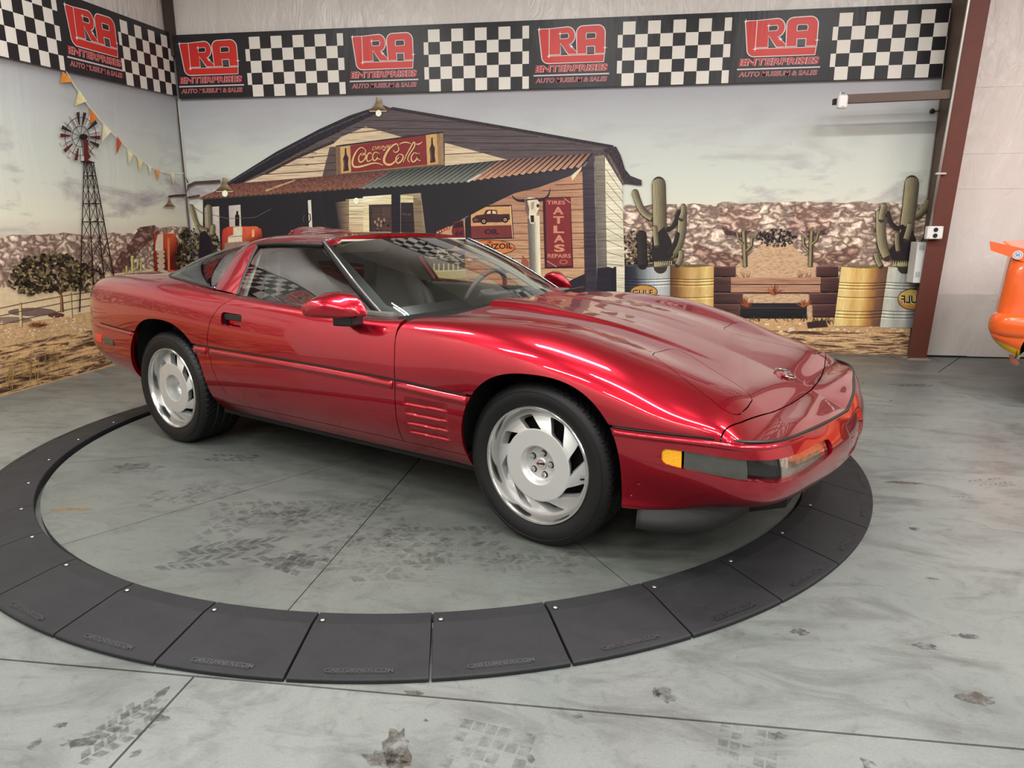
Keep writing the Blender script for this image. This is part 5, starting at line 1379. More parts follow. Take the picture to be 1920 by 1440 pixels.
for i in range(11, 18):
    x, d = Dl[i][0], Dl[i][1]
    LOROWS.append([(x, d-.003, .45), (x, d-.022, .36), (x, d-.05, .302), (x, .79, .236), (x, .70, .215)])
LOROWS += [
 [(-1.0, .902, .465), (-1.0, .885, .37), (-1.0, .85, .308), (-1.0, .80, .25), (-1.0, .70, .235)],
 [(-1.22, .904, .48), (-1.22, .888, .385), (-1.22, .85, .32), (-1.22, .80, .27), (-1.22, .7, .255)],
 [(-1.5, .90, .50), (-1.5, .885, .40), (-1.5, .845, .33), (-1.5, .79, .285), (-1.5, .69, .27)],
 [(-1.75, .893, .52), (-1.75, .877, .42), (-1.75, .83, .345), (-1.75, .755, .305), (-1.75, .65, .29)],
 [(-1.95, .880, .54), (-1.95, .863, .445), (-1.95, .80, .37), (-1.95, .72, .33), (-1.95, .6, .32)],
 [(-2.098, .848, .55), (-2.09, .825, .458), (-2.06, .745, .388), (-2.03, .66, .35), (-1.95, .55, .34)],
 [(-2.198, .768, .555), (-2.19, .742, .463), (-2.15, .665, .398), (-2.10, .58, .36), (-2.0, .45, .35)],
 [(-2.25, .6, .558), (-2.24, .585, .468), (-2.20, .53, .403), (-2.15, .47, .365), (-2.05, .4, .355)],
 [(-2.272, .3, .56), (-2.262, .295, .47), (-2.222, .27, .405), (-2.17, .24, .367), (-2.07, .2, .357)],
 [(-2.277, 0, .56), (-2.267, 0, .47), (-2.227, 0, .405), (-2.175, 0, .367), (-2.075, 0, .357)],
]
LO = np.array([[tuple(Dl[i])]+LOROWS[i] for i in range(len(UP))])
gU = patch(UP, 420, 84); gL = patch(LO, 420, 64)
# central dome of the hood: crisp-edged raised plateau fading towards the nose
def hood_relief(P):
    x = P[..., 0]; w2 = np.abs(P[..., 1])
    edge = 0.335-0.05*np.clip((x-0.6)/1.1, 0, 1)
    k = np.clip((edge-w2)/0.026, 0, 1); k = k*k*(3-2*k)
    fade = np.clip((1.72-x)/0.9, 0, 1)*np.clip((x-0.45)/0.12, 0, 1)
    r = 0.021*k*fade
    c2 = np.clip((0.17-w2)/0.03, 0, 1); c2 = c2*c2*(3-2*c2)
    r -= 0.007*c2*np.clip((1.5-x)/0.7, 0, 1)*np.clip((x-0.45)/0.12, 0, 1)
    return r
gU[..., 2] += hood_relief(gU)
def bowls(P):
    return P
VU, FU = grid_mesh(gU); VL, FL = grid_mesh(gL); FL = [f[::-1] for f in FL]

# --- cut lines
def arch(P, xc, zc, a, bb, pw=2.4, rear=.55, front=.25):
    dx = (P[:, 0]-xc)/a; dz = P[:, 2]-zc
    k = np.where(dz >= 0, dz/bb, np.where(dx < 0, dz/bb*rear, dz/bb*front))
    return (np.abs(dx)**pw+np.abs(k)**pw)**(1/pw)-1.0
def f_arch(P): return np.where(np.abs(P[:, 1]) > 0.55, arch(P, 1.238, .330, .350, .358), 1.0)*0.36
def r_arch(P): return np.where(np.abs(P[:, 1]) > 0.55, arch(P, -1.205, .330, .375, .392, 2.4, .7, .6), 1.0)*0.39
GAP = 0.0022
dz_ = np.array([.20, .302, .31, .357, .42, .481, .60, .66, .75, .817, .86, .90, .95])
dx_ = np.array([-.40, -.50, -.545, -.672, -.722, -.747, -.774, -.762, -.722, -.665, -.60, -.52, -.40])
def door_rear(P): return P[:, 0]-np.interp(P[:, 2], dz_, dx_)
def door_front(P): return np.interp(P[:, 2], [.2, .31, .58, .69, .83, .95], [.533, .533, .545, .548, .535, .52])-P[:, 0]
def hood_back(P): return P[:, 0]-np.interp(np.abs(P[:, 1]), [0, .3, .6, .8, .86, .95], [.655, .64, .605, .575, .545, .54])
he_y = np.array([0, .15, .3, .5, .65, .75, .82, .9]); he_x = np.array([2.022, 2.018, 2.008, 1.985, 1.962, 1.946, 1.928, 1.912])
def hood_front(P): return np.interp(np.abs(P[:, 1]), he_y, he_x)-P[:, 0]
off = lambda g, d: (lambda P: g(P)-d)
neg = lambda g, d=0.0: (lambda P: -g(P)-d)
belt_gap = 0.004
def above_belt(V, F): return V, F
# trim the first rows of the upper net to leave the shadow line above the belt moulding
zD = lambda P: np.interp(-P[:, 0], -Dl[:, 0][np.argsort(-Dl[:, 0])], Dl[:, 2][np.argsort(-Dl[:, 0])])
def belt_up(P): return np.where(np.abs(P[:, 0]) < 1.9, P[:, 2]-np.interp(P[:, 0], Dl[::-1, 0], Dl[::-1, 2])-0.010, 1.0)
def cut(V, F, *gs):
    for g in gs: V, F = clip(V, F, g)
    return V, F
def both(V, F): return join((V, F), mirror(V, F))
CEN = (0, 0, .45)

# hatch glass outline on the deck in plan
hb = np.array([(-.845, .782), (-1.1, .757), (-1.30, .73), (-1.42, .69), (-1.50, .61), (-1.56, .48), (-1.60, .3), (-1.62, 0)])
def deck_open(P):   # > 0 outside the hatch glass footprint
    yy = np.interp(-P[:, 0], -hb[:, 0], hb[:, 1], left=.80, right=-1.0)
    return np.where(P[:, 0] > -.845, np.abs(P[:, 1])-.795, np.abs(P[:, 1])-yy)
def above(z): return lambda P: P[:, 2]-z

bodyV, bodyF = [], []
# clamshell hood with both front wings
headlamp = np.array([(1.53, .36), (1.55, .555), (1.925, .775), (1.945, .60), (1.93, .52)])
HLP = np.array([(1.555, .33), (1.540, .37), (1.538, .50), (1.556, .565), (1.60, .60), (1.88, .748), (1.915, .745), (1.93, .715), (1.932, .63), (1.925, .545), (1.90, .51), (1.62, .335), (1.585, .322)])
def poly_sd(poly, X, Y):
    """signed distance, > 0 inside"""
    P = np.stack([X, Y], -1); n = len(poly); d = np.full(X.shape, 1e9); ins = np.zeros(X.shape, bool)
    for i in range(n):
        a = poly[i]; b2 = poly[(i+1) % n]; e = b2-a; w2 = P-a
        t = np.clip((w2@e)/(e@e), 0, 1); d = np.minimum(d, np.linalg.norm(w2-t[..., None]*e, axis=-1))
        c = ((a[1] <= Y) & (b2[1] > Y)) | ((b2[1] <= Y) & (a[1] > Y))
        xx = a[0]+(Y-a[1])/np.where(abs(b2[1]-a[1]) < 1e-12, 1e-12, b2[1]-a[1])*(b2[0]-a[0])
        ins ^= c & (X < xx)
    return np.where(ins, d, -d)
def hl(P): return poly_sd(HLP, P[:, 0], np.abs(P[:, 1]))
hoodVF = cut(VU, FU, belt_up, off(neg(door_front), GAP), off(hood_back, 0), off(hood_front, GAP), f_arch, neg(hl, 0.0022))
# flip: door_front > 0 is behind the door's front edge
V, F = both(*hoodVF); panel('hood', V, F, M_paint, car, outward=CEN)
V, F = cut(VU, FU, off(hl, GAP*0.5))
hdr = panel('headlight_cover', *mirror(V, F), M_paint, car, outward=CEN); panel('headlight_cover', V, F, M_paint, car, outward=CEN)
# nose panel between hood and bumper
V, F = both(*cut(VU, FU, neg(hood_front, GAP)))
panel('nose_panel', V, F, M_paint, car, 0.008, outward=CEN)
# doors
UD = cut(VU, FU, belt_up, off(door_front, GAP), off(door_rear, GAP), lambda P: np.abs(P[:, 1])-.788)
LD = cut(VL, FL, off(door_front, GAP), off(door_rear, GAP), above(.300))
# door handle pocket cut-out
HX0, HX1, HZ0, HZ1 = -.640, -.480, .728, .792
def handle_box(P):
    zc = (HZ0+HZ1)/2+(P[:, 0]+.56)*-.04
    q = np.stack([np.abs(P[:, 0]-(HX0+HX1)/2)-(HX1-HX0)/2+.012, np.abs(P[:, 2]-zc)-(HZ1-HZ0)/2+.012], -1)
    return np.linalg.norm(np.maximum(q, 0), axis=1)+np.minimum(q.max(1), 0)-.012
UDc = cut(*UD, handle_box)
doors = []
for s in (0, 1):
    V, F = join(UDc, LD)
    if s == 0: V, F = mirror(V, F)
    doors.append(panel('door', V, F, M_paint, car, 0.02, outward=CEN))
# rear body: quarters and deck in one
V, F = both(*cut(VU, FU, belt_up, off(neg(door_rear), GAP), r_arch, deck_open, lambda P: .3-P[:, 0]))
V, F = cut(V, F, lambda P: np.where((P[:, 0] > -.9) & (np.abs(P[:, 1]) < .70), -1.0, 1.0))
panel('rear_body', V, F, M_paint, car, outward=CEN)
# lower panels
V, F = both(*cut(VL, FL, off(neg(door_front), GAP), lambda P: 1.238-P[:, 0], f_arch, above(.300)))
gill = np.array
GV, GF = cut(VL, FL, off(neg(door_front), GAP), lambda P: 1.238-P[:, 0], f_arch, above(.300))
# four raised louvres pressed into the panel behind the front wheel
def louvre(P):
    d = np.zeros(len(P))
    for k, z0 in enumerate((.500, .456, .413, .371)):
        xm = np.clip((P[:, 0]-.595)/.02, 0, 1)*np.clip((.825-P[:, 0])/.02, 0, 1)
        zz = P[:, 2]-(z0-.012)
        prof_ = np.where((zz > 0) & (zz < .030), (1-zz/.030), 0)
        d += .011*prof_*xm
    return d
GV2 = np.array(GV); GV2[:, 1] -= louvre(GV2)*np.sign(GV2[:, 1])*1.0
fine = patch(LO, 1100, 200)
VLf, FLf = grid_mesh(fine); FLf = [f[::-1] for f in FLf]
GV, GF = cut(VLf, FLf, off(neg(door_front), GAP), lambda P: 1.0-P[:, 0], f_arch, above(.300))
GV2 = np.array(GV); GV2[:, 1] -= louvre(GV2)*np.sign(GV2[:, 1])
for s in (1, 0):
    v, f = (GV2, GF) if s == 0 else mirror(GV2, GF)
    panel('gill_panel', v, f, M_paint, car, 0.012, outward=CEN, weld=5e-5)
QV, QF = cut(VL, FL, off(neg(door_rear), GAP), lambda P: P[:, 0]+1.205, r_arch, above(.300))
for s in (1, 0):
    v, f = (QV, QF) if s == 0 else mirror(QV, QF)
    panel('quarter_panel', v, f, M_paint, car, 0.012, outward=CEN)
KV, KF = cut(VL, FL, lambda P: .297-P[:, 2], f_arch, r_arch, lambda P: 1.2-P[:, 0], lambda P: P[:, 0]+1.2)
for s in (1, 0):
    v, f = (KV, KF) if s == 0 else mirror(KV, KF)
    panel('rocker_panel', v, f, M_paint, car, 0.012, outward=CEN)

# --- bumpers: lamp openings cut into the front one
def wrapcoord(P):
    """distance along the plan outline from the nose centre and height, for the front bumper"""
    w2 = np.abs(P[:, 1]); return w2, P[:, 2]
arc = np.r_[0, np.cumsum(np.linalg.norm(np.diff(gL[:, 20, :2], axis=0), axis=1))]
SU = np.repeat(arc[:, None], gL.shape[1], 1).reshape(-1)   # arc length of each grid vertex
def with_arc(V, F, g):
    """clip carrying a fourth coordinate"""
    V4 = np.asarray(V); return clip4(V4, F, g)
def clip4(V, F, g):
    val = list(g(V)); V = [tuple(v) for v in V]; cache = {}; out = []
    for f in F:
        s = [val[i] > 0 for i in f]
        if all(s): out.append(f); continue
        if not any(s): continue
        q = []; n = len(f)
        for k in range(n):
            a, b2 = f[k], f[(k+1) % n]
            if s[k]: q.append(a)
            if s[k] != s[(k+1) % n]:
                key = (min(a, b2), max(a, b2))
                if key not in cache:
                    t = val[a]/(val[a]-val[b2]); cache[key] = len(V)
                    V.append(tuple(x+(y-x)*t for x, y in zip(V[a], V[b2]))); val.append(0.0)
                q.append(cache[key])
        if len(q) >= 3: out.append(tuple(q))
    used = sorted({i for f in out for i in f}); mp = {o: i for i, o in enumerate(used)}
    return np.array([V[i] for i in used]), [tuple(mp[i] for i in f) for f in out]
def corner_arc(x, w2):   # arc length of the plan point nearest (x, w)
    d = np.hypot(gL[:, 20, 0]-x, gL[:, 20, 1]-w2); return arc[d.argmin()]
aF, aB = corner_arc(2.165, .40), corner_arc(1.735, .88)    # lamp band from fog lamp to side marker
aC = corner_arc(2.07, .785)
V4 = np.c_[VL, SU]
def lampband(P, grow=0.0):
    """> 0 inside the lamp opening"""
    s = P[:, 3]; z = P[:, 2]
    zt = np.interp(s, [aF-.02, aF+.10, aC, aB-.1, aB], [.472, .483, .489, .494, .492])
    zb = np.interp(s, [aF-.02, aF+.10, aC, aB-.1, aB], [.432, .421, .412, .428, .440])
    zm, hh = (zt+zb)/2, (zt-zb)/2; rr = .016
    q = np.stack([np.abs(s-(aF+aB)/2)-(aB-aF)/2+rr, np.abs(z-zm)-hh+rr], -1)
    return -(np.linalg.norm(np.maximum(q, 0), axis=1)+np.minimum(q.max(1), 0)-rr)+grow
FB = cut(VL, FL)
def fb_front(P): return P[:, 0]-1.2
fb4 = clip4(V4, FL, lambda P: P[:, 0]-1.15)
fb4 = clip4(fb4[0], fb4[1], lambda P: f_arch(P[:, :3]))
fb4 = clip4(fb4[0], fb4[1], lambda P: np.where(P[:, 0] > 1.45, 1.0, -1.0))
opening = clip4(fb4[0], fb4[1], lambda P: lampband(P))
fb4 = clip4(fb4[0], fb4[1], lambda P: -lampband(P))
# plate pocket step at the centre of the bumper
def pocket(P):
    w2 = np.abs(P[:, 1]); k = np.clip((.165-w2)/.006, 0, 1); kz = np.clip((.468-P[:, 2])/.006, 0, 1)*np.clip((P[:, 2]-.335)/.006, 0, 1)
    return .010*k*kz*(P[:, 0] > 2.0)
bv = fb4[0][:, :3].copy(); bv[:, 0] -= pocket(bv)
V, F = both(bv, fb4[1]); fbum = panel('front_bumper', V, F, M_paint, car, 0.03, outward=(1.2, 0, .45))
V, F = both(*cut(VL, FL, lambda P: -P[:, 0]-1.21, r_arch)); panel('rear_bumper', V, F, M_paint, car, 0.02, outward=(-1.2, 0, .5))

# lamp pieces lying in the opening, set back a little
def band_piece(name, s0, s1, m, back, grow=0.0, parent=None, zlo=None):
    o4 = clip4(opening[0], opening[1], lambda P: P[:, 3]-s0)
    o4 = clip4(o4[0], o4[1], lambda P: s1-P[:, 3])
    v = o4[0][:, :3].copy(); s = o4[0][:, 3]
    # move inwards along plan normal
    tx = np.interp(s, arc, np.gradient(gL[:, 20, 0], arc)); ty = np.interp(s, arc, np.gradient(gL[:, 20, 1], arc))
    ln = np.hypot(tx, ty); v[:, 0] -= ty/ln*back; v[:, 1] += tx/ln*back
    res_ = []
    for k in (1, 0):
        vv, ff = (v, o4[1]) if k == 0 else mirror(v, o4[1])
        res_.append(panel(name, vv, ff, m, parent or car, 0.006, outward=(1.2, 0, .45)))
    return res_
M_amber = mat('amber_lens', (255, 170, 10), 0.18, 0, 0.15, 160, coat=0.6, bump=0.5, bscale=260)
M_smoke = mat('smoked_ribbed_lens', (70, 68, 64), 0.15, 0.2, 0.25, 30, coat=0.7, bump=0.15, bscale=90)
M_refl = mat('lamp_reflector', (200, 195, 185), 0.18, 0.95, 0.2, 25, bump=0.3, bscale=40)
sA = corner_arc(1.805, .875); sB = corner_arc(2.005, .845); sC = corner_arc(2.098, .755)
amb = band_piece('side_marker_lamp', sA+0.004, aB+1, M_amber, 0.004)
band_piece('cornering_lamp', sB+.004, sA-.004, M_smoke, 0.006)
band_piece('lamp_surround', aF-1, sB, M_gloss, 0.026)
foga = band_piece('fog_lamp', aF+.030, sC, M_refl, 0.020)
fogb = band_piece('fog_lamp_lens', aF+.028, sC+.004, M_lens, 0.010)
for a_, b_ in zip(fogb, foga): a_.parent = b_
# vertical ribs of the cornering lamp
for s_ in (-1, 1):
    rb = MB()
    for k in range(34):
        x = 1.825+k*.0046
        i = np.argmin(np.hypot(gL[:, 20, 0]-x, 0)); y = gL[i, 20, 1]-.0045
        y = np.interp(x, gL[::-1, 20, 0], gL[::-1, 20, 1])-.0050
        rb.tube([(x, s_*y, .436), (x, s_*(y+.0006), .482)], .0013, 5, cap=False)
    rb.build('lens_rib', M_smoke, car, True)['kind'] = 'stuff'

# --- belt moulding: a rounded strip under the shadow line, in the sections the panels have
def moulding(name, x0, x1, parent, dz0=-.004, hgt=.036, proud=.009):
    idx = [i for i in range(len(gL)) if x0 <= gL[i, 0, 0] <= x1]
    prof2 = [(0, 0), (-.1, .55), (-.35, 1.0), (-.7, .85), (-.95, .3), (-1.0, 0)]
    Vv = []; Ff = []
    for c, i in enumerate(idx):
        p = gL[i, 0]; j0, j1 = max(i-1, 0), min(i+1, len(gL)-1)
        t = gL[j1, 0]-gL[j0, 0]; n_ = np.array([t[1], -t[0], 0]); n_ = n_/np.linalg.norm(n_)
        if n_@np.array([p[0]*0.02, p[1], 0]) < 0 and abs(p[1]) > .3: n_ = -n_
        if abs(p[1]) <= .3: n_ = np.array([1.0 if p[0] > 0 else -1.0, 0, 0])
        for (a, b2) in prof2:
            q = p.copy(); q[2] += dz0+a*hgt
            # follow the panel
            q[:2] += n_[:2]*(b2*proud+.0008); Vv.append(q)
    m2 = len(prof2)
    for c in range(len(idx)-1):
        for k in range(m2-1): Ff.append((c*m2+k, (c+1)*m2+k, (c+1)*m2+k+1, c*m2+k+1))
    Ff.append(tuple(range(m2))); Ff.append(tuple((len(idx)-1)*m2+k for k in range(m2))[::-1])
    Vv = np.array(Vv)
    for k in (1, 0):
        vv, ff = (Vv, Ff) if k == 0 else mirror(Vv, Ff)
        o = panel(name, vv, ff, M_paint, parent, 0.0, outward=CEN)
for k_ in (1, -1):
    for x0_, x1_ in ((-.90, .93), (1.555, 2.2), (-2.25, -1.52)):
        idx_ = [i for i in range(len(gL)) if x0_ <= gL[i, 0, 0] <= x1_]
        b = MB(); b.tube([(gL[i, 0, 0]*(1-.003), k_*max(0, gL[i, 0, 1]-.007), gL[i, 0, 2]+.004) for i in idx_], .0065, 6); b.build('belt_shadow_strip', M_trim, car, True)
moulding('belt_moulding', -.765, .540, car)
moulding('belt_moulding', .552, .93, car)
moulding('belt_moulding', -.905, -.782, car)
moulding('bumper_moulding', 1.553, 2.155, car, hgt=.022, proud=.006)
moulding('bumper_moulding', -2.23, -1.515, car, hgt=.02, proud=.005)

# --- wheel wells, underbody, air dam
for s in (-1, 1):
    for xc, rr_ in ((1.235, .40), (-1.205, .425)):
        b = MB(); Vw = []; Fw = []; n = 28
        for i in range(n+1):
            a = -R(4)+R(188)*i/n
            for y in (.50, .79+.08*max(0, math.sin(a))**.5): Vw.append((xc+rr_*math.cos(a), s*y, .33+rr_*math.sin(a)))
        for i in range(n): Fw.append((2*i, 2*i+1, 2*i+3, 2*i+2))
        Fw.append(tuple(2*i for i in range(n+1)))
        b.add(Vw, Fw); b.build('wheel_well', M_liner, car, True)
b = MB(); b.prism([(2.05, -.45), (1.9, -.62), (1.62, -.70), (.86, -.70), (.86, -.60), (-.82, -.60), (-.82, -.70), (-1.7, -.60), (-2.1, -.4), (-2.1, .4), (-1.7, .60), (-.82, .70), (-.82, .60), (.86, .60), (.86, .70), (1.62, .70), (1.9, .62), (2.05, .45)], .205, .23)
b.build('underbody', M_liner, car)
for s in (-1, 1):
    b = MB(); b.prism([(.90, s*.60), (.90, s*.78), (-.86, s*.78), (-.86, s*.60)], .212, .28); b.build('sill', M_liner, car)
dam = spline([(1.64, -.85, 0), (1.71, -.84, 0), (1.82, -.79, 0), (1.90, -.69, 0), (1.945, -.5, 0), (1.955, -.25, 0), (1.96, 0, 0), (1.955, .25, 0), (1.945, .5, 0), (1.90, .69, 0), (1.82, .79, 0), (1.71, .84, 0), (1.64, .85, 0)], 61)
Vd = []; Fd = []
for i, p in enumerate(dam):
    zt = np.interp(abs(p[1]), [0, .6, .8, .85], [.30, .30, .29, .255]); zb = np.interp(abs(p[1]), [0, .5, .75, .85], [.215, .212, .195, .180])
    c = np.array([1.5, 0, 0]); d = (p-c); d /= np.linalg.norm(d)
    for q, z in ((p, zt), (p+d*.012, (zt+zb)/2), (p+d*.018, zb), (p-d*.006, zb), (p-d*.012, zt)): Vd.append((q[0], q[1], z))
for i in range(60):
    for k in range(4): Fd.append((i*5+k, (i+1)*5+k, (i+1)*5+k+1, i*5+k+1))
Fd.append(tuple(range(5))); Fd.append(tuple(300+k for k in range(5))[::-1])
mesh('air_dam', Vd, Fd, mat('textured_black_plastic', (42, 42, 43), 0.6), car, True)
# --- greenhouse (half curves, w = |y|)
def loft(curves, ns, nr):
    """curves: list of point lists of equal length -> patch"""
    return grid_mesh(patch(np.array(curves), ns, nr))
def mir_join(V, F): return join((V, F), mirror(V, F))
HDZ = 1.142
wb = [(.610, 0, .852), (.592, .25, .850), (.535, .5, .842), (.455, .67, .830), (.372, .762, .818)]      # glass base
wt = [(-.165, 0, 1.172), (-.168, .2, 1.169), (-.178, .38, 1.160), (-.192, .51, 1.148), (-.205, .572, 1.136)]   # glass top
wm = [tuple(np.array(a)*.5+np.array(c)*.5+np.array((.012, .006*i, .020))) for i, (a, c) in enumerate(zip(wb, wt))]
ws_net = np.array([wb, wm, wt])
V, F = mir_join(*loft(ws_net, 40, 40)); ws = panel('windshield', V, F, M_glass, car, 0.0, outward=CEN)
# black ceramic band round the edge of the windshield, lying just inside the glass
g = patch(ws_net, 60, 60); uu, vv = np.meshgrid(np.linspace(0, 1, 60), np.linspace(0, 1, 60), indexing='ij')
Vb = g.reshape(-1, 3)-np.array((.0035, 0, .0035)); 
UVb = np.c_[Vb, np.zeros(len(Vb)), uu.ravel(), vv.ravel()]
def frit(P):
    u, v = P[:, 4], P[:, 5]
    q = np.stack([np.abs(u-.515)-.425+.05, v-.925+.05], -1)
    return np.linalg.norm(np.maximum(q, 0), axis=1)+np.minimum(q.max(1), 0)-.05
fv, ff = clip4(UVb, grid_mesh(g)[1], frit)
V, F = mir_join(fv[:, :3], ff); panel('glass_edge_band', V, F, M_trim, ws, 0.0, outward=CEN)
# cowl: black strip between glass and hood
cw = [[(.66, 0, .846), (.645, .3, .842), (.61, .6, .826), (.58, .79, .812), (.55, .845, .80)], [(.606, 0, .852), (.588, .25, .850), (.531, .5, .842), (.451, .67, .830), (.36, .775, .812)]]
V, F = mir_join(*loft(np.array([cw[0], (np.array(cw[0])+np.array(cw[1]))/2-np.array((0, 0, .004)), cw[1]]), 12, 40)); panel('cowl', V, F, mat('matte_black_cowl', (14, 14, 15), .8, spec=.2), car, 0.0, outward=CEN)
# wipers
for s in (-.28, .34):
    b = MB(); b.tube([(.615, s, .858), (.585, s+.22, .862), (.55, s+.44, .860)], .006, 6); b.build('wiper', M_trim, car, True)

# roof panel: stations front to rear, rows centre to side
roof = [
 [(-.150, 0, 1.180), (-.153, .2, 1.177), (-.163, .38, 1.168), (-.177, .52, 1.156), (-.19, .582, 1.139)],
 [(-.30, 0, 1.190), (-.30, .2, 1.187), (-.305, .38, 1.178), (-.31, .52, 1.163), (-.315, .592, 1.141)],
 [(-.48, 0, 1.193), (-.48, .2, 1.190), (-.48, .38, 1.181), (-.48, .52, 1.166), (-.48, .598, 1.142)],
 [(-.66, 0, 1.189), (-.66, .2, 1.186), (-.66, .38, 1.177), (-.66, .52, 1.162), (-.66, .602, 1.138)],
]
V, F = mir_join(*loft(np.array(roof), 50, 40)); panel('roof_panel', V, F, M_paint, car, 0.016, outward=CEN)
# halo hoop behind the roof, running down into the rear pillars
hf = [(-.665, 0, 1.189), (-.665, .2, 1.186), (-.665, .38, 1.177), (-.665, .52, 1.162), (-.668, .605, 1.132), (-.664, .655, 1.06), (-.645, .725, .96), (-.622, .787, .872)]
hr = [(-.885, 0, 1.168), (-.885, .2, 1.165), (-.882, .38, 1.154), (-.878, .50, 1.136), (-.872, .585, 1.098), (-.866, .655, 1.03), (-.858, .720, .955), (-.845, .780, .893)]
hm = [tuple((np.array(a)+np.array(c))/2+np.array((0, .006, .006))) for a, c in zip(hf, hr)]
V, F = mir_join(*loft(np.array([hf, hm, hr]), 24, 80)); panel('halo_pillar', V, F, M_paint, car, 0.02, outward=CEN)
# hatch glass
hgf = [np.array(p)+np.array((-.006, -.002, -.002)) for p in hr[::-1]]
base = spline([(x, y, z) for (x, y), z in zip(hb, (.893, .916, .932, .939, .945, .950, .954, .956))], 8)
base = np.array(base); base[:, 2] += .001
tt_ = np.linspace(0, 1, 8)
hg = []
for v in np.linspace(0, 1, 6):
    row = []
    for k in range(8):
        p = hgf[k]*(1-v)+base[k]*v; bul = .035*np.sin(np.pi*v)*(k/7)**.6
        row.append(p+np.array((-.3*bul, .4*bul*(1-k/7), bul)))
    hg.append(row)
hg = np.array(hg)
V, F = mir_join(*loft(hg, 40, 60)); hgl = panel('hatch_glass', V, F, M_glass_r, car, 0.0, outward=CEN, weld=3e-4)
g2 = patch(hg, 60, 70); u2, v2 = np.meshgrid(np.linspace(0, 1, 60), np.linspace(0, 1, 70), indexing='ij')
P6 = np.c_[g2.reshape(-1, 3)*np.array((1, .994, .9965)), np.zeros(4200), u2.ravel(), v2.ravel()]
fv, ff = clip4(P6, grid_mesh(g2)[1], lambda P: np.maximum(P[:, 4]-(.86 if True else 0), .055-P[:, 4]))
V, F = mir_join(fv[:, :3], ff); panel('glass_edge_band', V, F, M_trim, hgl, 0.0, outward=CEN)
b = MB(); b.tube([tuple(p+np.array((0, 0, .002)))*1 if False else (p[0], s*p[1], p[2]+.002) for s in (1,) for p in spline(base, 40)]+[(p[0], -p[1], p[2]+.002) for p in spline(base, 40)[::-1]], .006, 6); b.build('hatch_seal', M_trim, car, True)
# roof-mounted brake lamp housing at the top of the hatch
bl = [[(-.70, 0, 1.188), (-.70, .10, 1.186), (-.70, .20, 1.183)], [(-.78, 0, 1.204), (-.78, .10, 1.202), (-.78, .19, 1.186)], [(-.90, 0, 1.214), (-.90, .10, 1.212), (-.90, .19, 1.176)], [(-.985, 0, 1.210), (-.985, .10, 1.208), (-.985, .185, 1.165)], [(-1.0, 0, 1.165), (-1.0, .10, 1.160), (-1.0, .185, 1.145)]]
V, F = mir_join(*loft(np.array(bl), 24, 20)); blh = panel('brake_lamp_housing', V, F, M_paint, car, 0.0, outward=(-.85, 0, 1.1))
b = MB(); b.box((-1.0, 0, 1.188), (.006, .26, .025)); b.build('brake_lamp_lens', mat('red_lens', (205, 20, 28), 0.15, coat=0.5), blh, bevel=.003)

# side glass and its frame
for s in (-1, 1):
    top = [(-.195, .590, 1.118), (-.35, .602, 1.123), (-.52, .607, 1.124), (-.655, .612, 1.118)]
    bot = [(.362, .790, .820), (.02, .795, .838), (-.30, .797, .853), (-.618, .799, .870)]
    mid = [tuple((np.array(a)+np.array(c))/2+np.array((0, .016, 0))) for a, c in zip(top, bot)]
    V, F = loft(np.array([top, mid, bot]), 24, 30)
    V = V*np.array((1, s, 1)); panel('side_window', V, F, M_glass, car, 0.0, outward=CEN)
    Y = lambda p, o=0: (p[0], s*(p[1]+o), p[2])
    # black window frame: roof rail, front post edge, rear edge, sill
    b = MB(); b.tube([Y(p, .004) for p in spline([(-.185, .588, 1.128), (-.35, .603, 1.131), (-.52, .609, 1.131), (-.665, .613, 1.124)], 24)], .011, 8); b.build('roof_rail_seal', M_trim, car, True)
    b = MB(); b.tube([Y(p, .004) for p in spline([(-.664, .616, 1.118), (-.66, .662, 1.06), (-.642, .732, .96), (-.620, .797, .868)], 24)], .009, 8); b.build('pillar_seal', M_trim, car, True)
    b = MB(); b.tube([Y(p, .004) for p in spline([(-.622, .799, .866), (-.30, .799, .850), (.02, .797, .834), (.39, .790, .817)], 30)], .0075, 8); b.build('window_sill_seal', M_trim, car, True)
    # windscreen pillar: black outer rail with a bright strip
    pa = spline([(.40, .785, .814), (.21, .745, .925), (.0, .672, 1.040), (-.195, .590, 1.135)], 30)
    pi = spline([(.375, .757, .818), (.185, .712, .935), (-.02, .640, 1.049), (-.205, .570, 1.140)], 30)
    Vp = []; Fp = []
    for i in range(30):
        a, c = pa[i], pi[i]; md = (a+c)/2+np.array((.010, .010, .012))
        for q in (a+np.array((-.02, -.012, -.02)), a, a*.75+c*.25+np.array((.009, .010, .010)), md, c+np.array((.004, .004, .008)), c+np.array((0, -.01, -.01))): Vp.append((q[0], s*q[1], q[2]))
    for i in range(29):
        for k in range(5): Fp.append((i*6+k, (i+1)*6+k, (i+1)*6+k+1, i*6+k+1))
    panel('windshield_pillar', np.array(Vp), Fp, M_trim, car, 0.0, outward=CEN)
    b = MB(); b.tube([(q[0], s*q[1], q[2]) for q in [(a+c)/2+np.array((.012, .012, .014)) for a, c in zip(pa, pi)]], .0055, 6); b.build('bright_strip', mat('satin_metal_strip', (150, 150, 150), 0.25, 0.9), car, True)
b = MB(); b.tube([(x, y, z) for x, y, z in [(p[0]+.002, p[1], p[2]+.004) for p in spline(wt, 20)[::-1]]+[(p[0]+.002, -p[1], p[2]+.004) for p in spline(wt, 20)]], .0085, 8); b.build('header_seal', M_trim, car, True)
b = MB(); b.tube([(p[0]-.007, p[1], p[2]+.009) for p in spline(wt, 20)[::-1]]+[(p[0]-.007, -p[1], p[2]+.009) for p in spline(wt, 20)], .004, 6); b.build('bright_strip', MATS['satin_metal_strip'], car, True)

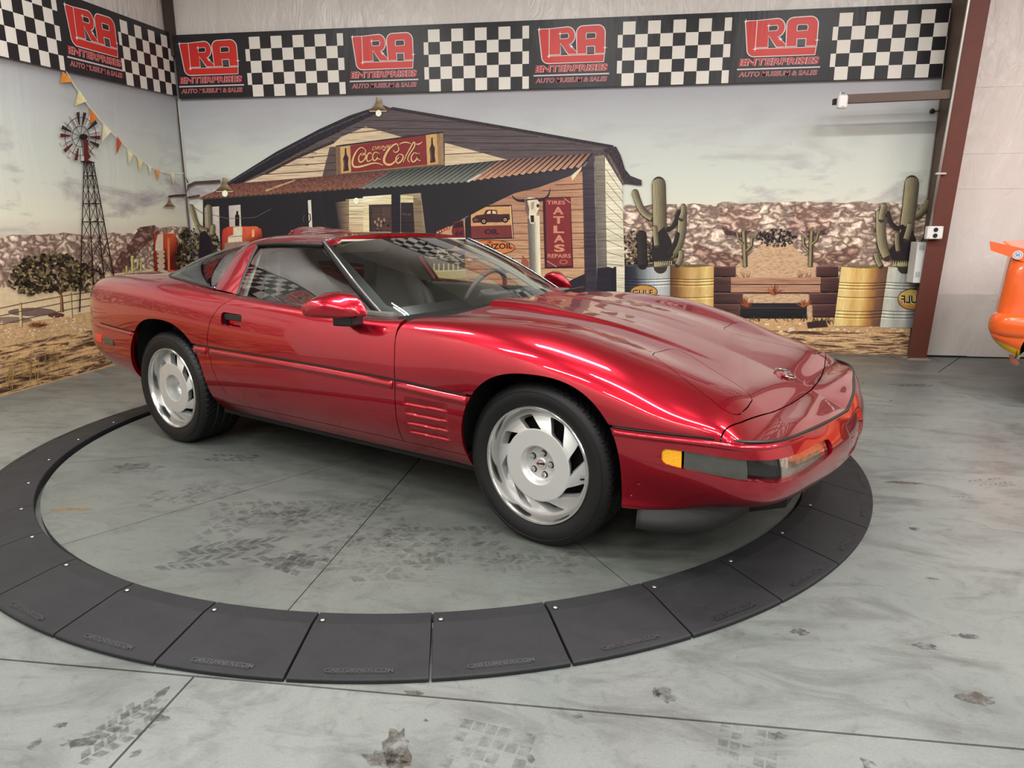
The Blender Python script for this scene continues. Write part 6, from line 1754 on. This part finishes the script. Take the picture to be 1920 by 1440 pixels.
# door handles, mirrors, keyless details
for s in (-1, 1):
    yb = .874
    b = MB(); b.box((-.56, s*(yb-.020), .760), (.170, .012, .078)); b.build('handle_recess', M_paint, car)
    b = MB(); b.box((-.558, s*(yb-.004), .771), (.140, .020, .036)); b.build('door_handle', M_trim, car, bevel=.006, seg=3)
    b = MB(); b.lathe([(0, 0), (.011, 0), (.011, s*.010), (0, s*.010)], 16, 'y', (-.622, s*(yb-.004), .772)); b.build('key_lock', M_trim, car)
    # door mirror: wedge-shaped shell on a short foot
    secs = []
    for (x, y0, y1, z0, z1) in ((.372, .890, .905, .846, .852), (.360, .882, .940, .839, .880), (.330, .874, .990, .836, .915), (.285, .870, 1.028, .835, .936), (.235, .870, 1.048, .836, .940), (.195, .873, 1.056, .838, .928), (.178, .880, 1.048, .843, .916)):
        ring_ = []
        for k in range(20):
            a = 2*math.pi*k/20; ca, sa = math.cos(a), math.sin(a)
            ex = .36; px_ = math.copysign(abs(ca)**ex, ca); pz_ = math.copysign(abs(sa)**ex, sa)
            zz = (z0+z1)/2+pz_*(z1-z0)/2
            top_in = 0.030*max(0, pz_)*(1 if y1 > .96 else 0)
            ring_.append((x+.05*max(0, -px_)*0.6, s*((y0+y1)/2+px_*(y1-y0)/2), zz-top_in*max(0, px_)))
        secs.append(ring_)
    Vm = [p for q in secs for p in q]; Fm = []
    for i in range(len(secs)-1):
        for k in range(20): Fm.append((i*20+k, i*20+(k+1) % 20, (i+1)*20+(k+1) % 20, (i+1)*20+k))
    Fm.append(tuple(range(20))[::-1]); Fm.append(tuple((len(secs)-1)*20+k for k in range(20)))
    b = MB(); b.add(Vm, Fm); mo = b.build('door_mirror', M_paint, car, True, auto=60)
    b = MB(); b.prism([(.345, .855), (.34, .92), (.25, .95), (.235, .86)], .795, .842, Matrix.Diagonal((1, s, 1)).to_3x3()); b.build('mirror_foot', M_trim, mo, bevel=.008)
    b = MB(); b.box((.1785, s*.962, .878), (.003, .12, .044)); b.build('mirror_glass', M_chrome, mo, bevel=.001)

# hood emblem: ring with crossed bars, and side marker of the rear
M_embred = mat('emblem_red', (120, 15, 18), 0.3, coat=0.4)
em = empty('hood_emblem', (1.915, 0, .613)); em.parent = car; em.rotation_euler = (0, R(20), 0)
b = MB(); b.tube([(.042*math.cos(a), .042*math.sin(a), 0) for a in [2*math.pi*k/32 for k in range(32)]], .0035, 8, closed=True); b.build('emblem_ring', M_chrome, em, True)
for s in (-1, 1):
    b = MB()
    b.box((.004, s*.022, .003), (.032, .058, .004), Matrix.Rotation(s*R(28), 3, 'Z')); fl_ = b.build('emblem_flag', M_chrome if s > 0 else M_embred, em, bevel=.001)
    for i in range(4):
        for j in range(2):
            if (i+j) % 2 == 0:
                b = MB(); v_ = Matrix.Rotation(s*R(28), 3, 'Z') @ Vector((-.008+.016*j, -.021+.014*i, 0)); b.box((.004+v_.x, s*.022+v_.y, .0055), (.014, .012, .001), Matrix.Rotation(s*R(28), 3, 'Z')); b.build('flag_check', M_gloss if s > 0 else M_chrome, fl_)
# embossed lettering in the plate pocket of the front bumper
tv, tf = text_mesh('CORVETTE', .052, .0015, bold=.0005, sx=1.05)
b = MB(); b.add(tv, tf); eo = b.build('embossed_lettering', M_paint, fbum)
eo.data.transform(Matrix.Translation((2.199, 0, .385)) @ Matrix.Rotation(R(90), 4, 'Z') @ Matrix.Rotation(R(90), 4, 'X') @ Matrix.Rotation(R(4), 4, 'X'))
# rear lamps and side markers
M_redl = MATS['red_lens']
for s in (-1, 1):
    for y in (.28, .55):
        b = MB(); b.lathe([(0, -.004), (.072, -.004), (.072, .006), (.066, .010), (0, .010)], 28, 'x'); o = b.build('tail_lamp', M_redl, car, True, auto=40)
        o.data.transform(Matrix.Translation((-2.252+.018*(y > .4), s*y, .735)) @ Matrix.Rotation(R(180), 4, 'Z') @ Matrix.Rotation(R(-5 if y < .4 else -16)*s, 4, 'Z'))
    def rear_pt(x, z):
        i = np.argmin(np.abs(gL[:, 8, 0]-x)); col = gL[i]; return float(np.interp(-z, -col[:, 2], col[:, 1]))
    Vr = []; Fr = []
    for (xa, xb, za, zb, mm, nm) in ((-2.0, -1.905, .525, .575, M_redl, 'rear_side_marker'), (-1.895, -1.755, .520, .565, M_smoke, 'rear_side_reflector')):
        Vr = []; Fr = []
        for i in range(9):
            x = xa+(xb-xa)*i/8
            for z in (za, (za+zb)/2, zb): Vr.append((x, s*(rear_pt(x, z)+.004), z))
        for i in range(8):
            for k in range(2): Fr.append((i*3+k, (i+1)*3+k, (i+1)*3+k+1, i*3+k+1))
        panel(nm, np.array(Vr), Fr, mm, car, .008, outward=CEN)
b = MB(); b.box((-2.262, 0, .56), (.02, .32, .15)); b.build('plate_recess', M_trim, car, bevel=.01)
for s in (-1, 1):
    for y in (.16, .26):
        b = MB(); b.lathe([(.036, -.16), (.036, .0), (.03, .0), (.03, -.16)], 20, 'x', (-2.19, s*y, .355)); b.build('exhaust_tip', M_chrome, car, True, auto=40)

# --- interior
M_int = mat('charcoal_leather', (84, 81, 77), 0.5, 0, 0.1, 60, bump=0.1, bscale=300)
M_intd = mat('dark_dashboard', (66, 68, 67), 0.55, 0, 0.1, 60)
M_intl = mat('light_cabin_trim', (170, 164, 152), 0.7, 0, 0.08, 60)
b = MB(); b.box((-.30, 0, .27), (1.9, 1.40, .05)); b.build('cabin_floor', M_intd, car)
b = MB(); b.box((-1.15, 0, .62), (.75, 1.30, .04)); b.build('cargo_floor', M_intd, car)
b = MB(); b.box((-.77, 0, .50), (.04, 1.40, .44)); b.build('rear_bulkhead', M_intd, car)
b = MB(); b.box((.68, 0, .55), (.04, 1.5, .50)); b.build('firewall', M_intd, car)
# dashboard
dp = [(.58, .795), (.48, .812), (.36, .815), (.27, .795), (.25, .72), (.30, .60), (.40, .50), (.58, .50)]
b = MB(); b.prism(dp, -.66, .66, Matrix(((1, 0, 0), (0, 0, 1), (0, 1, 0)))); b.build('dashboard', M_intd, car, bevel=.02, seg=3)
b = MB(); b.prism([(.42, .815), (.32, .862), (.25, .858), (.23, .79), (.30, .76)], .16, .58, Matrix(((1, 0, 0), (0, 0, 1), (0, 1, 0)))); b.build('instrument_hood', M_intd, car, bevel=.015, seg=3)
b = MB(); b.box((-.25, 0, .42), (1.0, .26, .24)); b.build('centre_console', M_int, car, bevel=.04, seg=3)
b = MB(); b.tube([(.0, 0, .54), (-.02, 0, .64)], [.012, .022], 12); b.build('shift_lever', M_trim, car, True)
for s in (-1, 1):
    b = MB(); b.box((-.12, s*.775, .62), (1.15, .05, .46)); dpn = b.build('door_trim', M_int, car, bevel=.015)
    b = MB(); b.box((-.20, s*.73, .64), (.60, .07, .06)); b.build('armrest', M_int, dpn, bevel=.02, seg=3)
    # seat: cushion, side bolsters, tall backrest with integral headrest
    seat = empty('seat', (-.30, s*.37, .30)); seat.parent = car
    def pad(name, net, thick, m=M_int):
        V, F = grid_mesh(patch(np.array(net), 20, 20))
        o = panel(name, V, F, m, seat, 0.0)
        md = o.modifiers.new('solid', 'SOLIDIFY'); md.thickness = thick; md.offset = 0
        m2 = o.modifiers.new('bev', 'BEVEL'); m2.width = thick*.42; m2.segments = 4; m2.limit_method = 'ANGLE'
        return o
    pad('cushion', [[(-.22, -.22, .06), (-.22, 0, .04), (-.22, .22, .06)], [(0, -.23, .09), (0, 0, .05), (0, .23, .09)], [(.28, -.22, .13), (.28, 0, .11), (.28, .22, .13)]], .14)
    pad('backrest', [[(-.19, -.22, .12), (-.21, 0, .12), (-.19, .22, .12)], [(-.26, -.25, .32), (-.30, 0, .32), (-.26, .25, .32)], [(-.33, -.23, .52), (-.36, 0, .52), (-.33, .23, .52)], [(-.385, -.16, .66), (-.40, 0, .67), (-.385, .16, .66)], [(-.42, -.13, .78), (-.43, 0, .79), (-.42, .13, .78)]], .11)
    for t in (-1, 1):
        b = MB(); b.tube([(-.12, t*.235, .16), (-.22, t*.255, .30), (-.29, t*.25, .46), (-.35, t*.20, .58)], [.05, .06, .055, .035], 12); b.build('side_bolster', M_int, seat, True)
    # sun visor
    b = MB(); b.box((-.20, s*.31, 1.118), (.012, .40, .135), Matrix.Rotation(R(62), 3, 'Y')); b.build('sun_visor', M_intl, car, bevel=.005)
# belts behind the seats, headliner
V, F = mir_join(*loft(np.array(roof)-np.array((0, .0, .032))*1.0, 20, 20)); panel('headliner', V*np.array((1, .96, 1)), F, M_intl, car, 0.0, outward=CEN)
V, F = mir_join(*loft(np.array([hf, hm, hr])*np.array((1, .955, 1))-np.array((0, 0, .03)), 12, 60)); panel('halo_lining', V, F, M_intl, car, 0.0, outward=CEN)
for s in (-1, 1):
    b = MB(); b.tube([(p[0]-.02, s*(p[1]-.03), p[2]-.022) for p in spline([(.36, .757, .818), (.185, .712, .935), (-.02, .640, 1.049), (-.205, .570, 1.135)], 16)], .022, 8); b.build('pillar_trim', M_intl, car, True)
    b = MB(); b.tube([(-.74, s*.60, 1.02), (-.70, s*.50, .80), (-.60, s*.56, .45)], .012, 4); b.build('seat_belt', M_trim, car)
# steering wheel (left-hand drive)
swc = Vector((.10, .37, .80)); sw = empty('steering_wheel', swc); sw.parent = car; sw.rotation_euler = (0, R(-66), 0)
b = MB(); b.tube([(.185*math.cos(a), .185*math.sin(a), 0) for a in [2*math.pi*k/40 for k in range(40)]], .015, 10, closed=True); b.build('wheel_rim', M_int, sw, True)
b = MB(); b.box((0, 0, -.01), (.12, .13, .05)); b.build('wheel_hub', M_int, sw, bevel=.015, seg=3)
for a in (R(90), R(-90), R(180)):
    b = MB(); b.tube([(.05*math.cos(a), .05*math.sin(a), -.01), (.18*math.cos(a), .18*math.sin(a), 0)], .013, 8); b.build('spoke', M_int, sw, True)
b = MB(); b.tube([(.13, .37, .79), (.36, .37, .70)], .035, 12); b.build('steering_column', M_intd, car, True)
# inner mirror
b = MB(); b.box((-.06, 0, 1.085), (.03, .24, .055)); b.build('rear_view_mirror', M_trim, car, bevel=.012, seg=3)
b = MB(); b.tube([(-.06, 0, 1.10), (-.02, 0, 1.135)], .008, 8); b.build('mirror_stem', M_trim, car)

# --- wheels
M_alloy = mat('satin_silver_alloy', (200, 200, 197), 0.38, 0.55, 0.03, 200)
M_polish = mat('polished_alloy', (218, 218, 216), 0.2, 1.0, 0.0)
def make_wheel(deep):
    w0 = empty('wheel')
    RO_ = .326
    # tyre: theta x profile grid with a cut tread
    prof = []
    half_w = .132
    pr = [(.226, -.112), (.236, -.126), (.262, -.138), (.288, -.138), (.304, -.131), (.314, -.122), (.3215, -.112)]
    tread = [(.3245, y) for y in np.linspace(-.100, .100, 21)]
    pr = pr+tread+[(r, -y) for r, y in pr[::-1]]
    nth = 480; Vt = []; Ft = []; m3 = len(pr)
    for k in range(nth):
        a = 2*math.pi*k/nth
        for (r, y) in pr:
            rr2 = r
            if r > .305:
                ph = (k + abs(y)*190) % 8
                if abs(y) > .055 and abs(y) < .120 and ph < 1.2: rr2 -= .004
                if abs(abs(y)-.05) < .006 or abs(y) < .006: rr2 -= .007
                if abs(y) < .045 and ((k*1.0+y*260) % 12) < 1.2: rr2 -= .003
            Vt.append((rr2*math.cos(a), y, rr2*math.sin(a)))
    for k in range(nth):
        k2 = (k+1) % nth
        for i in range(m3-1): Ft.append((k*m3+i, k2*m3+i, k2*m3+i+1, k*m3+i+1))
    b = MB(); b.add(Vt, Ft); t_ = b.build('tyre', M_rubber, w0, True, auto=28)
    # flatten the contact patch
    me = t_.data; co = np.empty(len(me.vertices)*3); me.vertices.foreach_get('co', co); co = co.reshape(-1, 3)
    co[:, 2] = np.maximum(co[:, 2], -.318); me.vertices.foreach_set('co', co.ravel()); me.update()
    b = MB(); b.tube([(.292*math.cos(a), -.1375, .292*math.sin(a)) for a in [2*math.pi*k/60 for k in range(60)]], .0018, 6, closed=True); b.build('sidewall_ring', M_rubber, t_, True)
    # rim: polished outer lip and barrel (outer side at -y)
    d = deep
    b = MB(); b.lathe([(.232, -.120), (.2345, -.126), (.231, -.1305), (.224, -.1295), (.2195, -.122), (.216, -.10), (.2135, -.085), (.211, -.078), (.206, -.07), (.228, -.068), (.228, -.112)], 96, 'y', closed=True); b.build('rim_lip', M_polish, w0, True, auto=40)
    b = MB(); b.lathe([(.2055, -.0679), (.203, .10), (.228, .115), (.228, -.0675)], 64, 'y', closed=True); b.build('rim_barrel', mat('dark_barrel', (38, 37, 36), .5, .4), w0, True, auto=40)
    b = MB(); b.lathe([(.20, -.02), (.06, -.02), (.06, .02), (.20, .02)], 40, 'y', closed=True); b.build('brake_disc', mat('brake_dark', (30, 29, 28), 0.6, 0.3), w0, True, auto=40)
    # face: disc with eight swept slots
    nr_, nt_ = 60, 640
    rr3 = np.linspace(.082, .2125, nr_); th3 = np.linspace(0, 2*np.pi, nt_+1)
    def face_y(r, th):
        y0 = -.114; out = np.interp(r, [.08, .141, .152, .195, .2125], [y0, y0, y0+.004, y0+.028, y0+.036])
        return out
    g3 = np.zeros((nt_+1, nr_, 5))
    for i, t in enumerate(th3):
        g3[i, :, 0] = rr3*np.cos(t); g3[i, :, 2] = rr3*np.sin(t); g3[i, :, 1] = face_y(rr3, t); g3[i, :, 3] = rr3; g3[i, :, 4] = t
    def slot(P):
        r, t = P[:, 3], P[:, 4]
        per = 2*np.pi/8
        c = np.mod(-t/per+.12, 1)-.12         # going clockwise seen from outside
        k0 = np.clip((r-.145)/.052, 0, 1)
        lo = .27-.33*k0**.8; hi = .90-.52*k0**.6
        dth = np.minimum(c-lo, hi-c)*per*r*.8
        dr_ = np.minimum(r-.1445, .197-r)
        q = np.minimum(dth, dr_); k = np.clip(.008-np.abs(dth-dr_), 0, 1)**2/(4*.008)
        return -(q-k)
    Vf, Ff_ = grid_mesh(g3[..., :3]); P5 = g3.reshape(-1, 5)
    fv, ff = clip4(P5, Ff_, slot)
    o = panel('wheel_face', fv[:, :3], ff, M_alloy, w0, 0.030, outward=(0, .3, 0), weld=1e-4)
    # hub bowl, cap, nuts
    bd = .030 if not deep else .075
    b = MB(); b.lathe([(.083, -.114), (.079, -.1145), (.075, -.112), (.070, -.114+bd*.7), (.064, -.114+bd*.95), (.058, -.114+bd), (.0, -.114+bd)], 64, 'y'); b.build('hub_bowl', M_alloy, w0, True, auto=50)
    yh = -.114+bd
    b = MB(); b.lathe([(0, yh-.006), (.020, yh-.006), (.023, yh-.003), (.023, yh+.002)], 32, 'y'); cap_ = b.build('centre_cap', M_alloy, w0, True, auto=40)
    b = MB(); b.tube([(.014*math.cos(a), yh-.0065, .014*math.sin(a)) for a in [2*math.pi*k/24 for k in range(24)]], .0008, 5, closed=True); b.build('cap_ring', M_trim, cap_)
    b = MB(); b.box((-.008, yh-.0072, -.003), (.020, .001, .008), Matrix.Rotation(R(-22), 3, 'Y')); b.build('cap_flag', M_embred, cap_)
    b = MB(); b.box((.010, yh-.0072, .004), (.018, .001, .008), Matrix.Rotation(R(-22), 3, 'Y')); b.build('cap_flag', M_trim, cap_)
    for k in range(5):
        a = R(18+72*k); c = (.0445*math.cos(a), 0, .0445*math.sin(a))
        b = MB(); b.lathe([(.0135, yh-.0006), (.0, yh-.0006)], 20, 'y', c); nh = b.build('nut_hole', M_trim, w0)
        b = MB(); b.lathe([(.0105, yh-.001), (.0105, yh-.010), (.0085, yh-.014), (0, yh-.015)], 6, 'y', c); b.build('lug_nut', M_polish, w0, False)
    b = MB(); b.tube([(.196, -.098, .03), (.188, -.112, .03)], .004, 8); b.build('valve_stem', M_trim, w0)
    return w0
wf = make_wheel(False); wr = make_wheel(True)
wf.parent = car; wr.parent = car
YFW, YRW = .8495-.1305, .871-.1305
wf.location = (1.2215, -YFW, .318); wr.location = (-1.2215, -YRW, .318)
wf.rotation_euler = (0, R(14), R(-2.2)); wr.rotation_euler = (0, R(-10), 0)
# keep the flattened patch down: roll only face parts
for wroot, roll in ((wf, R(14)), (wr, R(-10))):
    wroot.rotation_euler[1] = 0
    for ch in wroot.children:
        if not ch.name.startswith('tyre'): ch.rotation_euler = (0, roll, 0)
for src, x, y in ((wf, 1.2215, YFW), (wr, -1.2215, YRW)):
    c = copy_tree(src, car); c.location = (x, y, .318); c.rotation_euler = (0, 0, math.pi)
# ------------------------------------------------------------------ tail of the orange race car parked to the side
M_or = mat('orange_race_paint', (222, 92, 34), 0.22, 0, 0.03, 20, coat=0.6)
M_orl = mat('pale_orange_paint', (238, 122, 76), 0.25, 0, 0.03, 20, coat=0.5)
M_yel = mat('yellow_stripe', (236, 190, 20), 0.3)
M_wht = mat('white_stripe', (232, 230, 226), 0.3)
M_rd = mat('red_orange_decal', (255, 84, 40), 0.35)
_a = R(-36); _d = (4.9-3.66, 1.6-1.3)
race = empty('race_car', (3.76+_d[0]*math.cos(_a)-_d[1]*math.sin(_a), 1.50+_d[0]*math.sin(_a)+_d[1]*math.cos(_a), 0), _a); tag(race, 'orange stock race car with rear spoiler standing in front of white sheeting', 'car')
def L_(p): return (p[0]-4.9, p[1]-1.6, p[2])
# side shell: stations along X (tail at small X), rows from sill to deck, near side at Y = 1.15
YN, YO = 1.20, 2.95
stn = [(3.67, .30), (3.674, .12), (3.695, .05), (3.77, .012), (3.95, .0), (4.2, .0), (4.6, .0), (5.2, .0), (6.0, .0), (6.8, .02), (7.6, .06), (8.2, .2), (8.45, .45)]
rows_ = [(.18, .10), (.30, .03), (.48, 0.0), (.56, .02), (.64, .035), (.80, .045), (.95, .06), (1.035, .10), (1.07, .22)]
def zscale(x, z):
    k = np.interp(x, [3.6, 4.4, 6.0, 7.2, 8.45], [1.0, .99, .93, .86, .62]); lift = np.interp(x, [3.65, 3.8, 4.0, 4.15], [.44, .27, .08, 0])
    return z*k+lift*max(0, (.5-z)/.5)
net = np.array([[(x+(max(0, z-.5)*.06 if x < 3.9 else 0), YN+dy+ins, zscale(x, z)) for z, ins in rows_] for x, dy in stn])
V, F = grid_mesh(patch(net, 90, 50))
WX = 4.25
def wcut(P): return np.hypot(P[:, 0]-WX, (P[:, 2]-.33)*1.0)-.385
def fcut(P): return np.hypot(P[:, 0]-7.15, P[:, 2]-.33)-.385
def mirr_r(V, F): V = np.array(V); V[:, 1] = YN+YO-V[:, 1]; return V, [f[::-1] for f in F]
def rpart(name, V, F, m, parent=race, depth=.012): return panel(name, np.array([L_(v) for v in V]), F, m, parent, depth, outward=(0, .45, .5))
stripe = lambda P: np.interp(P[:, 0], [3.6, 3.8, 3.95, 4.1, 8.5], [.49, .42, .36, .33, .30])
low = lambda P: np.interp(P[:, 0], [3.6, 3.8, 3.95, 4.1, 8.5], [.455, .37, .305, .275, .25])
for mm in (0, 1):
    T_ = (lambda v, f: (v, f)) if mm == 0 else mirr_r
    rpart('body_side', *T_(*cut(V, F, wcut, fcut, lambda P: P[:, 2]-stripe(P))), M_or)
    rpart('yellow_band', *T_(*cut(V, F, wcut, fcut, lambda P: stripe(P)-P[:, 2], lambda P: P[:, 2]-low(P))), M_yel)
    rpart('white_skirt', *T_(*cut(V, F, wcut, fcut, lambda P: low(P)-P[:, 2])), M_wht)
# tail panel, deck, roof
edge = patch(net, 90, 50)
tailV = []; tailF = []
for j in range(50):
    a = edge[0, j]
    for k in range(9):
        t = k/8; tailV.append((a[0]-.10*math.sin(math.pi*t), a[1]+(YN+YO-2*a[1]+a[1]-a[1])*t if False else a[1]*(1-t)+(YN+YO-a[1])*t, a[2]))
for j in range(49):
    for k in range(8): tailF.append((j*9+k, (j+1)*9+k, (j+1)*9+k+1, j*9+k+1))
rpart('tail_panel', tailV, tailF, M_or, depth=0)
dv = []; df = []
for i in range(90):
    a = edge[i, -1]
    for k in range(7):
        t = k/6; dv.append((a[0], a[1]*(1-t)+(YN+YO-a[1])*t, a[2]+.05*math.sin(math.pi*t)))
for i in range(89):
    for k in range(6): df.append((i*7+k, i*7+k+1, (i+1)*7+k+1, (i+1)*7+k))
rpart('deck', dv, df, M_orl, depth=0)
# cabin
cab = [[(5.05, 1.55, 1.06), (5.05, 2.08, 1.09), (5.05, 2.6, 1.06)], [(5.55, 1.58, 1.36), (5.55, 2.08, 1.40), (5.55, 2.57, 1.36)], [(6.2, 1.58, 1.38), (6.2, 2.08, 1.42), (6.2, 2.57, 1.38)], [(6.95, 1.55, .99), (6.95, 2.08, 1.02), (6.95, 2.6, .99)]]
Vc, Fc = grid_mesh(patch(np.array(cab), 24, 12)); rpart('cabin_roof', Vc, Fc, M_or, depth=.02)
for y in (1.56, 2.59):
    b = MB(); b.add([L_((5.1, y, 1.0)), L_((6.9, y, .95)), L_((6.2, y, 1.36)), L_((5.55, y, 1.34))], [(0, 1, 2, 3)]); b.build('window_net', M_black, race)
# rear bumper cover bulging at the corner
bv_ = []; bf_ = []
cv = spline([(3.97, YN+.004, 0), (3.85, YN+.004, 0), (3.75, YN+.025, 0), (3.695, YN+.08, 0), (3.67, YN+.2, 0), (3.66, (YN+YO)/2, 0), (3.67, YO-.2, 0), (3.695, YO-.08, 0), (3.75, YO-.025, 0), (3.85, YO-.004, 0), (3.97, YO-.004, 0)], 60)
for q in cv:
    d = np.array((q[0]-5.2, q[1]-(YN+YO)/2)); d /= np.linalg.norm(d)
    for z, o in ((.650, -.10), (.640, .0), (.612, .026), (.565, .034), (.52, .030), (.485, .012), (.465, -.06)): bv_.append((q[0]+d[0]*o, q[1]+d[1]*o, z))
for i in range(59):
    for k in range(6): bf_.append((i*7+k, (i+1)*7+k, (i+1)*7+k+1, i*7+k+1))
rpart('rear_bumper', bv_, bf_, M_or, depth=.01)
# spoiler blade with its end plate
def box_from(P8): return P8, [(0, 1, 2, 3), (7, 6, 5, 4), (0, 4, 5, 1), (1, 5, 6, 2), (2, 6, 7, 3), (3, 7, 4, 0)]
sy0, sy1 = YN+.10, YO-.10
b = MB(); v8 = [L_(v) for v in [(3.66, sy0, 1.145), (3.80, sy0, 1.035), (3.815, sy0, 1.045), (3.675, sy0, 1.152), (3.66, sy1, 1.145), (3.80, sy1, 1.035), (3.815, sy1, 1.045), (3.675, sy1, 1.152)]]
b.add(*box_from(v8)); spo = b.build('spoiler', M_orl, race)
b = MB(); pp = [(3.585, 1.150), (3.60, 1.085), (3.815, 1.005), (3.855, 1.085)]
b.add([L_((x, sy0-.012, z)) for x, z in pp]+[L_((x, sy0, z)) for x, z in pp], [(0, 1, 2, 3), (7, 6, 5, 4), (0, 4, 5, 1), (1, 5, 6, 2), (2, 6, 7, 3), (3, 7, 4, 0)]); b.build('end_plate', M_or, spo)
b = MB(); b.add([L_((x, sy1+.012, z)) for x, z in pp]+[L_((x, sy1, z)) for x, z in pp], [(0, 1, 2, 3), (7, 6, 5, 4), (0, 4, 5, 1), (1, 5, 6, 2), (2, 6, 7, 3), (3, 7, 4, 0)]); b.build('end_plate', M_or, spo)
bz = MB(); c_ = L_((3.765, sy0-.0125, 1.055)); bz.lathe([(0, 0), (.030, 0), (.030, -.0015), (0, -.0015)], 24, 'y', c_); dc = bz.build('round_decal', mat('decal_white', (216, 216, 218), .4), spo)
bz = MB(); bz.tube([(c_[0]+.022*math.cos(a), c_[1]-.0016, c_[2]+.022*math.sin(a)) for a in [2*math.pi*k/24 for k in range(24)]], .002, 5, closed=True); bz.build('decal_ring', mat('decal_blue', (70, 84, 130), .4), spo)
for k in (-1, 0, 1):
    bz = MB(); bz.box((c_[0]+k*.009, c_[1]-.002, c_[2]), (.005, .001, .022)); bz.build('decal_stroke', MATS['decal_blue'], spo)
# cross outline decal and number edge on the quarter
def on_flank(x, z):
    i = np.argmin(np.abs(edge[:, 25, 0]-x)); col = edge[i]; return float(np.interp(z, col[:, 2], col[:, 1]))
def decal(name, pts, m, off_=.004):
    q = [L_((x, on_flank(x, z)-off_, z)) for x, z in pts]; return mesh(name, q, [tuple(range(len(q)))], m, race)
cx0, cz0 = 3.895, .905
CR_ = [(-.03, .085), (.035, .075), (.03, .035), (.085, .02), (.075, -.045), (.025, -.035), (.015, -.085), (-.045, -.07), (-.04, -.03), (-.095, -.02), (-.085, .045), (-.035, .035)]
decal('cross_decal', [(cx0+a*.92, cz0+b2*.92) for a, b2 in CR_], M_rd, .003)
decal('cross_decal_centre', [(cx0+a*.60, cz0+b2*.60) for a, b2 in CR_], M_or, .0045)
decal('number_decal', [(3.955, .775), (4.25, .80), (4.25, .70), (3.96, .715)], M_black, .003)
decal('tail_decal', [(3.80, .345), (3.83, .35), (3.875, .29), (3.86, .27), (3.82, .29)], mat('oval_decal', (150, 90, 74), .5), .006)
for X in (WX, 7.15):
    for Y, s in ((YN+.14, -1), (YO-.14, 1)):
        wl = empty('race_wheel', L_((X, Y, .33))); wl.parent = race
        b = MB(); b.lathe([(.19, -.13), (.24, -.14), (.30, -.135), (.325, -.115), (.33, -.08), (.33, .08), (.325, .115), (.30, .135), (.24, .14), (.19, .13)], 56, 'y'); b.build('slick_tyre', M_rubber, wl, True, auto=40)
        b = MB(); b.lathe([(.195, s*.125), (.19, s*.10), (.17, s*.05), (.08, s*.04), (.05, s*.06), (0, s*.065)], 40, 'y'); b.build('steel_rim', mat('white_steel_rim', (60, 58, 56), .4), wl, True, auto=50)
    b = MB()
    Vw = []; Fw = []
    for i in range(25):
        a = math.pi*i/24
        for Y in (YN+.02, YN+.42): Vw.append(L_((X+.40*math.cos(a), Y, .33+.40*math.sin(a))))
    for i in range(24): Fw.append((2*i, 2*i+1, 2*i+3, 2*i+2))
    Fw.append(tuple(2*i+1 for i in range(25)))
    b.add(Vw, Fw); b.build('wheel_tub', M_liner, race, True)
b = MB(); b.box(L_((5.9, 2.08, .2)), (3.6, 1.5, .05)); b.build('floor_pan', M_liner, race)
bpy.context.view_layer.update()
